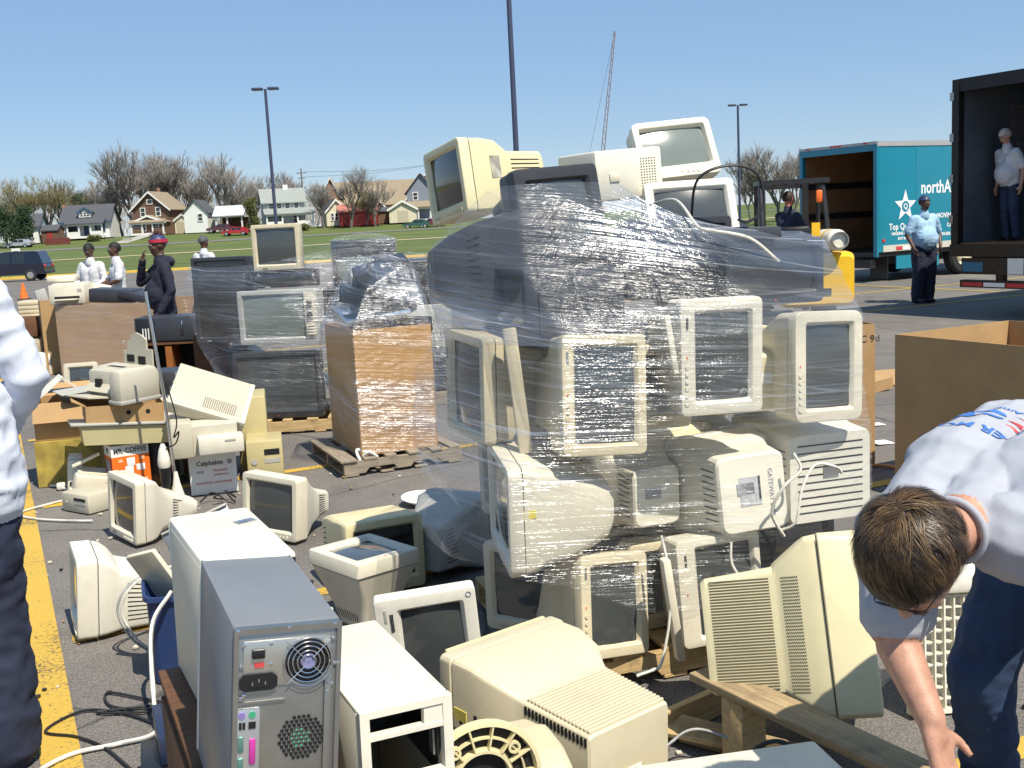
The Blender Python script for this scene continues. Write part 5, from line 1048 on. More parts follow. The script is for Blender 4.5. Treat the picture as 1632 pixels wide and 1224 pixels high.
part('reflector', B(w/2+.013, w/2+.018, .55, .75, .02, .10), INK_R, bt, 0); part('reflector', B(w/2+.013, w/2+.018, .76, .96, .02, .10), INK_W, bt, 0); part('side_light', B(w/2+.001, w/2+.02, .12, .2, .22, .28), INK_R, bt, 0)
part('chassis', B(-.5, .5, .2, d+2.0, -.32, -.11), BLACKM, bt, 0); part('bumper', B(-w/2+.1, w/2-.1, -.12, .02, -.34, -.16), BLACKM, bt, 0); part('skirt', B(w/2-.05, w/2-.02, .6, 2.0, -.40, -.11), TEAL, bt, 0); part('mud_flap', B(w/2-.55, w/2-.05, .35, .37, -.60, -.12), BLACKM, bt, 0)
for y in (2.9, d+1.2):
    wheel(bt, (w/2-.16, F0+y, .48), face=-1); wheel(bt, (-w/2+.16, F0+y, .48), face=1)
cabm = MB().prism([(F0+d+.15, .55), (F0+d+2.1, .55), (F0+d+2.1, 1.35), (F0+d+1.7, 1.45), (F0+d+1.35, 2.2), (F0+d+.15, 2.25)], -1.05, 1.05, 'X'); part('cab', cabm, TEAL, bt, 0)
xs_ = w/2+.003
def side_text(s, size, y, z, **k): return lettering(s, size, INK_W, bt, (xs_, F0+y, z0+z), (90, 0, 90), bold=k.pop('bold', .004), **k)
side_text('northAmerican', .40, 3.75, 1.36, sx=.85, bold=.008, align='LEFT') .location.y = F0+1.36
star = []
for k in range(10):
    a = R(90+36*k); r_ = .36 if k % 2 == 0 else .15; star.append((F0+.86+r_*math.cos(a), z0+.98+r_*math.sin(a)))
sto = part('star', MB().prism(star, xs_-.001, xs_+.002, 'X'), INK_W, bt, 0)
part('star_disc', MB().cyl((xs_+.003, F0+.86, z0+.97), .12, .003, 'X', 24), TEAL, bt); side_text('Q', .17, .86, .97).location.x = xs_+.006
side_text('Top Quality', .20, .42, .53, align='LEFT', sx=.9).location.y = F0+.34; side_text('HAULING COMPANY', .085, .42, .38, align='LEFT').location.y = F0+.42; side_text('DOT 2004', .075, .42, .27, align='LEFT').location.y = F0+.62
side_text('PALMER MOVING', .15, 3.0, .72).location.y = F0+1.9; side_text('CO.', .13, 3.0, .50).location.y = F0+2.35; side_text('734-292-0211', .10, 3.0, .30).location.y = F0+2.3
# --- semi trailer, its open end to the left
tr = thing('semi_trailer', 'dark open semi trailer towering at the right edge', 'trailer', (6.85, 16.66, 0), (0, 0, -62)); TW_, TDp, TH, TZ = 2.5, 13.5, 2.36, 1.10
# origin: rear left corner on the ground; x runs along the open end, y into the trailer
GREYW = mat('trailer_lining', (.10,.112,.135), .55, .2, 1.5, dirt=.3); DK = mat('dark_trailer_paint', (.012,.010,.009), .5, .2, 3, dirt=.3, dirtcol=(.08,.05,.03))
def TBx(x0, x1, y0, y1, za, zb): return MB().bx(x0, x1, y0, y1, za, zb)
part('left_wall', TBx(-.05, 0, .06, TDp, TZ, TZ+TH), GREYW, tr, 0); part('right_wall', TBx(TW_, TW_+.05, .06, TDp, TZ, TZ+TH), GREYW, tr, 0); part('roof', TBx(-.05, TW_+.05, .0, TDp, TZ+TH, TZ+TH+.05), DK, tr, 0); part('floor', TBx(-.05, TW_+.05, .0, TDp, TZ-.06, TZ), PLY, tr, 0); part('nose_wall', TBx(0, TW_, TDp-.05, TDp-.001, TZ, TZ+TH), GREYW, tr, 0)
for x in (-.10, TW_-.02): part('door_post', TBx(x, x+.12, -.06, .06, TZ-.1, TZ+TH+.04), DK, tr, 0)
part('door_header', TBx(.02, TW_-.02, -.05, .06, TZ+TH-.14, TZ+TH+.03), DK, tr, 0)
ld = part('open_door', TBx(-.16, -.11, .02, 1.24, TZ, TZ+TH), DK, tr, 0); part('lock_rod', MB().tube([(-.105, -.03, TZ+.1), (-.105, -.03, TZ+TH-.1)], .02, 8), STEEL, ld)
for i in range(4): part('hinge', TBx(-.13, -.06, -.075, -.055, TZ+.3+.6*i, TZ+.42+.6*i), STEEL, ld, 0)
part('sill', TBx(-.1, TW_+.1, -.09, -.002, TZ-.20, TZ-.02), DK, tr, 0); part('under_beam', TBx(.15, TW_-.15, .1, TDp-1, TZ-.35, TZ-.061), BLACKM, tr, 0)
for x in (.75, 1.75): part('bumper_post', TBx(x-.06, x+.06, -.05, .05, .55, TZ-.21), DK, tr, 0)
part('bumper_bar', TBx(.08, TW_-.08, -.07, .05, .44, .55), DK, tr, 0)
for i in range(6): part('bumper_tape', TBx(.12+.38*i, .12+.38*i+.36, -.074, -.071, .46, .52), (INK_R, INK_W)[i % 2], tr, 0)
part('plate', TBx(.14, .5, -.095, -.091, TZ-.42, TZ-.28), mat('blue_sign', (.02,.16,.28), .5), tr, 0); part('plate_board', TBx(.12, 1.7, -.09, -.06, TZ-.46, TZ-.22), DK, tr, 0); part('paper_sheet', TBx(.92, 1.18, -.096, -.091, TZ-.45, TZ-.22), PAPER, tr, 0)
part('notice', TBx(.001, .004, 1.1, 1.75, TZ+1.25, TZ+2.05), mat('notice_sheet', (.16,.14,.15), .7, .5, 12), tr, 0)
for y in (2.2, 3.5):
    wheel(tr, (.18, y, .50), .50, .28, face=1); wheel(tr, (TW_-.18, y, .50), .50, .28, face=-1)
part('landing_leg', TBx(.5, .62, 9.5, 9.62, 0, TZ-.3), BLACKM, tr, 0); part('landing_leg', TBx(1.9, 2.02, 9.5, 9.62, 0, TZ-.3), BLACKM, tr, 0)
# --- fork-lift
fp = at(1285, 455, 16.2); fk = thing('forklift', 'yellow fork-lift with black overhead guard and a gas bottle, behind the stack', 'forklift', (fp.x-.42, 16.6, 0), (0, 0, -8))
# faces away: counterweight towards us
part('counterweight', MB().loft([L(.50, .35, 1.02, .08, -.55), L(.52, .30, 1.08, .08, -.45), L(.52, .30, 1.08, .06, .0)]).xform(Matrix.Translation((.62, 0, 0))), YELLOWP, fk); part('body', MB().rbox((.36, .55, .62), (1.0, 1.1, .60), .05), YELLOWP, fk)
part('rear_plate', MB().box((.55, -.556, .52), (.5, .01, .10)), BLACKM, fk, 0)
for x in (-.13, .82):
    part('guard_post', MB().tube([(x, -.30, 1.05), (x-.03 if x > 0 else x, -.20, 1.6), (x-.06 if x > 0 else x, .0, 2.12)], .035, 6), BLACKM, fk); part('guard_post', MB().tube([(x, 1.0, .9), (x, .85, 2.12)], .035, 6), BLACKM, fk)
part('guard_roof', MB().bx(-.17, .86, -.08, .0, 2.10, 2.17).bx(-.17, .86, .86, .93, 2.10, 2.17).bx(-.17, -.11, .0, .86, 2.10, 2.17).bx(.79, .86, .0, .86, 2.10, 2.17), BLACKM, fk, 0)
for i in range(5): part('guard_bar', MB().bx(-.02+.17*i, .02+.17*i, .0, .86, 2.11, 2.15), BLACKM, fk, 0)
part('mast', MB().bx(-.05, .05, 1.25, 1.37, .1, 2.14).bx(.62, .72, 1.25, 1.37, .1, 2.14).bx(.05, .62, 1.28, 1.34, 2.05, 2.13), BLACKM, fk, 0)
part('seat', MB().rbox((.36, .25, 1.0), (.48, .42, .14), .04).rbox((.36, .06, 1.25), (.46, .12, .45), .05), BLACKP, fk)
gb = part('gas_bottle', MB().lathe([(.001, -.32), (.10, -.31), (.155, -.25), (.16, .25), (.10, .31), (.001, .32)], 24, (0,0,0), 'Y'), BRIGHT, fk, 30, (.82, -.36, 1.26), (0, 0, 14)); part('bottle_collar', MB().lathe([(.12, -.30), (.125, -.37), (.11, -.37), (.10, -.31)], 24, (0,0,0), 'Y', cap=False), STEEL, gb); part('bottle_band', MB().lathe([(.162, -.05), (.162, .0)], 24, (0,0,0), 'Y', cap=False), YELLOWP, gb)
part('warning_light', MB().rbox((.70, -.10, 1.90), (.09, .06, .18), .02), ORANGEM, fk); part('sticker', MB().box((.62, -.315, 1.42), (.12, .01, .2)), YELLOWP, fk, 0)
for x in (-.12, .84):
    wheel(fk, (x, .05, .25), .25, .18, face=1 if x < 0 else -1); wheel(fk, (x, .95, .33), .33, .22, face=1 if x < 0 else -1)
part('fork', MB().bx(.05, .17, 1.38, 2.4, .12, .16), BLACKM, fk, 0); part('fork', MB().bx(.5, .62, 1.38, 2.4, .12, .16), BLACKM, fk, 0)
# --- cartons
cp = carton('open cardboard carton with black print showing past the right of the stack', (2.12, 7.55, .0), (0, 0, 6), .62, .5, .98, CARD); lettering('PLASTIC 9d', .07, INK, cp, (.17, -.252, .88), (90, 0, 0))
bgb = carton('huge open cardboard bin behind the bending man, dark side towards us', (3.28, 6.62, 0), (0, 0, -64), 1.15, 1.0, .98, CARD); bgb.location = gp(1434, 780)+Vector((.89*.0+.5*.44+.5*.9, -.5*.9*1.15+.44*.5, 0))
p = gp(1568, 640); carton('second big cardboard bin farther back at the right edge', (5.25, 9.0, 0), (0, 0, -55), 1.1, 1.1, 1.0, CARD)
fc_ = gp(1425, 607); solo('flat_cardboard', 'flattened cardboard sheet lying on the asphalt right of the stack', 'cardboard', MB().box((0, 0, .01), (1.3, .9, .012)).box((.5, .1, .05), (.5, .4, .008), (0, -12, 20)), CARD, (fc_.x+.1, fc_.y+.2, 0), (0, 0, 10), smooth=0)
solo('crumpled_carton', 'small crushed tan carton beside the flattened sheet', 'box', MB().box((0, 0, .06), (.34, .22, .11), (4, -6, 0)), CARD, gp(1388, 622), (0, 0, 25), smooth=0)
cable('orange cord on the asphalt by the big carton', [gp(1372, 746)+Vector((0, 0, .01)), gp(1405, 744)+Vector((0, 0, .01)), gp(1440, 749)+Vector((0, 0, .01))], .012, mat('orange_cord', (.6,.28,.08), .5))
# ================================================================== houses, trees, poles, cars beyond the lot
def place(px, D):
    """ground point straight ahead of pixel column px (taken at the horizon) at distance D"""
    p = at(px, 384-.051*(px-130), D); return Vector((p.x, D, gz(p.x, D)+.1))
SIDW = mat('white_siding', (.74,.74,.70), .7, .05, 2); SIDB = mat('brown_shingle', (.15,.085,.055), .85, .15, 3); SIDG = mat('pale_grey_siding', (.50,.53,.54), .7, .06, 2); BRICK = mat('tan_brick', (.30,.17,.10), .85, .15, 4); CRM = mat('cream_siding', (.66,.60,.44), .7, .06, 2); REDB = mat('red_barn_paint', (.33,.035,.03), .7, .1, 2)
RF_D = mat('dark_roof_shingle', (.075,.078,.09), .9, .12, 3); RF_T = mat('tan_roof_shingle', (.27,.215,.15), .9, .12, 3); RF_G = mat('grey_green_roof', (.27,.29,.27), .9, .1, 3); TRIM = mat('white_trim', (.80,.79,.75), .6, .04, 3); TRIMB = mat('blue_trim', (.03,.075,.15), .6, .05, 3); WIN = mat('window_glass', (.02,.025,.03), .08, .05, coat=.5)
def gable(t, w, d, h, rh, wall, roof, over=.35, x=0, y=0, z=0, axis='X', trim=None):
    """walls with gable ends and a two-slope roof; ridge along axis"""
    mb = MB()
    if axis == 'X':
        mb.prism([(y-d/2, z), (y+d/2, z), (y+d/2, z+h), (y, z+h+rh), (y-d/2, z+h)], x-w/2, x+w/2, 'X')
    else:
        mb.prism([(x-w/2, z), (x+w/2, z), (x+w/2, z+h), (x, z+h+rh), (x-w/2, z+h)], y-d/2, y+d/2, 'Y')
    wl_ = part('wall', mb, wall, t, 0); half = (d if axis == 'X' else w)/2; sl = rh/half
    for s in (-1, 1):
        a, b = 0, s*(half+over); za = z+h+rh+.02; zb = z+h-over*sl+.02; rm = MB()
        if axis == 'X': rm.prism([(y+a, za), (y+b, zb), (y+b, zb+.16), (y+a, za+.16)], x-w/2-over, x+w/2+over, 'X')
        else: rm.prism([(x+a, za), (x+b, zb), (x+b, zb+.16), (x+a, za+.16)], y-d/2-over, y+d/2+over, 'Y')
        ro = part('roof_slope', rm, roof, t, 0)
        if trim and axis == 'Y': part('barge_board', MB().prism([(x+a, za-.22), (x+b, zb-.22), (x+b, zb+.14), (x+a, za+.14)], y-d/2-over-.05, y-d/2-over-.01, 'Y'), trim, ro, 0)
    return wl_
def window(t, x, z, w, h, y, trim=None, mull=True):
    o = part('window', MB().bx(x-w/2, x+w/2, y-.06, y-.02, z, z+h), WIN, t, 0); f = .13; tm = trim or TRIM
    part('frame', MB().bx(x-w/2-f, x-w/2, y-.10, y-.0, z-f, z+h+f).bx(x+w/2, x+w/2+f, y-.10, y, z-f, z+h+f).bx(x-w/2, x+w/2, y-.10, y, z+h, z+h+f).bx(x-w/2, x+w/2, y-.10, y, z-f, z), tm, o, 0)
    if mull: part('mullion', MB().bx(x-w/2, x+w/2, y-.09, y-.061, z+h*.5-.04, z+h*.5+.04), tm, o, 0)
    return o
def porch(t, w, dp, h, y, roof, x=0, posts=4, rail=None, z=0, low=False):
    part('porch_roof', MB().prism([(y-dp-.4, z+h), (y, z+h+1.0 if not low else z+h+.5), (y, z+h+1.15 if not low else z+h+.65), (y-dp-.4, z+h+.16)], x-w/2-.3, x+w/2+.3, 'X'), roof, t, 0); part('porch_floor', MB().bx(x-w/2, x+w/2, y-dp, y, z, z+.4), TRIM, t, 0)
    part('porch_beam', MB().bx(x-w/2, x+w/2, y-dp+.02, y-dp+.2, z+h-.3, z+h+.02), TRIM, t, 0)
    for i in range(posts):
        xx = x-w/2+.15+(w-.3)*i/(posts-1); part('porch_post', MB().box((xx, y-dp+.12, z+h/2+.05), (.26, .26, h-.72+.0)), TRIM, t, 0)
        if i < posts-1 and rail and i != posts//2-(posts % 2 == 0 and posts > 3 and 1 or 0):
            x2 = x-w/2+.15+(w-.3)*(i+1)/(posts-1); part('porch_wall', MB().bx(xx+.13, x2-.13, y-dp+.05, y-dp+.2, z+.4, z+1.25), rail, t, 0)
# 1 white bungalow
p = place(148, 193); t = thing('house', 'white bungalow with dark roof, blue trim and a small dormer', 'house', p, (0, 0, 6)); W = 8.6
gable(t, W, 8, 3.3, 2.9, SIDW, RF_D, .5); part('eaves_board', MB().bx(-W/2-.5, W/2+.5, -4.62, -4.5, 2.75, 3.1), TRIMB, t, 0)
gable(t, 2.3, 2.6, 1.0, .75, SIDW, RF_D, .3, 0, -2.5, 3.9, 'Y', TRIMB)
for x in (-.6, 0, .6): window(t, x, 4.05, .42, .75, -3.82)
t.scale = (.9,)*3; porch(t, 6.6, 2.2, 2.6, -4.05, RF_D, .3, 4, SIDW); part('front_door', MB().bx(-.4, .5, -4.05, -4.0, .4, 2.5), TRIMB, t, 0)
window(t, -2.2, 1.2, 1.7, 1.3, -4.02, TRIMB); window(t, 2.6, 1.2, 1.6, 1.3, -4.02, TRIMB); part('chimney', MB().bx(-W/2-.6, -W/2-.0, -.6, .2, 0, 6.6), BRICK, t, 0)
# 2 brown gable house
p = place(258, 196); t = thing('house', 'brown shingled house with a steep white-edged gable', 'house', p, (0, 0, -4)); gable(t, 7.0, 9, 5.0, 3.1, SIDB, RF_T, .55, axis='Y', trim=TRIM)
window(t, -1.5, 3.6, .75, 1.5, -4.52); window(t, 1.5, 3.6, .75, 1.5, -4.52); window(t, 0, 5.9, .9, .7, -4.52, mull=False)
gable(t, 6.4, 2.4, 2.4, 1.2, SIDB, RF_T, .35, .2, -5.6, 0, 'Y', TRIM)
t.scale = (.9,)*3; porch(t, 6.4, .6, 2.3, -6.8, RF_T, .2, 4, SIDB, low=True); window(t, -1.4, .9, 2.2, 1.3, -6.82, TRIM); window(t, 1.6, .9, 1.2, 1.3, -6.82, TRIM); part('chimney', MB().bx(-.9, -.4, 2, 2.5, 6.5, 9.1), BRICK, t, 0)
p = place(301, 196); t = thing('garage', 'small tan garage right of the brown gable house', 'garage', p, (0, 0, -4)); gable(t, 2.9, 5, 2.3, 1.0, CRM, RF_T, .2, axis='Y', trim=TRIM); part('garage_door', MB().bx(-1.1, 1.1, -2.54, -2.5, 0, 2.0), mat('tan_door', (.5,.44,.32), .6), t, 0)
# 3 carport
p = place(372, 192); t = thing('carport', 'open carport with a pale roof and white posts', 'carport', p); gable(t, 4.8, 5, .35, 1.5, SIDW, mat('pale_metal_roof', (.55,.56,.57), .4, .08, 2), .3, 0, 0, 2.3)
for x in (-2.2, -.3, 2.2): part('post', MB().bx(x-.12, x+.12, -2.4, -2.2, 0, 2.4), TRIM, t, 0)
part('back_wall', MB().bx(-2.3, 2.3, 2.2, 2.4, 0, 2.3), SIDB, t, 0)
# 4 pale two-storey
p = place(453, 192); t = thing('house', 'pale grey two-storey house with a full-width porch', 'house', p, (0, 0, 16)); gable(t, 7.4, 8, 4.8, 2.4, SIDG, RF_G, .5)
for x in (-2.4, -.9, .6, 2.2): window(t, x, 3.5, .8, 1.1, -4.02)
t.scale = (.92,)*3; porch(t, 8.6, 2.4, 2.5, -4.05, RF_G, .7, 4, SIDW); window(t, -1.8, 1.0, 2.6, 1.4, -4.02); window(t, 2.2, 1.0, 1.6, 1.4, -4.02); part('chimney', MB().bx(.3, 1.2, -.4, .4, 6.9, 8.0), TRIM, t, 0)
# 5 church-like long building
p = place(610, 215); t = thing('long_building', 'long tan-roofed brick hall with gabled ends', 'building', p, (0, 0, 6)); gable(t, 17, 9, 3.6, 4.4, BRICK, RF_T, .3)
gable(t, 5.2, 5, 3.8, 4.0, BRICK, RF_T, .3, 7.0, -4.2, 0, 'Y', TRIM); part('parapet', MB().bx(7.2, 9.9, -6.9, -5.4, 0, 8.4), BRICK, t, 0); part('coping', MB().bx(7.1, 10.0, -7.0, -5.3, 8.4, 8.7), TRIM, t, 0)
part('round_window', MB().cyl((8.1, -6.93, 4.8), .5, .06, 'Y', 18), WIN, t)
for x in (5.6, 7.2, 8.8): window(t, x, 1.6, .8, 1.2, -6.93)
gable(t, 4.6, 3, 2.6, 2.6, BRICK, RF_T, .3, -1.2, -4.6, 0, 'Y', TRIM); gable(t, 3.6, 6, 5.4, 3.6, BRICK, RF_T, .35, -9.3, -.5, 0, 'Y', TRIM); part('louvre', MB().bx(-1.6, -.8, -6.14, -6.1, 2.7, 3.7), WIN, t, 0)
p = place(533, 190); t = thing('house', 'small cream cottage left of the red barn', 'house', p, (0, 0, 20)); gable(t, 3.4, 5, 2.6, 1.8, CRM, RF_D, .3, axis='Y', trim=TRIM)
for x in (-.7, .0, .7): window(t, x, 1.0, .4, 1.1, -2.52)
p = place(573, 188); t = thing('barn', 'long red barn with a faded pink roof', 'barn', p, (0, 0, 5)); gable(t, 6.4, 4, 2.4, 1.1, REDB, mat('faded_red_roof', (.42,.16,.12), .8, .1, 2), .25); part('barn_door', MB().bx(-2.6, -1.0, -2.04, -2.0, 0, 2.0), mat('dark_red', (.2,.02,.02), .7), t, 0)
p = place(638, 190); t = thing('garage', 'cream garage right of the red barn with a dark door', 'garage', p, (0, 0, 4)); gable(t, 4.6, 5, 2.3, 1.3, CRM, RF_T, .3, .6, 0, 0, 'Y', TRIM); part('garage_door', MB().bx(-.3, 1.5, -2.54, -2.5, 0, 2.0), mat('tan_door', (.5,.44,.32)), t, 0); gable(t, 2.6, 3, 2.0, .6, SIDB, RF_D, .2, -2.9, .2, 0)
p = place(676, 200); t = thing('house', 'blue-grey house half hidden behind the cream monitor on top', 'house', p); gable(t, 5, 7, 5.2, 3.0, mat('bluegrey_siding', (.22,.25,.30), .8), RF_D, .4, axis='Y'); window(t, -1, 3.8, .7, 1.2, -3.52); porch(t, 4.6, 2, 2.4, -3.55, RF_T, -.5, 3)
p = place(45, 186); t = thing('house', 'low white house behind the evergreens at the far left', 'house', p, (0, 0, 8)); gable(t, 5.2, 6, 2.8, 1.9, SIDW, RF_D, .4); window(t, 1.3, 1.0, 1.0, 1.3, -3.02); window(t, -1.2, 1.0, 1.0, 1.3, -3.02)
p = place(86, 185); t = thing('shed', 'dark brown shed between the white houses', 'shed', p); gable(t, 2.6, 3, 2.0, .8, SIDB, RF_D, .2); part('shed_door', MB().bx(-.4, .5, -1.54, -1.5, 0, 1.8), REDB, t, 0)
p = place(92, 181); t = thing('fence', 'low red-brown plank fence before the shed', 'fence', p)
for i in range(9): part('fence_plank', MB().bx(-2.0+.45*i, -1.6+.45*i, -.03, .03, 0, 1.1), mat('red_fence', (.16,.035,.03), .8, .2, 4), t, 0)
p = place(322, 192); t = thing('house', 'white house corner showing between the bare trees', 'house', p); gable(t, 4.0, 6, 3.4, 2.0, SIDW, RF_D, .3, axis='Y'); window(t, .8, 2.0, .7, 1.1, -3.02)
# steps and drive on the bank
p = place(207, 181); solo('driveway', 'grey concrete drive between the bungalow and the brown house', 'driveway', MB().add([(-1.6, -5, gz(0, 176)-gz(0, 181)+.06), (1.2, -5, gz(0, 176)-gz(0, 181)+.06), (1.6, 8, .85), (-1.0, 8, .85)], [(0,1,2,3)]), CONCRETE, p, smooth=0)
p = place(196, 179); t = thing('steps', 'pale concrete steps up the bank left of the drive', 'steps', p)
for i in range(6): part('step', MB().bx(-.6, .6, -.4+.45*i, .1+.45*i, -.6, -.2+.18*i), CONCRETE, t, 0)
# ------------------------------------------------------------------ trees
BARK = mat('grey_bark', (.16,.14,.125), .9, .2, 3); TWIG = mat('twig_bark', (.30,.272,.25), .9, .2, 3); BUD = mat('budding_twigs', (.24,.21,.09), .9, .2, 3); NEED = mat('dark_evergreen', (.022,.05,.016), .9, .3, 1.2); YGR = mat('yellow_green_leaf', (.075,.085,.02), .9, .3, 1.2)
def bare_tree(seed, h, spread, twig_n, narrow=1.0):
    rnd = random.Random(seed); tk = MB(); tw = MB()
    def grow(p, d, ln, r, lvl):
        n = 4; pts = [p]; q = p.copy(); dd = d.copy()
        for i in range(n):
            dd = (dd+Vector((rnd.uniform(-1, 1), rnd.uniform(-1, 1), rnd.uniform(-.1, .5)))*.14).normalized(); q = q+dd*ln/n; pts.append(q.copy())
        tk.tube(pts, r, 5 if lvl < 2 else 4 if lvl < 3 else 3, r*.6, cap=False)
        if lvl >= 4:
            for k in range(twig_n):
                a = pts[rnd.randint(1, n)]; e = (dd*.9+Vector((rnd.uniform(-1, 1), rnd.uniform(-1, 1), rnd.uniform(-.2, .9)))*.8).normalized()*rnd.uniform(.5, 1.3)*h/14
                s = e.cross(Vector((rnd.random(), rnd.random(), .3))).normalized()*.020*h/12; tw.add([a-s, a+s, a+e], [(0,1,2)])
            return
        kids = (4, 4, 4, 3)[lvl]; ph = rnd.uniform(0, 6)
        for k in range(kids):
            t_ = rnd.uniform(.45, 1) if k else 1; a = pts[min(n, max(1, round(t_*n)))]
            ang = ph+2*PI*(k/kids)+rnd.uniform(-.5, .5); out = Vector((math.cos(ang), math.sin(ang), 0))
            nd = (dd*.85+out*spread*rnd.uniform(.45, .85)+Vector((0, 0, .30))).normalized()
            grow(a, nd, ln*rnd.uniform(.66, .88), r*rnd.uniform(.50, .66), lvl+1)
    grow(Vector((0, 0, -.2)), Vector((rnd.uniform(-.06, .06), rnd.uniform(-.06, .06), 1)), h*.24, h*.019, 0)
    return tk, tw
KINDS = []
for sd, h, sp, tn in ((3, 14, .85, 14), (8, 14, .7, 14), (15, 14, 1.0, 16), (22, 14, .8, 13)):
    tk, tw = bare_tree(sd, h, sp, tn); KINDS.append((tk.mesh('trunk', BARK, 40, recalc=False), tw.mesh('crown', TWIG, 0, recalc=False)))
bud_mesh = KINDS[2][1].copy(); bud_mesh.materials.clear(); bud_mesh.materials.append(BUD)
def tree(label, px, D, h, kind, rz, bud=False, sx=1.0):
    p = place(px, D); t = thing('bare_tree', label, 'tree', p, (0, 0, rz), 'bare trees behind the houses'); a, b = KINDS[kind]
    part('trunk', a, None, t); part('crown', bud_mesh if bud else b, None, t); s = h/14*1.12; t.scale = (s*sx, s*sx, s); return t
TL = [(-12, 205, 10, 1, 20, 0), (30, 215, 13, 2, 70, 1), (52, 208, 14, 2, 140, 1), (78, 218, 15, 0, 200, 1), (100, 210, 13.5, 2, 10, 1), (122, 222, 13, 1, 300, 0), (150, 214, 12, 3, 45, 0), (172, 206, 13, 0, 250, 0),
      (196, 204, 13.5, 3, 100, 0), (218, 200, 18.5, 0, 33, 0), (236, 210, 19, 1, 170, 0), (262, 206, 17, 2, 222, 0), (282, 204, 17.5, 3, 80, 0), (300, 212, 16, 0, 310, 0), (318, 205, 13, 1, 128, 0), (352, 198, 16.5, 3, 260, 0), (372, 210, 12, 2, 12, 0), (392, 214, 11, 0, 95, 0), (405, 220, 10.5, 1, 190, 0),
      (446, 216, 13, 2, 60, 0), (462, 224, 13.5, 3, 200, 0), (506, 205, 10, 1, 250, 0), (517, 186, 8.5, 3, 30, 0), (560, 184, 12, 0, 150, 0), (598, 184, 9.5, 2, 350, 0), (585, 186, 7, 1, 210, 1), (10, 200, 9, 3, 99, 1), (335, 215, 12.5, 0, 44, 0), (180, 200, 10, 1, 350, 0), (132, 206, 9.5, 2, 33, 1)]
wordsT = ['leftmost bare tree at the photo edge', 'budding tree above the evergreens at the far left', 'olive budding tree left of the chimney', 'tall olive tree behind the shed', 'olive tree directly left of the white bungalow', 'grey tree peeping over the bungalow chimney', 'bare tree behind the middle of the bungalow roof', 'bare tree behind the right of the bungalow roof', 'bare tree right of the bungalow', 'tall forked tree left of the brown gable', 'tallest spreading tree behind the brown gable house', 'bare tree straight above the brown gable', 'tall grey tree right of the brown gable', 'bare tree behind the tan garage', 'lower bare tree between garage and carport', 'upright bare tree left of the carport', 'bare tree over the carport roof', 'small bare tree between carport and light pole', 'faint tree just left of the tall light pole', 'bare tree behind the pale two-storey house', 'bare tree over the right of the pale house roof', 'small bare tree beside the utility pole', 'young bare tree by the cream cottage', 'forked bare tree in front of the long brick hall', 'dark bare tree right of the red barn', 'reddish low tree over the red barn', 'thin tree between the evergreens', 'bare tree behind the corner of the white house', 'low bare tree at the drive', 'low olive tree by the bungalow porch']
for (px, D, h, k, rz, b), lab in zip(TL, wordsT): tree(lab, px, D, h, k, rz, bool(b))
for px, D, h, k, rz, lab in ((1212, 120, 9.6, 0, 20, 'rounded bare tree left of the teal truck roof'), (1240, 118, 10, 2, 120, 'rounded bare tree directly behind the teal truck edge'), (1262, 124, 9.5, 1, 200, 'bare tree half hidden by the teal truck'), (1196, 130, 7, 3, 60, 'small bare tree by the right light pole')): tree(lab, px, D, h, k, rz)
def bush(label, px, D, w, h, m, n, name='evergreen_tree', cat='tree', conic=.4, group=None, trunk=True):
    p = place(px, D); rnd = random.Random(int(px*7+D)); t = thing(name, label, cat, p, group=group); mb = MB(); cl = [(rnd.uniform(-.7, .7), rnd.uniform(-.7, .7), rnd.uniform(.2, .95)) for _ in range(26)]
    for i in range(n):
        c = cl[rnd.randrange(len(cl))]; taper = 1-conic*c[2]; q = Vector((c[0]*w/2*taper, c[1]*w/2*taper, h*c[2]))+Vector((rnd.gauss(0, 1), rnd.gauss(0, 1), rnd.gauss(0, .8)))*w*.10
        if q.z < .1: q.z = .1
        e = Vector((rnd.uniform(-1, 1), rnd.uniform(-1, 1), rnd.uniform(-1, 1))).normalized()*rnd.uniform(.12, .28); s = e.orthogonal().normalized()*.09; mb.add([q-s, q+s, q+e+s*.4, q+e-s*.4], [(0,1,2,3)])
    part('crown', mb.mesh('crown', m, 0, recalc=False), None, t)
    if trunk: part('trunk', MB().tube([(0, 0, -.2), (0, 0, h*.75)], h*.03, 6, h*.008), BARK, t)
    return t
bush('dense dark evergreen at the far left, nearer the edge', 12, 178, 5.0, 6.8, NEED, 4200, group='evergreens'); bush('dense dark evergreen right of its twin at the far left', 40, 180, 4.2, 6.6, NEED, 3800, group='evergreens'); bush('round evergreen crown over the bungalow roof', 134, 204, 4.5, 8.6, NEED, 2200, conic=.1, group='evergreens'); bush('yellow-green conifer left of the pale two-storey house', 402, 186, 3.2, 5.6, YGR, 2600, group='evergreens')
for px, lab in ((436, 'low clipped shrub under the pale house porch, left'), (470, 'low reddish shrub under the pale house porch, middle'), (484, 'low shrub at the right of the pale house porch'), (150, 'low shrub before the bungalow porch'), (250, 'reddish hedge before the brown gable house')): bush(lab, px, 184, 2.2, .9, YGR if px != 250 else mat('red_hedge', (.10,.04,.03), .9), 700, 'shrub', 'shrub', 0, 'shrubs by the houses', False)
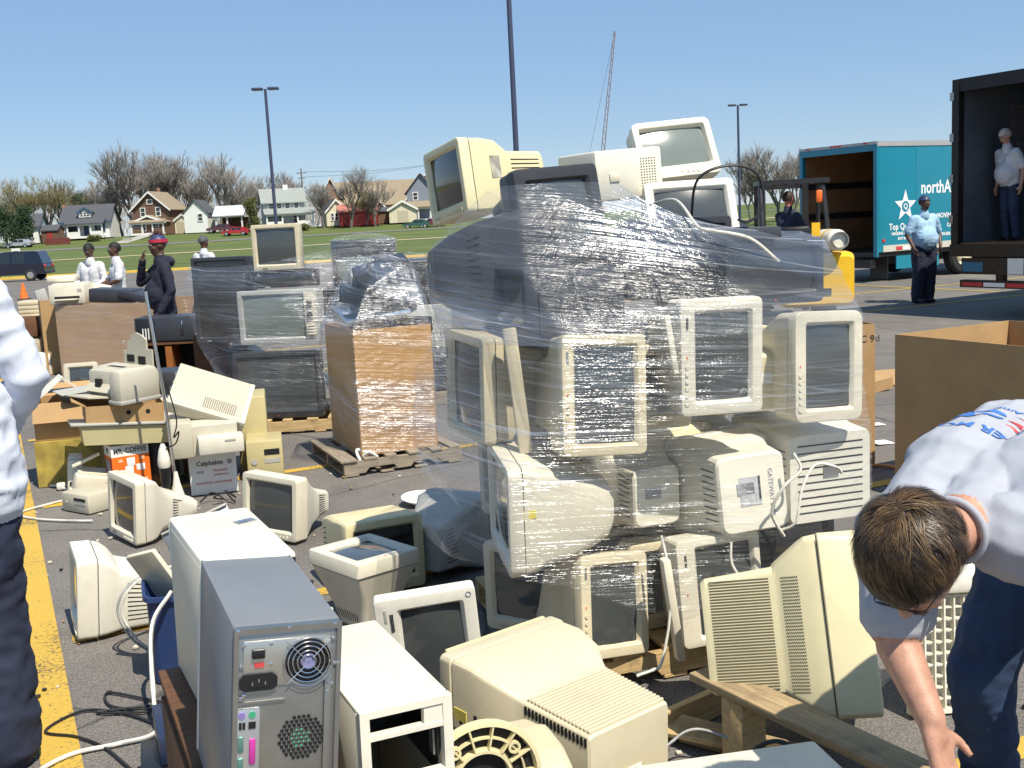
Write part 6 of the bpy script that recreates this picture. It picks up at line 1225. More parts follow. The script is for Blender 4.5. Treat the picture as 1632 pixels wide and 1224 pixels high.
# ------------------------------------------------------------------ poles, crane, wires
POLE = mat('dark_blue_pole', (.05,.06,.11), .45, .05)
def light_pole(label, px, D, H_, heads=2, r=.13):
    p = place(px, D); p.z -= .1; t = thing('light_pole', label, 'light pole', p, group='parking lot light poles'); part('pole', MB().tube([(0, 0, 0), (0, 0, H_)], r, 10, r*.75), POLE, t, 60); part('foot', MB().cyl((0, 0, .4), r*2.2, .8, 'Z', 14), CONCRETE, t)
    for s in (-1, 1): hd = part('lamp_head', MB().rbox((s*.55, 0, H_+.02), (.75, .5, .18), .05), POLE, t); part('lens', MB().box((s*.55, 0, H_-.075), (.5, .36, .02)), WIN, hd, 0)
    return t
light_pole('left light pole with two flat lamp heads over the wrapped televisions', 441, 78, 12.0); light_pole('tall middle light pole running out of the top of the picture', 828, 44, 12.6, r=.12); light_pole('right light pole with two lamp heads near the teal truck', 1179, 108, 12.0, r=.14)
p = place(487, 200); t = thing('utility_pole', 'wooden utility pole behind the pale two-storey house', 'utility pole', p); part('pole', MB().tube([(0, 0, 0), (0, 0, 10.4)], .18, 8, .12), BARK, t); part('crossarm', MB().box((0, 0, 9.6), (1.8, .12, .14)), BARK, t, 0); part('crossarm', MB().box((0, 0, 8.7), (1.2, .12, .14)), BARK, t, 0)
for k, z in enumerate((9.75, 8.85)):
    a = p+Vector((.6-.3*k, 0, z)); b_ = place(700, 230)+Vector((0, 0, 11.5)); c_ = a.lerp(b_, .5)-Vector((0, 0, .5)); cable('%s power line strung from the utility pole' % ('upper', 'lower')[k], [a, c_, b_], .025, CORDB, name='power_line', cat='wire')
cp_ = place(968, 420); cr_ = thing('crane', 'faint lattice crane boom rising in the distance', 'crane', cp_, (0, 0, 0)); PALEM = mat('crane_paint', (.32,.22,.22), .6)
bm_ = MB(); b0 = Vector((-4, 0, 0)); b1 = Vector((5.2, 0, 66)); ax = (b1-b0).normalized(); px_ = Vector((ax.z, 0, -ax.x))*.75; py_ = Vector((0, .75, 0))
for sx_, sy_ in ((1, 1), (1, -1), (-1, 1), (-1, -1)): bm_.tube([b0+px_*sx_+py_*sy_, b1+(px_*sx_+py_*sy_)*.4], .12, 4)
part('boom_chord', bm_, PALEM, cr_, 0)
lm = MB()
for i in range(30):
    a = b0.lerp(b1, i/30); c = b0.lerp(b1, (i+1)/30); s = 1 if i % 2 else -1; k0 = 1-.6*i/30; lm.tube([a+(px_*s+py_)*k0, c+(-px_*s+py_)*k0], .06, 3); lm.tube([a+(px_*s-py_)*k0, c+(-px_*s-py_)*k0], .06, 3)
part('boom_lacing', lm, PALEM, cr_, 0)['kind'] = 'stuff'; part('undercarriage', MB().rbox((-4, 0, 1.4), (6, 4, 2.8), .3), PALEM, cr_); part('stay_cable', MB().tube([b1, Vector((-9, 0, 10)), Vector((-7, 0, 2))], .05, 4), CORDB, cr_)
# ------------------------------------------------------------------ cars, sign
def car(label, px, D, rz, col, suv=False, name='parked_car', k=1.0):
    p = place(px, D); p.z = gz(p.x, D) + (.12 if D > 90 else 0); t = thing(name, label, 'car', p, (0, 0, rz), 'parked cars'); L_ = 4.4*k; w = 1.78; hb = .92 if suv else .80; ht = 1.75 if suv else 1.42
    pr_ = [(-L_/2, .38), (-L_/2+.05, .75 if not suv else .85), (-L_/2+.25, hb+.03), (-L_*.18, hb+.10), (L_/2-.12, hb+.08), (L_/2, .8), (L_/2-.02, .38)]
    pm_ = mat('car_paint_%s' % label[:12], col, .25, .03, 3, coat=.8)
    bd = part('body', MB().loft([[(x, s*w*.5, z) for x, z in pr_] for s in (-1, 1)]), pm_, t, 20)
    cb_ = [(-L_*.20, hb+.06), (-L_*.07, ht-.05), (0, ht), (L_*.30 if not suv else L_*.42, ht-.03), (L_*.42 if not suv else L_*.485, hb+.06)]
    part('cabin', MB().loft([[(x, -w*.42, z) if z > hb+.1 else (x, -w*.48, z) for x, z in cb_], [(x, w*.42, z) if z > hb+.1 else (x, w*.48, z) for x, z in cb_]]), pm_, t, 20)
    wz0, wz1 = hb+.12, ht-.10
    for s in (-1, 1):
        for x0, x1 in ((-L_*.12, L_*.06), (L_*.085, L_*.25)): part('side_window', MB().add([(x0, s*w*.487, wz0), (x1, s*w*.487, wz0), (x1, s*w*.435, wz1), (x0+.18 if x0 < 0 else x0, s*w*.435, wz1)], [(0,1,2,3)]), WIN, bd, 0)
        for x in (-L_*.31, L_*.31):
            wh = part('wheel', MB().lathe([(.18, -.11), (.31, -.11), (.345, -.06), (.345, .06), (.31, .11), (.18, .11)], 20, (0,0,0), 'Y'), RUBBER, t, 30, (x, s*w*.46, .345)); part('rim', MB().cyl((0, s*.113, 0), .2, .02, 'Y', 16), CHROME, wh)
    part('windscreen', MB().add([(-L_*.195, -w*.40, wz0), (-L_*.195, w*.40, wz0), (-L_*.085, w*.36, wz1+.02), (-L_*.085, -w*.36, wz1+.02)], [(0,1,2,3)]), WIN, bd, 0); part('bumper', MB().rbox((-L_/2, 0, .5), (.14, w*.92, .2), .05), CHAR, t); part('bumper', MB().rbox((L_/2, 0, .5), (.14, w*.92, .2), .05), CHAR, t)
    for s in (-1, 1): part('tail_light', MB().rbox((L_/2-.01, s*w*.4, .85), (.05, .22, .2), .02), INK_R, bd)
    return t
car('dark blue sport utility car at the left edge of the lot', 14, 66, 4, (.006,.008,.022), True); car('red car parked by the carport', 376, 181, 0, (.40,.01,.015)); car('green car parked right of the red barn', 664, 176, 0, (.02,.09,.06)); car('maroon car beside the green one', 686, 177, 0, (.18,.01,.03)); car('pale car in front of the low white house', 30, 178, 0, (.35,.37,.4)); car('dark maroon car under the carport', 352, 188, 0, (.10,.02,.03))
p = place(24, 118); t = thing('sign_board', 'small white sign on two posts on the lawn at the far left', 'sign', p); part('board', MB().box((0, 0, .95), (.9, .06, 1.3)), TRIM, t, 0)
for i in range(3): part('sign_line', MB().box((0, -.035, .55+.35*i), (.62, .01, .14)), INK, t, 0)
for s in (-1, 1): part('post', MB().box((s*.38, .05, .4), (.08, .06, 1.5)), TRIM, t, 0)
p = gp(10, 447); solo('litter', 'orange-red crumpled object on the asphalt near the dark car', 'litter', MB().sphere((0, 0, .12), (.3, .2, .14), 8, 5), ORANGEM, (p.x, 33, gz(0, 33)), smooth=0)

# far wood beyond the houses: reads as one brown-grey mass
rnd = random.Random(77); wd = MB()
for i in range(9000):
    px = rnd.uniform(-60, 700); D = rnd.uniform(235, 265); q = place(px, D); hh = (9.5+2.5*math.sin(px*.031)+1.8*math.sin(px*.083))*(1 if px < 420 else .62); z = rnd.uniform(0, 1)**.8*hh
    e = Vector((rnd.uniform(-.6, .6), 0, 1)).normalized()*rnd.uniform(.8, 2.2); s_ = Vector((1, .3, 0))*rnd.uniform(.03, .10); c = q+Vector((rnd.uniform(-1, 1), 0, z)); wd.add([c-s_, c+s_, c+e], [(0,1,2)])
o_ = part('woodland', wd.mesh('woodland', TWIG, 0, recalc=False), None, None); tag(o_, 'hazy brown line of bare woods behind the houses', 'woods'); o_['kind'] = 'stuff'
# ================================================================== people
import numpy as np
SKIN_D = mat('dark_skin', (.10,.050,.032), .5, .08, 20); SKIN_L = mat('light_skin', (.47,.25,.17), .5, .16, 30, .35, 220, dirt=.18, dirtcol=(.40,.14,.09)); 
def cloth(name, col, var=.12, bump=.35, bs=40): return mat(name, col, .85, var, 9, bump, bs)
def cap_mesh(mb, a, b, ra, rb, n=12):
    a, b = Vector(a), Vector(b); d = (b-a); l = d.length
    if l < 1e-5: d = Vector((0, 0, 1)); l = 1e-5
    t = d/l; u = t.orthogonal().normalized(); v = t.cross(u); loops = []
    for c, r, a0, a1 in ((a, ra, -90, 0), (b, rb, 0, 90)):
        for k in range(5):
            e = R(a0+(a1-a0)*k/4); rr_ = max(1e-4, r*math.cos(e)); o = c+t*r*math.sin(e)
            loops.append([o+(u*math.cos(2*PI*i/n)+v*math.sin(2*PI*i/n))*rr_ for i in range(n)])
    mb.loft(loops)
def sculpt(name, prims, voxel, mats, smooth_it=4, wrinkle=0.0, cloth_ids=(1, 2)):
    """one continuous surface grown from tapered capsules ('c', a, b, ra, rb, m) and ellipsoids ('e', c, (rx,ry,rz), rot, m)"""
    mb = MB()
    for p in prims:
        if p[0] == 'c': cap_mesh(mb, p[1], p[2], p[3], p[4])
        else:
            s = MB().sphere((0, 0, 0), p[2], 16, 10); m = Euler([R(a) for a in p[3]]).to_matrix().to_4x4(); m.translation = Vector(p[1]); s.xform(m); mb.add(s.v, s.f)
    me = mb.mesh(name, mats[0], 0); o = bpy.data.objects.new(name, me); COL.objects.link(o)
    r_ = o.modifiers.new('r', 'REMESH'); r_.mode = 'VOXEL'; r_.voxel_size = voxel; s_ = o.modifiers.new('s', 'SMOOTH'); s_.factor = .5; s_.iterations = smooth_it
    dg = bpy.context.evaluated_depsgraph_get(); out = bpy.data.meshes.new_from_object(o.evaluated_get(dg)); bpy.data.objects.remove(o); bpy.data.meshes.remove(me)
    out.name = name; out.materials.clear()
    for m in mats: out.materials.append(m)
    n = len(out.polygons); C = np.empty(n*3); out.polygons.foreach_get('center', C); C = C.reshape(-1, 3); best = np.full(n, 1e9); idx = np.zeros(n, int)
    for p in prims:
        if p[0] == 'c':
            a = np.array(p[1]); b = np.array(p[2]); ab = b-a; t = np.clip(((C-a)@ab)/max(1e-9, ab@ab), 0, 1); dd = np.linalg.norm(C-a-t[:, None]*ab, axis=1)-(p[3]+(p[4]-p[3])*t); mi = p[5]
        else:
            Rm = np.array(Euler([R(q) for q in p[3]]).to_matrix()); q = (C-np.array(p[1]))@Rm; rr_ = np.array(p[2]); k = np.linalg.norm(q/rr_, axis=1); dd = (k-1)*rr_.min(); mi = p[4]
        w = dd < best; best[w] = dd[w]; idx[w] = mi
    out.polygons.foreach_set('material_index', idx.astype(np.int32))
    if wrinkle:
        vc = set(); 
        for p_, i_ in zip(out.polygons, idx):
            if i_ in cloth_ids: vc.update(p_.vertices)
        ns = [v.normal.copy() for v in out.vertices]
        for vi in vc:
            v = out.vertices[vi]; c = v.co.copy(); f = 1-abs(mnoise.noise(Vector((c.x*7+c.z*3, c.y*7-c.z*2, c.z*13))))*2.2; g_ = 1-abs(mnoise.noise(Vector((c.x*16+4, c.y*16+c.z*5, c.z*22))))*2.2
            v.co = c+ns[vi]*wrinkle*(f*.9+g_*.45)
    out.shade_smooth(); out.update(); return out
def hand_prims(w, d, side, m, curl=.5, palm_n=None, s=1.0):
    """palm and five unequal fingers from wrist w along d; palm_n: direction the palm faces"""
    w = Vector(w); d = Vector(d).normalized(); pn = Vector(palm_n or (0, -1, 0)); pn = (pn-d*pn.dot(d)).normalized(); x = d.cross(pn)*side; P = []
    P.append(('c', w, w+d*.03*s, .024*s, .026*s, m))
    for k, off in enumerate((-.026, -.009, .009, .026)):
        P.append(('c', w+d*.02*s+x*off*.7*s, w+d*.085*s+x*off*s, .017*s, .014*s, m))
        ln = (.068, .076, .072, .056)[k]*s; b = w+d*.088*s+x*off*s; d1 = (d+pn*curl*.6).normalized(); c = b+d1*ln*.5; d2 = (d+pn*curl*1.6).normalized(); e = c+d2*ln*.5
        P.append(('c', b, c, .0095*s, .009*s, m)); P.append(('c', c, e, .009*s, .0075*s, m))
    tb = w+d*.03*s-x*.026*s; tm = tb+(d*.6-x*.8+pn*.3).normalized()*.04*s; te = tm+(d*.9-x*.25+pn*.3).normalized()*.032*s
    P.append(('c', tb, tm, .014*s, .011*s, m)); P.append(('c', tm, te, .0105*s, .009*s, m)); return P
def head_prims(c, yaw, pitch, m, s=1.0, roll=0):
    """head with brow, nose, lips, chin and ears, centre c; faces -y before turning"""
    M3_ = Euler((R(pitch), R(roll), R(yaw))).to_matrix(); c = Vector(c)
    def T(p): return c+M3_@(Vector(p)*s)
    rot = (pitch, roll, yaw); P = [('e', T((0, .012, .025)), (.077*s, .097*s, .092*s), rot, m), ('e', T((0, -.018, -.035)), (.060*s, .075*s, .080*s), rot, m), ('e', T((0, -.055, -.092)), (.032*s, .030*s, .024*s), rot, m),
        ('c', T((0, -.088, .02)), T((0, -.108, -.022)), .009*s, .014*s, m), ('c', T((-.018, -.086, -.06)), T((.018, -.086, -.06)), .011*s, .011*s, m), ('c', T((-.04, -.078, .028)), T((.04, -.078, .028)), .013*s, .013*s, m)]
    for k in (-1, 1): P.append(('e', T((k*.077, .012, -.005)), (.010*s, .020*s, .032*s), rot, m)); P.append(('e', T((k*.042, -.066, -.028)), (.022*s, .018*s, .022*s), rot, m))
    return P, T, M3_
def face_bits(t, T, s=1.0, body=None, brow=(.01,.008,.007)):
    eb = MB(); e2 = MB()
    for k in (-1, 1): eb.sphere(T((k*.031, -.0835, .006)), .0105*s, 10, 6); e2.sphere(T((k*.031, -.0925, .006)), .0055*s, 8, 5)
    part('eyes', eb, mat('eye_white', (.55,.52,.48), .3), t); part('pupils', e2, BLACKP, t)
    bm_ = MB()
    for k in (-1, 1): bm_.tube([T((k*.048, -.086, .03)), T((k*.03, -.094, .035)), T((k*.014, -.093, .03))], .0045*s, 5)
    part('eyebrows', bm_, mat('brow_hair', brow, .8), t); part('lips', MB().tube([T((-.022, -.090, -.058)), T((0, -.099, -.057)), T((.022, -.090, -.058))], .0055*s, 6), mat('lip_skin', (.16,.06,.05), .5), t)
def hair_cap(t, T, s, m, name='hair', low=-.03, front=.055, fat=1.0, back=-.05):
    mb = MB(); n = 20; loops = []
    for i in range(9):
        e = R(88-i*15); l = []
        for k in range(n):
            a = 2*PI*k/n; z = .025+.104*math.sin(e)*fat; cut = front if math.sin(a) < -.3 else (low if math.sin(a) < .45 else back)
            z = max(z, cut); ee = math.asin(max(-1, min(1, (z-.025)/(.104*fat)))); l.append(T((.086*fat*math.cos(ee)*math.cos(a), .012+.106*fat*math.cos(ee)*math.sin(a), z)))
        loops.append(l)
    mb.loft(loops, True, False); me = mb.mesh(name, m, 0)
    for v in me.vertices: v.co += Vector((mnoise.noise(v.co*30), mnoise.noise(v.co*31+Vector((5, 0, 0))), mnoise.noise(v.co*29+Vector((0, 7, 0)))))*.006
    me.shade_smooth(); return part(name, me, None, t)
def person(label, pos, rz, look, arms, top, bottom, skin, hair=None, cap_col=None, sleeve='short', belly=0.0, s=1.0, head_yaw=0, head_pitch=0, torso_lean=0, legs=None, shoes=None, hood=None, hem=.90, voxel=.013, brim=True, extra_mats=(), extra_prims=(), wrinkle=.006, baggy=0.0):
    """arms: ((elbow, wrist, hand dir), (..)) for left (-x) and right (+x); person faces -y"""
    t = thing('person', label, 'person', pos, (0, 0, rz)); t.scale = (s, s, s)
    mats = [skin, top, bottom, shoes or BLACKP]+list(extra_mats); P = []; SK, TO, BO, SH_ = 0, 1, 2, 3
    ln = Vector((0, -math.sin(R(torso_lean)), math.cos(R(torso_lean)))); hip = Vector((0, 0, .93)); chest = hip+ln*.36; neck = hip+ln*.54
    # trunk
    for k in (-1, 1):
        P += [('c', hip+Vector((k*.075, 0, -.02)), hip+ln*.14+Vector((k*.07, -.005, 0)), .118, .112+belly*.4, BO if False else TO), ('c', hip+ln*.14+Vector((k*.07, 0, 0)), chest+Vector((k*.085, 0, 0)), .112+belly*.4, .118, TO), ('c', chest+Vector((k*.085, 0, 0)), neck+Vector((k*.15, .01, -.07)), .115, .072, TO)]
    if belly: P.append(('e', hip+ln*.14+Vector((0, -.06-belly*.3, 0)), (.17+belly*.5, .14+belly*.6, .20), (0, 0, 0), TO))
    P += [('e', hip+Vector((0, .01, -.05)), (.165+belly*.3, .125+belly*.3, .12), (0, 0, 0), BO), ('c', neck+ln*-.02, neck+ln*.05, .088, .062, TO), ('c', neck, neck+ln*.10, .056, .055, SK)]
    lg = legs or (((-.10, -.02, .50), (-.11, .03, .09), 0), ((.10, -.02, .50), (.11, .03, .09), 0))
    for k, (kn, an, yaw) in zip((-1, 1), lg):
        hp = Vector((k*.09, 0, .88)); kn = Vector(kn); an = Vector(an); P += [('c', hp, kn, .098+belly*.2+baggy, .072+belly*.1+baggy, BO), ('c', kn, an+Vector((0, 0, .03)), .070+belly*.1+baggy, .062+belly*.1+baggy, BO), ('c', an+Vector((0, 0, .02)), an+Vector((0, 0, -.02)), .07+baggy*.8, .066+baggy*.8, BO)]
        fd = Vector((math.sin(R(yaw)), -math.cos(R(yaw)), 0)); P += [('c', an+Vector((0, .02, -.045)), an+fd*.10+Vector((0, 0, -.05)), .040, .036, SH_), ('c', an+fd*.10+Vector((0, 0, -.05)), an+fd*.17+Vector((0, 0, -.058)), .040, .030, SH_)]
    for k, (el, wr_, hd, pn) in zip((-1, 1), arms):
        sh_ = neck+Vector((k*.19, .01, -.075)); el = Vector(el); wr_ = Vector(wr_)
        if sleeve == 'long': P += [('c', sh_, el, .068, .052, TO), ('c', el, wr_, .052, .040, TO)]
        else:
            mid = sh_.lerp(el, .78); P += [('c', sh_, mid, .074, .066, TO), ('c', sh_.lerp(el, .3), el, .050, .043, SK), ('c', el, wr_, .042, .029, SK)]
        P += hand_prims(wr_, hd, k, SK, .5, pn)
    P.append(('e', hip+Vector((0, .0, -.085)), (.178+belly*.35, .138+belly*.35, .035), (0, 0, 0), BO))
    hc = neck+ln*.19+Vector((0, -.015, 0)); HP, T, _ = head_prims(hc, head_yaw, head_pitch, SK); P += HP
    P += list(extra_prims)
    b = part('body', sculpt('body', P, voxel, mats, wrinkle=wrinkle), None, t); face_bits(t, T)
    if hair: hair_cap(t, T, 1, hair)
    if cap_col:
        c = hair_cap(t, T, 1, cap_col, 'cap', low=.035, front=.05, fat=1.06, back=.02)
        if brim: part('cap_brim', MB().prism([(-.075, -.085), (-.06, -.15), (0, -.175), (.06, -.15), (.075, -.085), (0, -.075)], .055, .063, 'Z'), cap_col, c, 0).matrix_parent_inverse = Matrix()
    return t
def brim_fix(t, T): pass
DOWN = ((-.27, .02, 1.13), (-.28, -.04, .87), (0, -.15, -1), (1, 0, 0)), ((.27, .02, 1.13), (.28, -.04, .87), (0, -.15, -1), (-1, 0, 0))
NAVY = cloth('navy_cloth', (.018,.022,.045)); DENIM = cloth('dark_denim', (.022,.035,.075), .25); LBLUE = cloth('light_blue_cotton', (.33,.52,.72)); WHT = cloth('white_cotton', (.58,.58,.60)); GREYC = cloth('grey_cotton', (.36,.37,.40)); BLKH = mat('black_hair', (.008,.007,.006), .7, .2, 30); GRYH = mat('white_hair', (.55,.53,.50), .7, .1, 30)
# man in light blue by the trucks
p = gp(1472, 482)
person('man in light blue shirt, dark trousers and cap standing before the teal truck', (p.x, p.y, 0), 14, 0, (((-.30, .03, 1.14), (-.26, -.10, .93), (.2, -.1, -1), (1, 0, 0)), ((.32, .05, 1.14), (.25, -.10, .94), (-.3, -.1, -1), (-1, 0, 0))), LBLUE, NAVY, SKIN_D, BLKH, mat('navy_cap', (.02,.03,.10), .5), belly=.055, s=1.03, voxel=.014, baggy=.03)
# man in the trailer
p = gp(1522, 503); tl = Vector((p.x+.05, p.y, 0)); ax_ = Vector((math.cos(R(-62)), math.sin(R(-62)), 0)); ay_ = Vector((-ax_.y, ax_.x, 0)); q = tl+ax_*.42+ay_*.60
person('man in white polo shirt and jeans looking down inside the trailer', (q.x, q.y, 1.10), -75, 0, DOWN, WHT, DENIM, SKIN_L, mat('thin_white_hair', (.55,.48,.42), .7, .1, 30), head_pitch=35, belly=.04, s=.93, voxel=.014, torso_lean=8)
# group at the left
p = gp(152, 560); person('man in white jacket with blue scarf looking down, left of the pair', (-7.08, 18.9, 0), -18, 0, (((-.29, -.03, 1.14), (-.16, -.24, 1.02), (.6, -.6, -.2), (0, 0, -1)), ((.29, -.03, 1.14), (.16, -.24, 1.0), (-.6, -.6, -.2), (0, 0, -1))), WHT, NAVY, SKIN_D, BLKH, sleeve='long', head_pitch=22, s=.98, voxel=.016)
person('man in white T-shirt with folded arms, right of the pair', (-6.50, 18.5, 0), -60, 0, (((-.28, -.05, 1.14), (-.05, -.25, 1.10), (.9, -.1, 0), (0, 0, -1)), ((.28, -.05, 1.14), (.05, -.27, 1.06), (-.9, -.1, 0), (0, 0, -1))), WHT, NAVY, SKIN_D, BLKH, s=.98, voxel=.016)
HOOD = cloth('navy_hoodie', (.012,.014,.030))
hd_ = person('man in dark hooded top and red-banded cap, hand at his mouth, before the wrapped bin', (-4.27, 13.7, 0), -62, 0, (((-.20, -.22, 1.22), (-.05, -.20, 1.48), (.3, .1, 1), (.4, 1, 0)), ((.29, .04, 1.12), (.26, -.10, .88), (0, -.15, -1), (-1, 0, 0))), HOOD, NAVY, SKIN_D, None, mat('navy_cap', (.02,.03,.10)), sleeve='long', s=1.02, belly=.03, voxel=.014, brim=False, extra_prims=(('e', (0, .09, 1.46), (.12, .08, .07), (0, 0, 0), 1),), shoes=PAPER)
cp2 = [c for c in hd_.children if c.name.startswith('cap')][0]
part('cap_band', MB().loft([[(.094*math.cos(a), .0+.115*math.sin(a)-.003, z) for a in [2*PI*k/24 for k in range(24)]] for z in (1.695, 1.735)], False, False), mat('red_cap_band', (.45,.02,.05), .6), cp2)
person('man seen from behind over the television pile, grey cap and pale shirt', (-5.84, 21.5, 0), 150, 0, DOWN, mat('pale_shirt', (.55,.56,.58), .8), NAVY, SKIN_D, None, mat('grey_cap', (.07,.07,.08), .7), s=.99, voxel=.02, brim=False)
# fork-lift driver
p = bpy.data.objects['forklift'].location; person('driver in dark clothes sitting in the fork-lift, face turned sideways', (p.x+.36, p.y+.35, .27), 120, 0, (((-.26, -.12, 1.12), (-.15, -.34, 1.05), (0, -1, 0), (0, 0, -1)), ((.26, -.12, 1.12), (.15, -.34, 1.05), (0, -1, 0), (0, 0, -1))), NAVY, NAVY, mat('ruddy_skin', (.42,.16,.11), .5), mat('brown_hair_far', (.03,.015,.008), .7), sleeve='long', s=.97, voxel=.02, legs=(((-.12, -.42, .84), (-.12, -.45, .42), 0), ((.12, -.42, .84), (.12, -.45, .42), 0)))
# man at the left edge: back to us, striped shirt, dark trousers
STR = mat('pinstripe_cotton', (.60,.64,.72), .85, .05, 9, .3, 40)
nt = STR.node_tree; b_ = nt.nodes['Principled BSDF']; tc = nnode(nt, 'ShaderNodeTexCoord'); wv = nnode(nt, 'ShaderNodeTexWave', Scale=75.0, Distortion=.6); nt.links.new(tc.outputs['Object'], wv.inputs['Vector']); mxs = nnode(nt, 'ShaderNodeMix', data_type='RGBA'); mxs.inputs[6].default_value = (.48,.53,.66,1); mxs.inputs[7].default_value = (.74,.77,.83,1); nt.links.new(wv.outputs[0], mxs.inputs[0]); nt.links.new(mxs.outputs[2], b_.inputs['Base Color'])
TRO = cloth('black_navy_trousers', (.016,.022,.048), .3, .6, 14)
lm_ = person('man at the left edge in pinstriped shirt and dark baggy trousers', (-1.965, 3.60, 0), 205, 0, (((-.29, .03, 1.15), (-.20, -.12, .98), (.2, -.2, -1), (1, 0, 0)), ((.30, .06, 1.15), (.20, -.10, 1.0), (-.3, -.3, -1), (-1, 0, 0))), STR, TRO, SKIN_L, BLKH, s=1.17, belly=.06, sleeve='long', voxel=.011, wrinkle=.010, baggy=.035, extra_prims=(('c', (-.09, 0, .85), (-.08, 0, 1.08), .165, .15, 1), ('c', (.09, 0, .85), (.08, 0, 1.08), .165, .15, 1)), shoes=mat('brown_shoe', (.03,.018,.012), .35))
# ------------------------------------------------------------------ the bending man in the foreground
TEE = cloth('grey_tshirt', (.37,.385,.43), .06, .3, 60); JEAN = cloth('blue_denim', (.020,.042,.095), .3, .5, 60); HAIRB = mat('brown_hair', (.075,.042,.020), .5, .35, 40)
O = Vector((1.30, 2.75, -.157)); bmn = thing('person', 'man in grey lettered T-shirt and jeans bending down over the pile, right foreground', 'person', Vector((0, 0, CAM_H))+(O-Vector((0, 0, CAM_H)))*.92); bmn.scale = (.92,)*3; V = lambda x, y, z: Vector((x, y, z))-O
hip = V(1.56, 2.96, 1.02); ch1 = V(1.36, 2.74, 1.13); ch2 = V(1.13, 2.50, 1.13); nk = V(.955, 2.29, 1.10); P = []
rgt = Vector((-.70, .70, 0))
for k in (-1, 1):
    P += [('c', hip+rgt*k*.075, ch1+rgt*k*.09, .128, .138, 1), ('c', ch1+rgt*k*.09, ch2+rgt*k*.10, .138, .128, 1), ('c', ch2+rgt*k*.10, nk+rgt*k*.14+Vector((.07, .06, -.01)), .122, .085, 1)]
P += [('c', ch2+Vector((0, 0, -.03)), nk+Vector((.04, .04, -.01)), .13, .080, 1), ('c', ch1+Vector((0, -.02, -.07)), ch2+Vector((.02, -.05, -.08)), .12, .12, 1), ('c', nk+Vector((.03, .03, 0)), nk+Vector((-.09, -.07, -.01)), .060, .060, 0), ('e', hip+Vector((.03, .03, -.05)), (.17, .16, .14), (0, 0, 0), 2)]
sR = V(.875, 2.47, 1.03); sL = nk-rgt*.19+Vector((.06, .06, -.05))
elR = V(.845, 2.37, .80); wrR = V(.875, 2.25, .675); P += [('c', nk+rgt*.12+Vector((.05, .05, -.02)), sR, .088, .090, 1), ('c', sR, sR.lerp(elR, .68), .090, .082, 1), ('c', sR.lerp(elR, .3), elR, .056, .050, 0), ('c', elR, wrR, .051, .033, 0)]
P += hand_prims(wrR, Vector((.16, -.30, -.92)), 1, 0, .7, Vector((.5, -.6, -.2)), 1.12)
elL = V(1.24, 2.14, .84); wrL = V(1.16, 2.02, .66); P += [('c', nk-rgt*.08+Vector((.05, .05, -.03)), sL, .095, .092, 1), ('c', sL, sL.lerp(elL, .7), .092, .082, 1), ('c', sL.lerp(elL, .3), elL, .054, .047, 0), ('c', elL, wrL, .047, .032, 0)]; P += hand_prims(wrL, Vector((-.2, -.2, -.9)), -1, 0, .7, Vector((-.6, .3, 0)), 1.05)
for k, kn, an in ((1, V(1.30, 2.98, .45), V(1.40, 3.10, -.06)), (-1, V(1.50, 2.60, .45), V(1.62, 2.72, -.06))):
    hp = hip+rgt*k*.10+Vector((0, 0, -.07)); P += [('c', hp, kn, .115, .090, 2), ('c', kn, an, .088, .075, 2), ('c', an+Vector((0, 0, -.04)), an+Vector((-.14, -.10, -.06)), .042, .034, 3)]
hc = V(.805, 2.165, 1.075); HP, T, HM = head_prims(hc, -50, 62, 0, 1.06, 0); P += HP
bod = sculpt('body', P, .0085, [SKIN_L, TEE, JEAN, BLACKP], 5, wrinkle=.007); bmn_b = part('body', bod, None, bmn); face_bits(bmn, T, 1.06, brow=(.05,.03,.015))
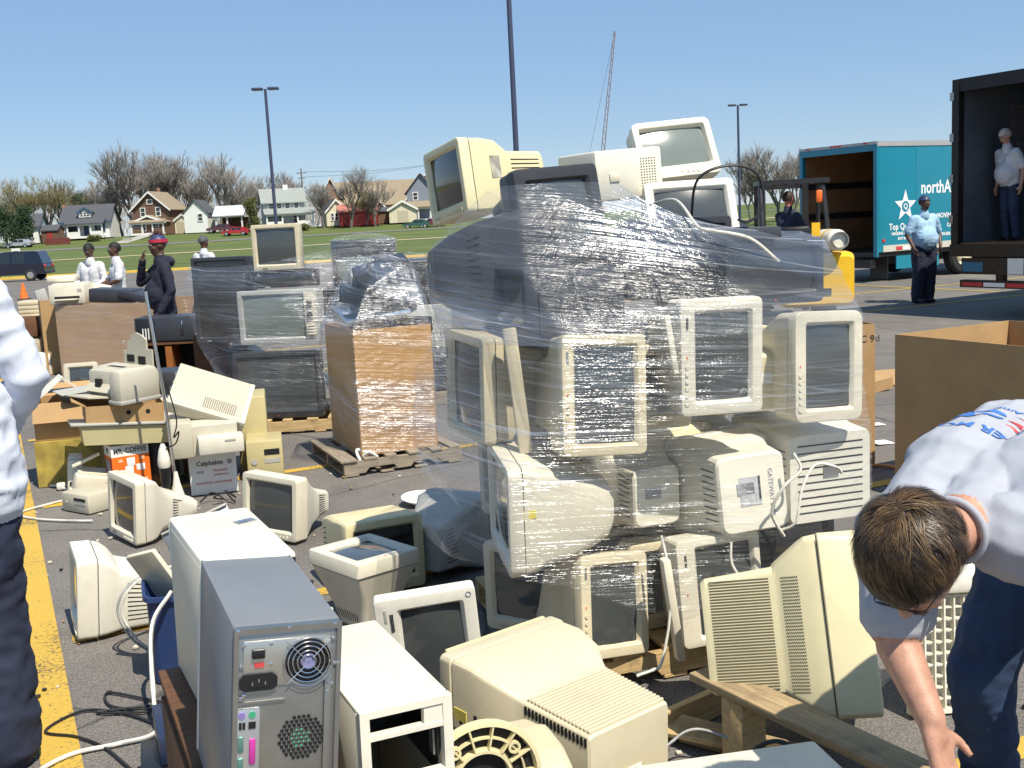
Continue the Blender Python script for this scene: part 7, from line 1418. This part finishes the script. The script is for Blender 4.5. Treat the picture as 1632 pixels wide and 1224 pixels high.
# hair: a dark scalp layer under tufts of curved strands
H1 = mat('brown_hair_dark', (.030,.017,.009), .45, .3, 60); H2 = mat('brown_hair_mid', (.085,.050,.024), .42, .3, 60); H3 = mat('brown_hair_light', (.17,.105,.05), .40, .3, 60)
cap_ = hair_cap(bmn, T, 1.06, H1, 'hair', low=-.035, front=.058, fat=1.03, back=-.075)
rnd = random.Random(9); lk = MB(); crown = Vector((.01, .055, .115)); c0 = Vector((0, .012, .02))
for i in range(900):
    a = rnd.uniform(0, 2*PI); e = math.asin(rnd.uniform(-.50, 1)); z = .025+.108*math.sin(e)
    if (math.sin(a) < -.35 and z < .052) or z < -.055: continue
    q = Vector((.089*math.cos(e)*math.cos(a), .012+.109*math.cos(e)*math.sin(a), z)); n_ = (q-c0).normalized(); fl_ = q-crown; fl_ = fl_-n_*fl_.dot(n_)
    if fl_.length < 2e-3: fl_ = Vector((rnd.uniform(-1, 1), rnd.uniform(-1, 1), 0)); fl_ = fl_-n_*fl_.dot(n_)
    fl_.normalize(); sw = n_.cross(fl_); w1 = mnoise.noise(q*16); cfl = (fl_*.55+sw*(.9*w1+rnd.uniform(-.25, .25))+Vector((.35, -.75, -.25))*.9); cfl = (cfl-n_*cfl.dot(n_)).normalized(); csw = n_.cross(cfl)
    ln_ = rnd.uniform(.045, .085); lift = rnd.uniform(.002, .011); bend = rnd.uniform(-.5, .5); tipx = rnd.uniform(-.004, .004); lk.mat = rnd.choice((0, 0, 1, 1, 1, 2))
    for j_ in range(15):
        off = csw*rnd.uniform(-.012, .012)+cfl*rnd.uniform(-.012, .012); q1 = c0+(q+off-c0).normalized()*(q-c0).length; wd_ = rnd.uniform(.0004, .0008); l2 = ln_*rnd.uniform(.75, 1.1); lf2 = lift*rnd.uniform(.6, 1.25); vs = []
        for k in range(6):
            f = k/5; r_ = q1+cfl*l2*f+csw*(bend*l2*f*f*.5)-off*(.55*f*f)+csw*tipx*f; rn = r_-c0; r_ = c0+rn.normalized()*((q-c0).length+lf2*math.sin(min(1, f*1.25)*PI*.62)); w_ = csw*wd_*(1-.8*f*f); vs += [T(r_-w_), T(r_+w_)]
        lk.add(vs, [(2*k, 2*k+1, 2*k+3, 2*k+2) for k in range(5)])
lo_ = part('hair_locks', lk.mesh('hair_locks', [H1, H2, H3], 60, recalc=False), None, cap_); lo_['kind'] = 'stuff'
gl = MB(); 
for k in (-1, 1): gl.tube([T((k*.031+.019*math.cos(a)*1.06, -.104, .004+.016*math.sin(a))) for a in [2*PI*q/14 for q in range(15)]], .0014, 5); gl.tube([T((k*.052, -.102, .008)), T((k*.074, -.05, .008)), T((k*.079, .01, .004))], .0014, 5)
gl.tube([T((-.012, -.106, .008)), T((.012, -.106, .008))], .0014, 5); part('spectacles', gl, BLACKM, bmn, 60)
ndir = Vector((-.75, -.62, -.05)).normalized(); na = ndir.orthogonal().normalized(); nb_ = ndir.cross(na); nc_ = nk+ndir*.035+Vector((0, 0, -.004))
part('collar', MB().tube([nc_+(na*math.cos(2*PI*k/28)+nb_*math.sin(2*PI*k/28))*.068 for k in range(29)], .008, 8), TEE, bmn, 60)
# neckband and printed back
tree_ = BVHTree.FromPolygons([v.co for v in bod.vertices], [p_.vertices for p_ in bod.polygons])
bc = V(1.235, 2.60, 1.25); bu = (nk-hip); bu.z *= .5; bu.normalize(); bxv = Vector((-bu.y, bu.x, 0)).normalized()   # up the back towards the collar / to the reader's right
def on_back(me, cx_, cy_, name, m_, par):
    bm = bmesh.new(); bm.from_mesh(me); bmesh.ops.triangulate(bm, faces=bm.faces); bmesh.ops.subdivide_edges(bm, edges=[e for e in bm.edges if e.calc_length() > .012], cuts=2, use_grid_fill=False); bmesh.ops.triangulate(bm, faces=bm.faces)
    lost = []
    for v in bm.verts:
        q = bc+bxv*(-(v.co.x+cx_))+bu*(v.co.y+cy_); h_ = tree_.ray_cast(q+Vector((0, 0, .5)), Vector((0, 0, -1)))
        
        if h_[0] is None or h_[1].z < .15 or h_[0].z < bc.z-.30: lost.append(v)
        else: v.co = h_[0]+h_[1]*.0022
    bmesh.ops.delete(bm, geom=lost, context='VERTS')
    bm.to_mesh(me); bm.free(); me.materials.clear(); me.materials.append(m_); o = link(name, me, par); return o
def flat_poly(pts): me = bpy.data.meshes.new('print'); me.from_pydata([(x, y, 0) for x, y in pts], [], [list(range(len(pts)))]); return me
on_back(text_mesh('MER MOVING', .052, 0, .0012), .13, .115, 'printed_lettering', INK_B, bmn_b)
on_back(text_mesh('northAmerican', .034, 0, .0005), .06, -.085, 'printed_lettering', INK_B, bmn_b)
el_ = [(.065*math.cos(2*PI*k/32)+.045, .040*math.sin(2*PI*k/32)-.015) for k in range(32)]
on_back(flat_poly([q for q in el_ if q[1] > -.010]), .07, .0, 'printed_logo', INK_B, bmn_b); on_back(flat_poly([q for q in el_ if q[1] < -.020]), .07, .0, 'printed_logo', INK_B, bmn_b)
on_back(flat_poly([(-.03, .028), (-.11, .03), (-.135, -.015), (-.11, -.055), (-.03, -.05), (-.075, -.035), (-.09, -.012), (-.075, .012)]), .07, .0, 'printed_logo', INK_R, bmn_b); on_back(flat_poly([(-.025, -.004), (-.065, .008), (-.06, -.014)]), .07, .0, 'printed_logo', INK_R, bmn_b)

# ================================================================== litter too small to count
rnd = random.Random(31); db = MB()
for i in range(420):
    if i < 300: x, y = rnd.gauss(-.9, 1.5), rnd.gauss(5.2, 1.6)
    else: x, y = rnd.uniform(-4, 5), rnd.uniform(3, 14)
    if y < 2.6: continue
    s_ = rnd.uniform(.006, .02); db.mat = rnd.choice((0, 0, 1, 2)); db.box((x, y, s_*.3), (s_*rnd.uniform(.6, 1.8), s_, s_*.5), (rnd.uniform(-8, 8), rnd.uniform(-8, 8), rnd.uniform(0, 180)))
o_ = part('debris', db.mesh('debris', [WHITE, CARD_D, BLACKP], 0), None, None); tag(o_, 'tiny chips of broken plastic and cardboard on the asphalt', 'debris'); o_['kind'] = 'stuff'
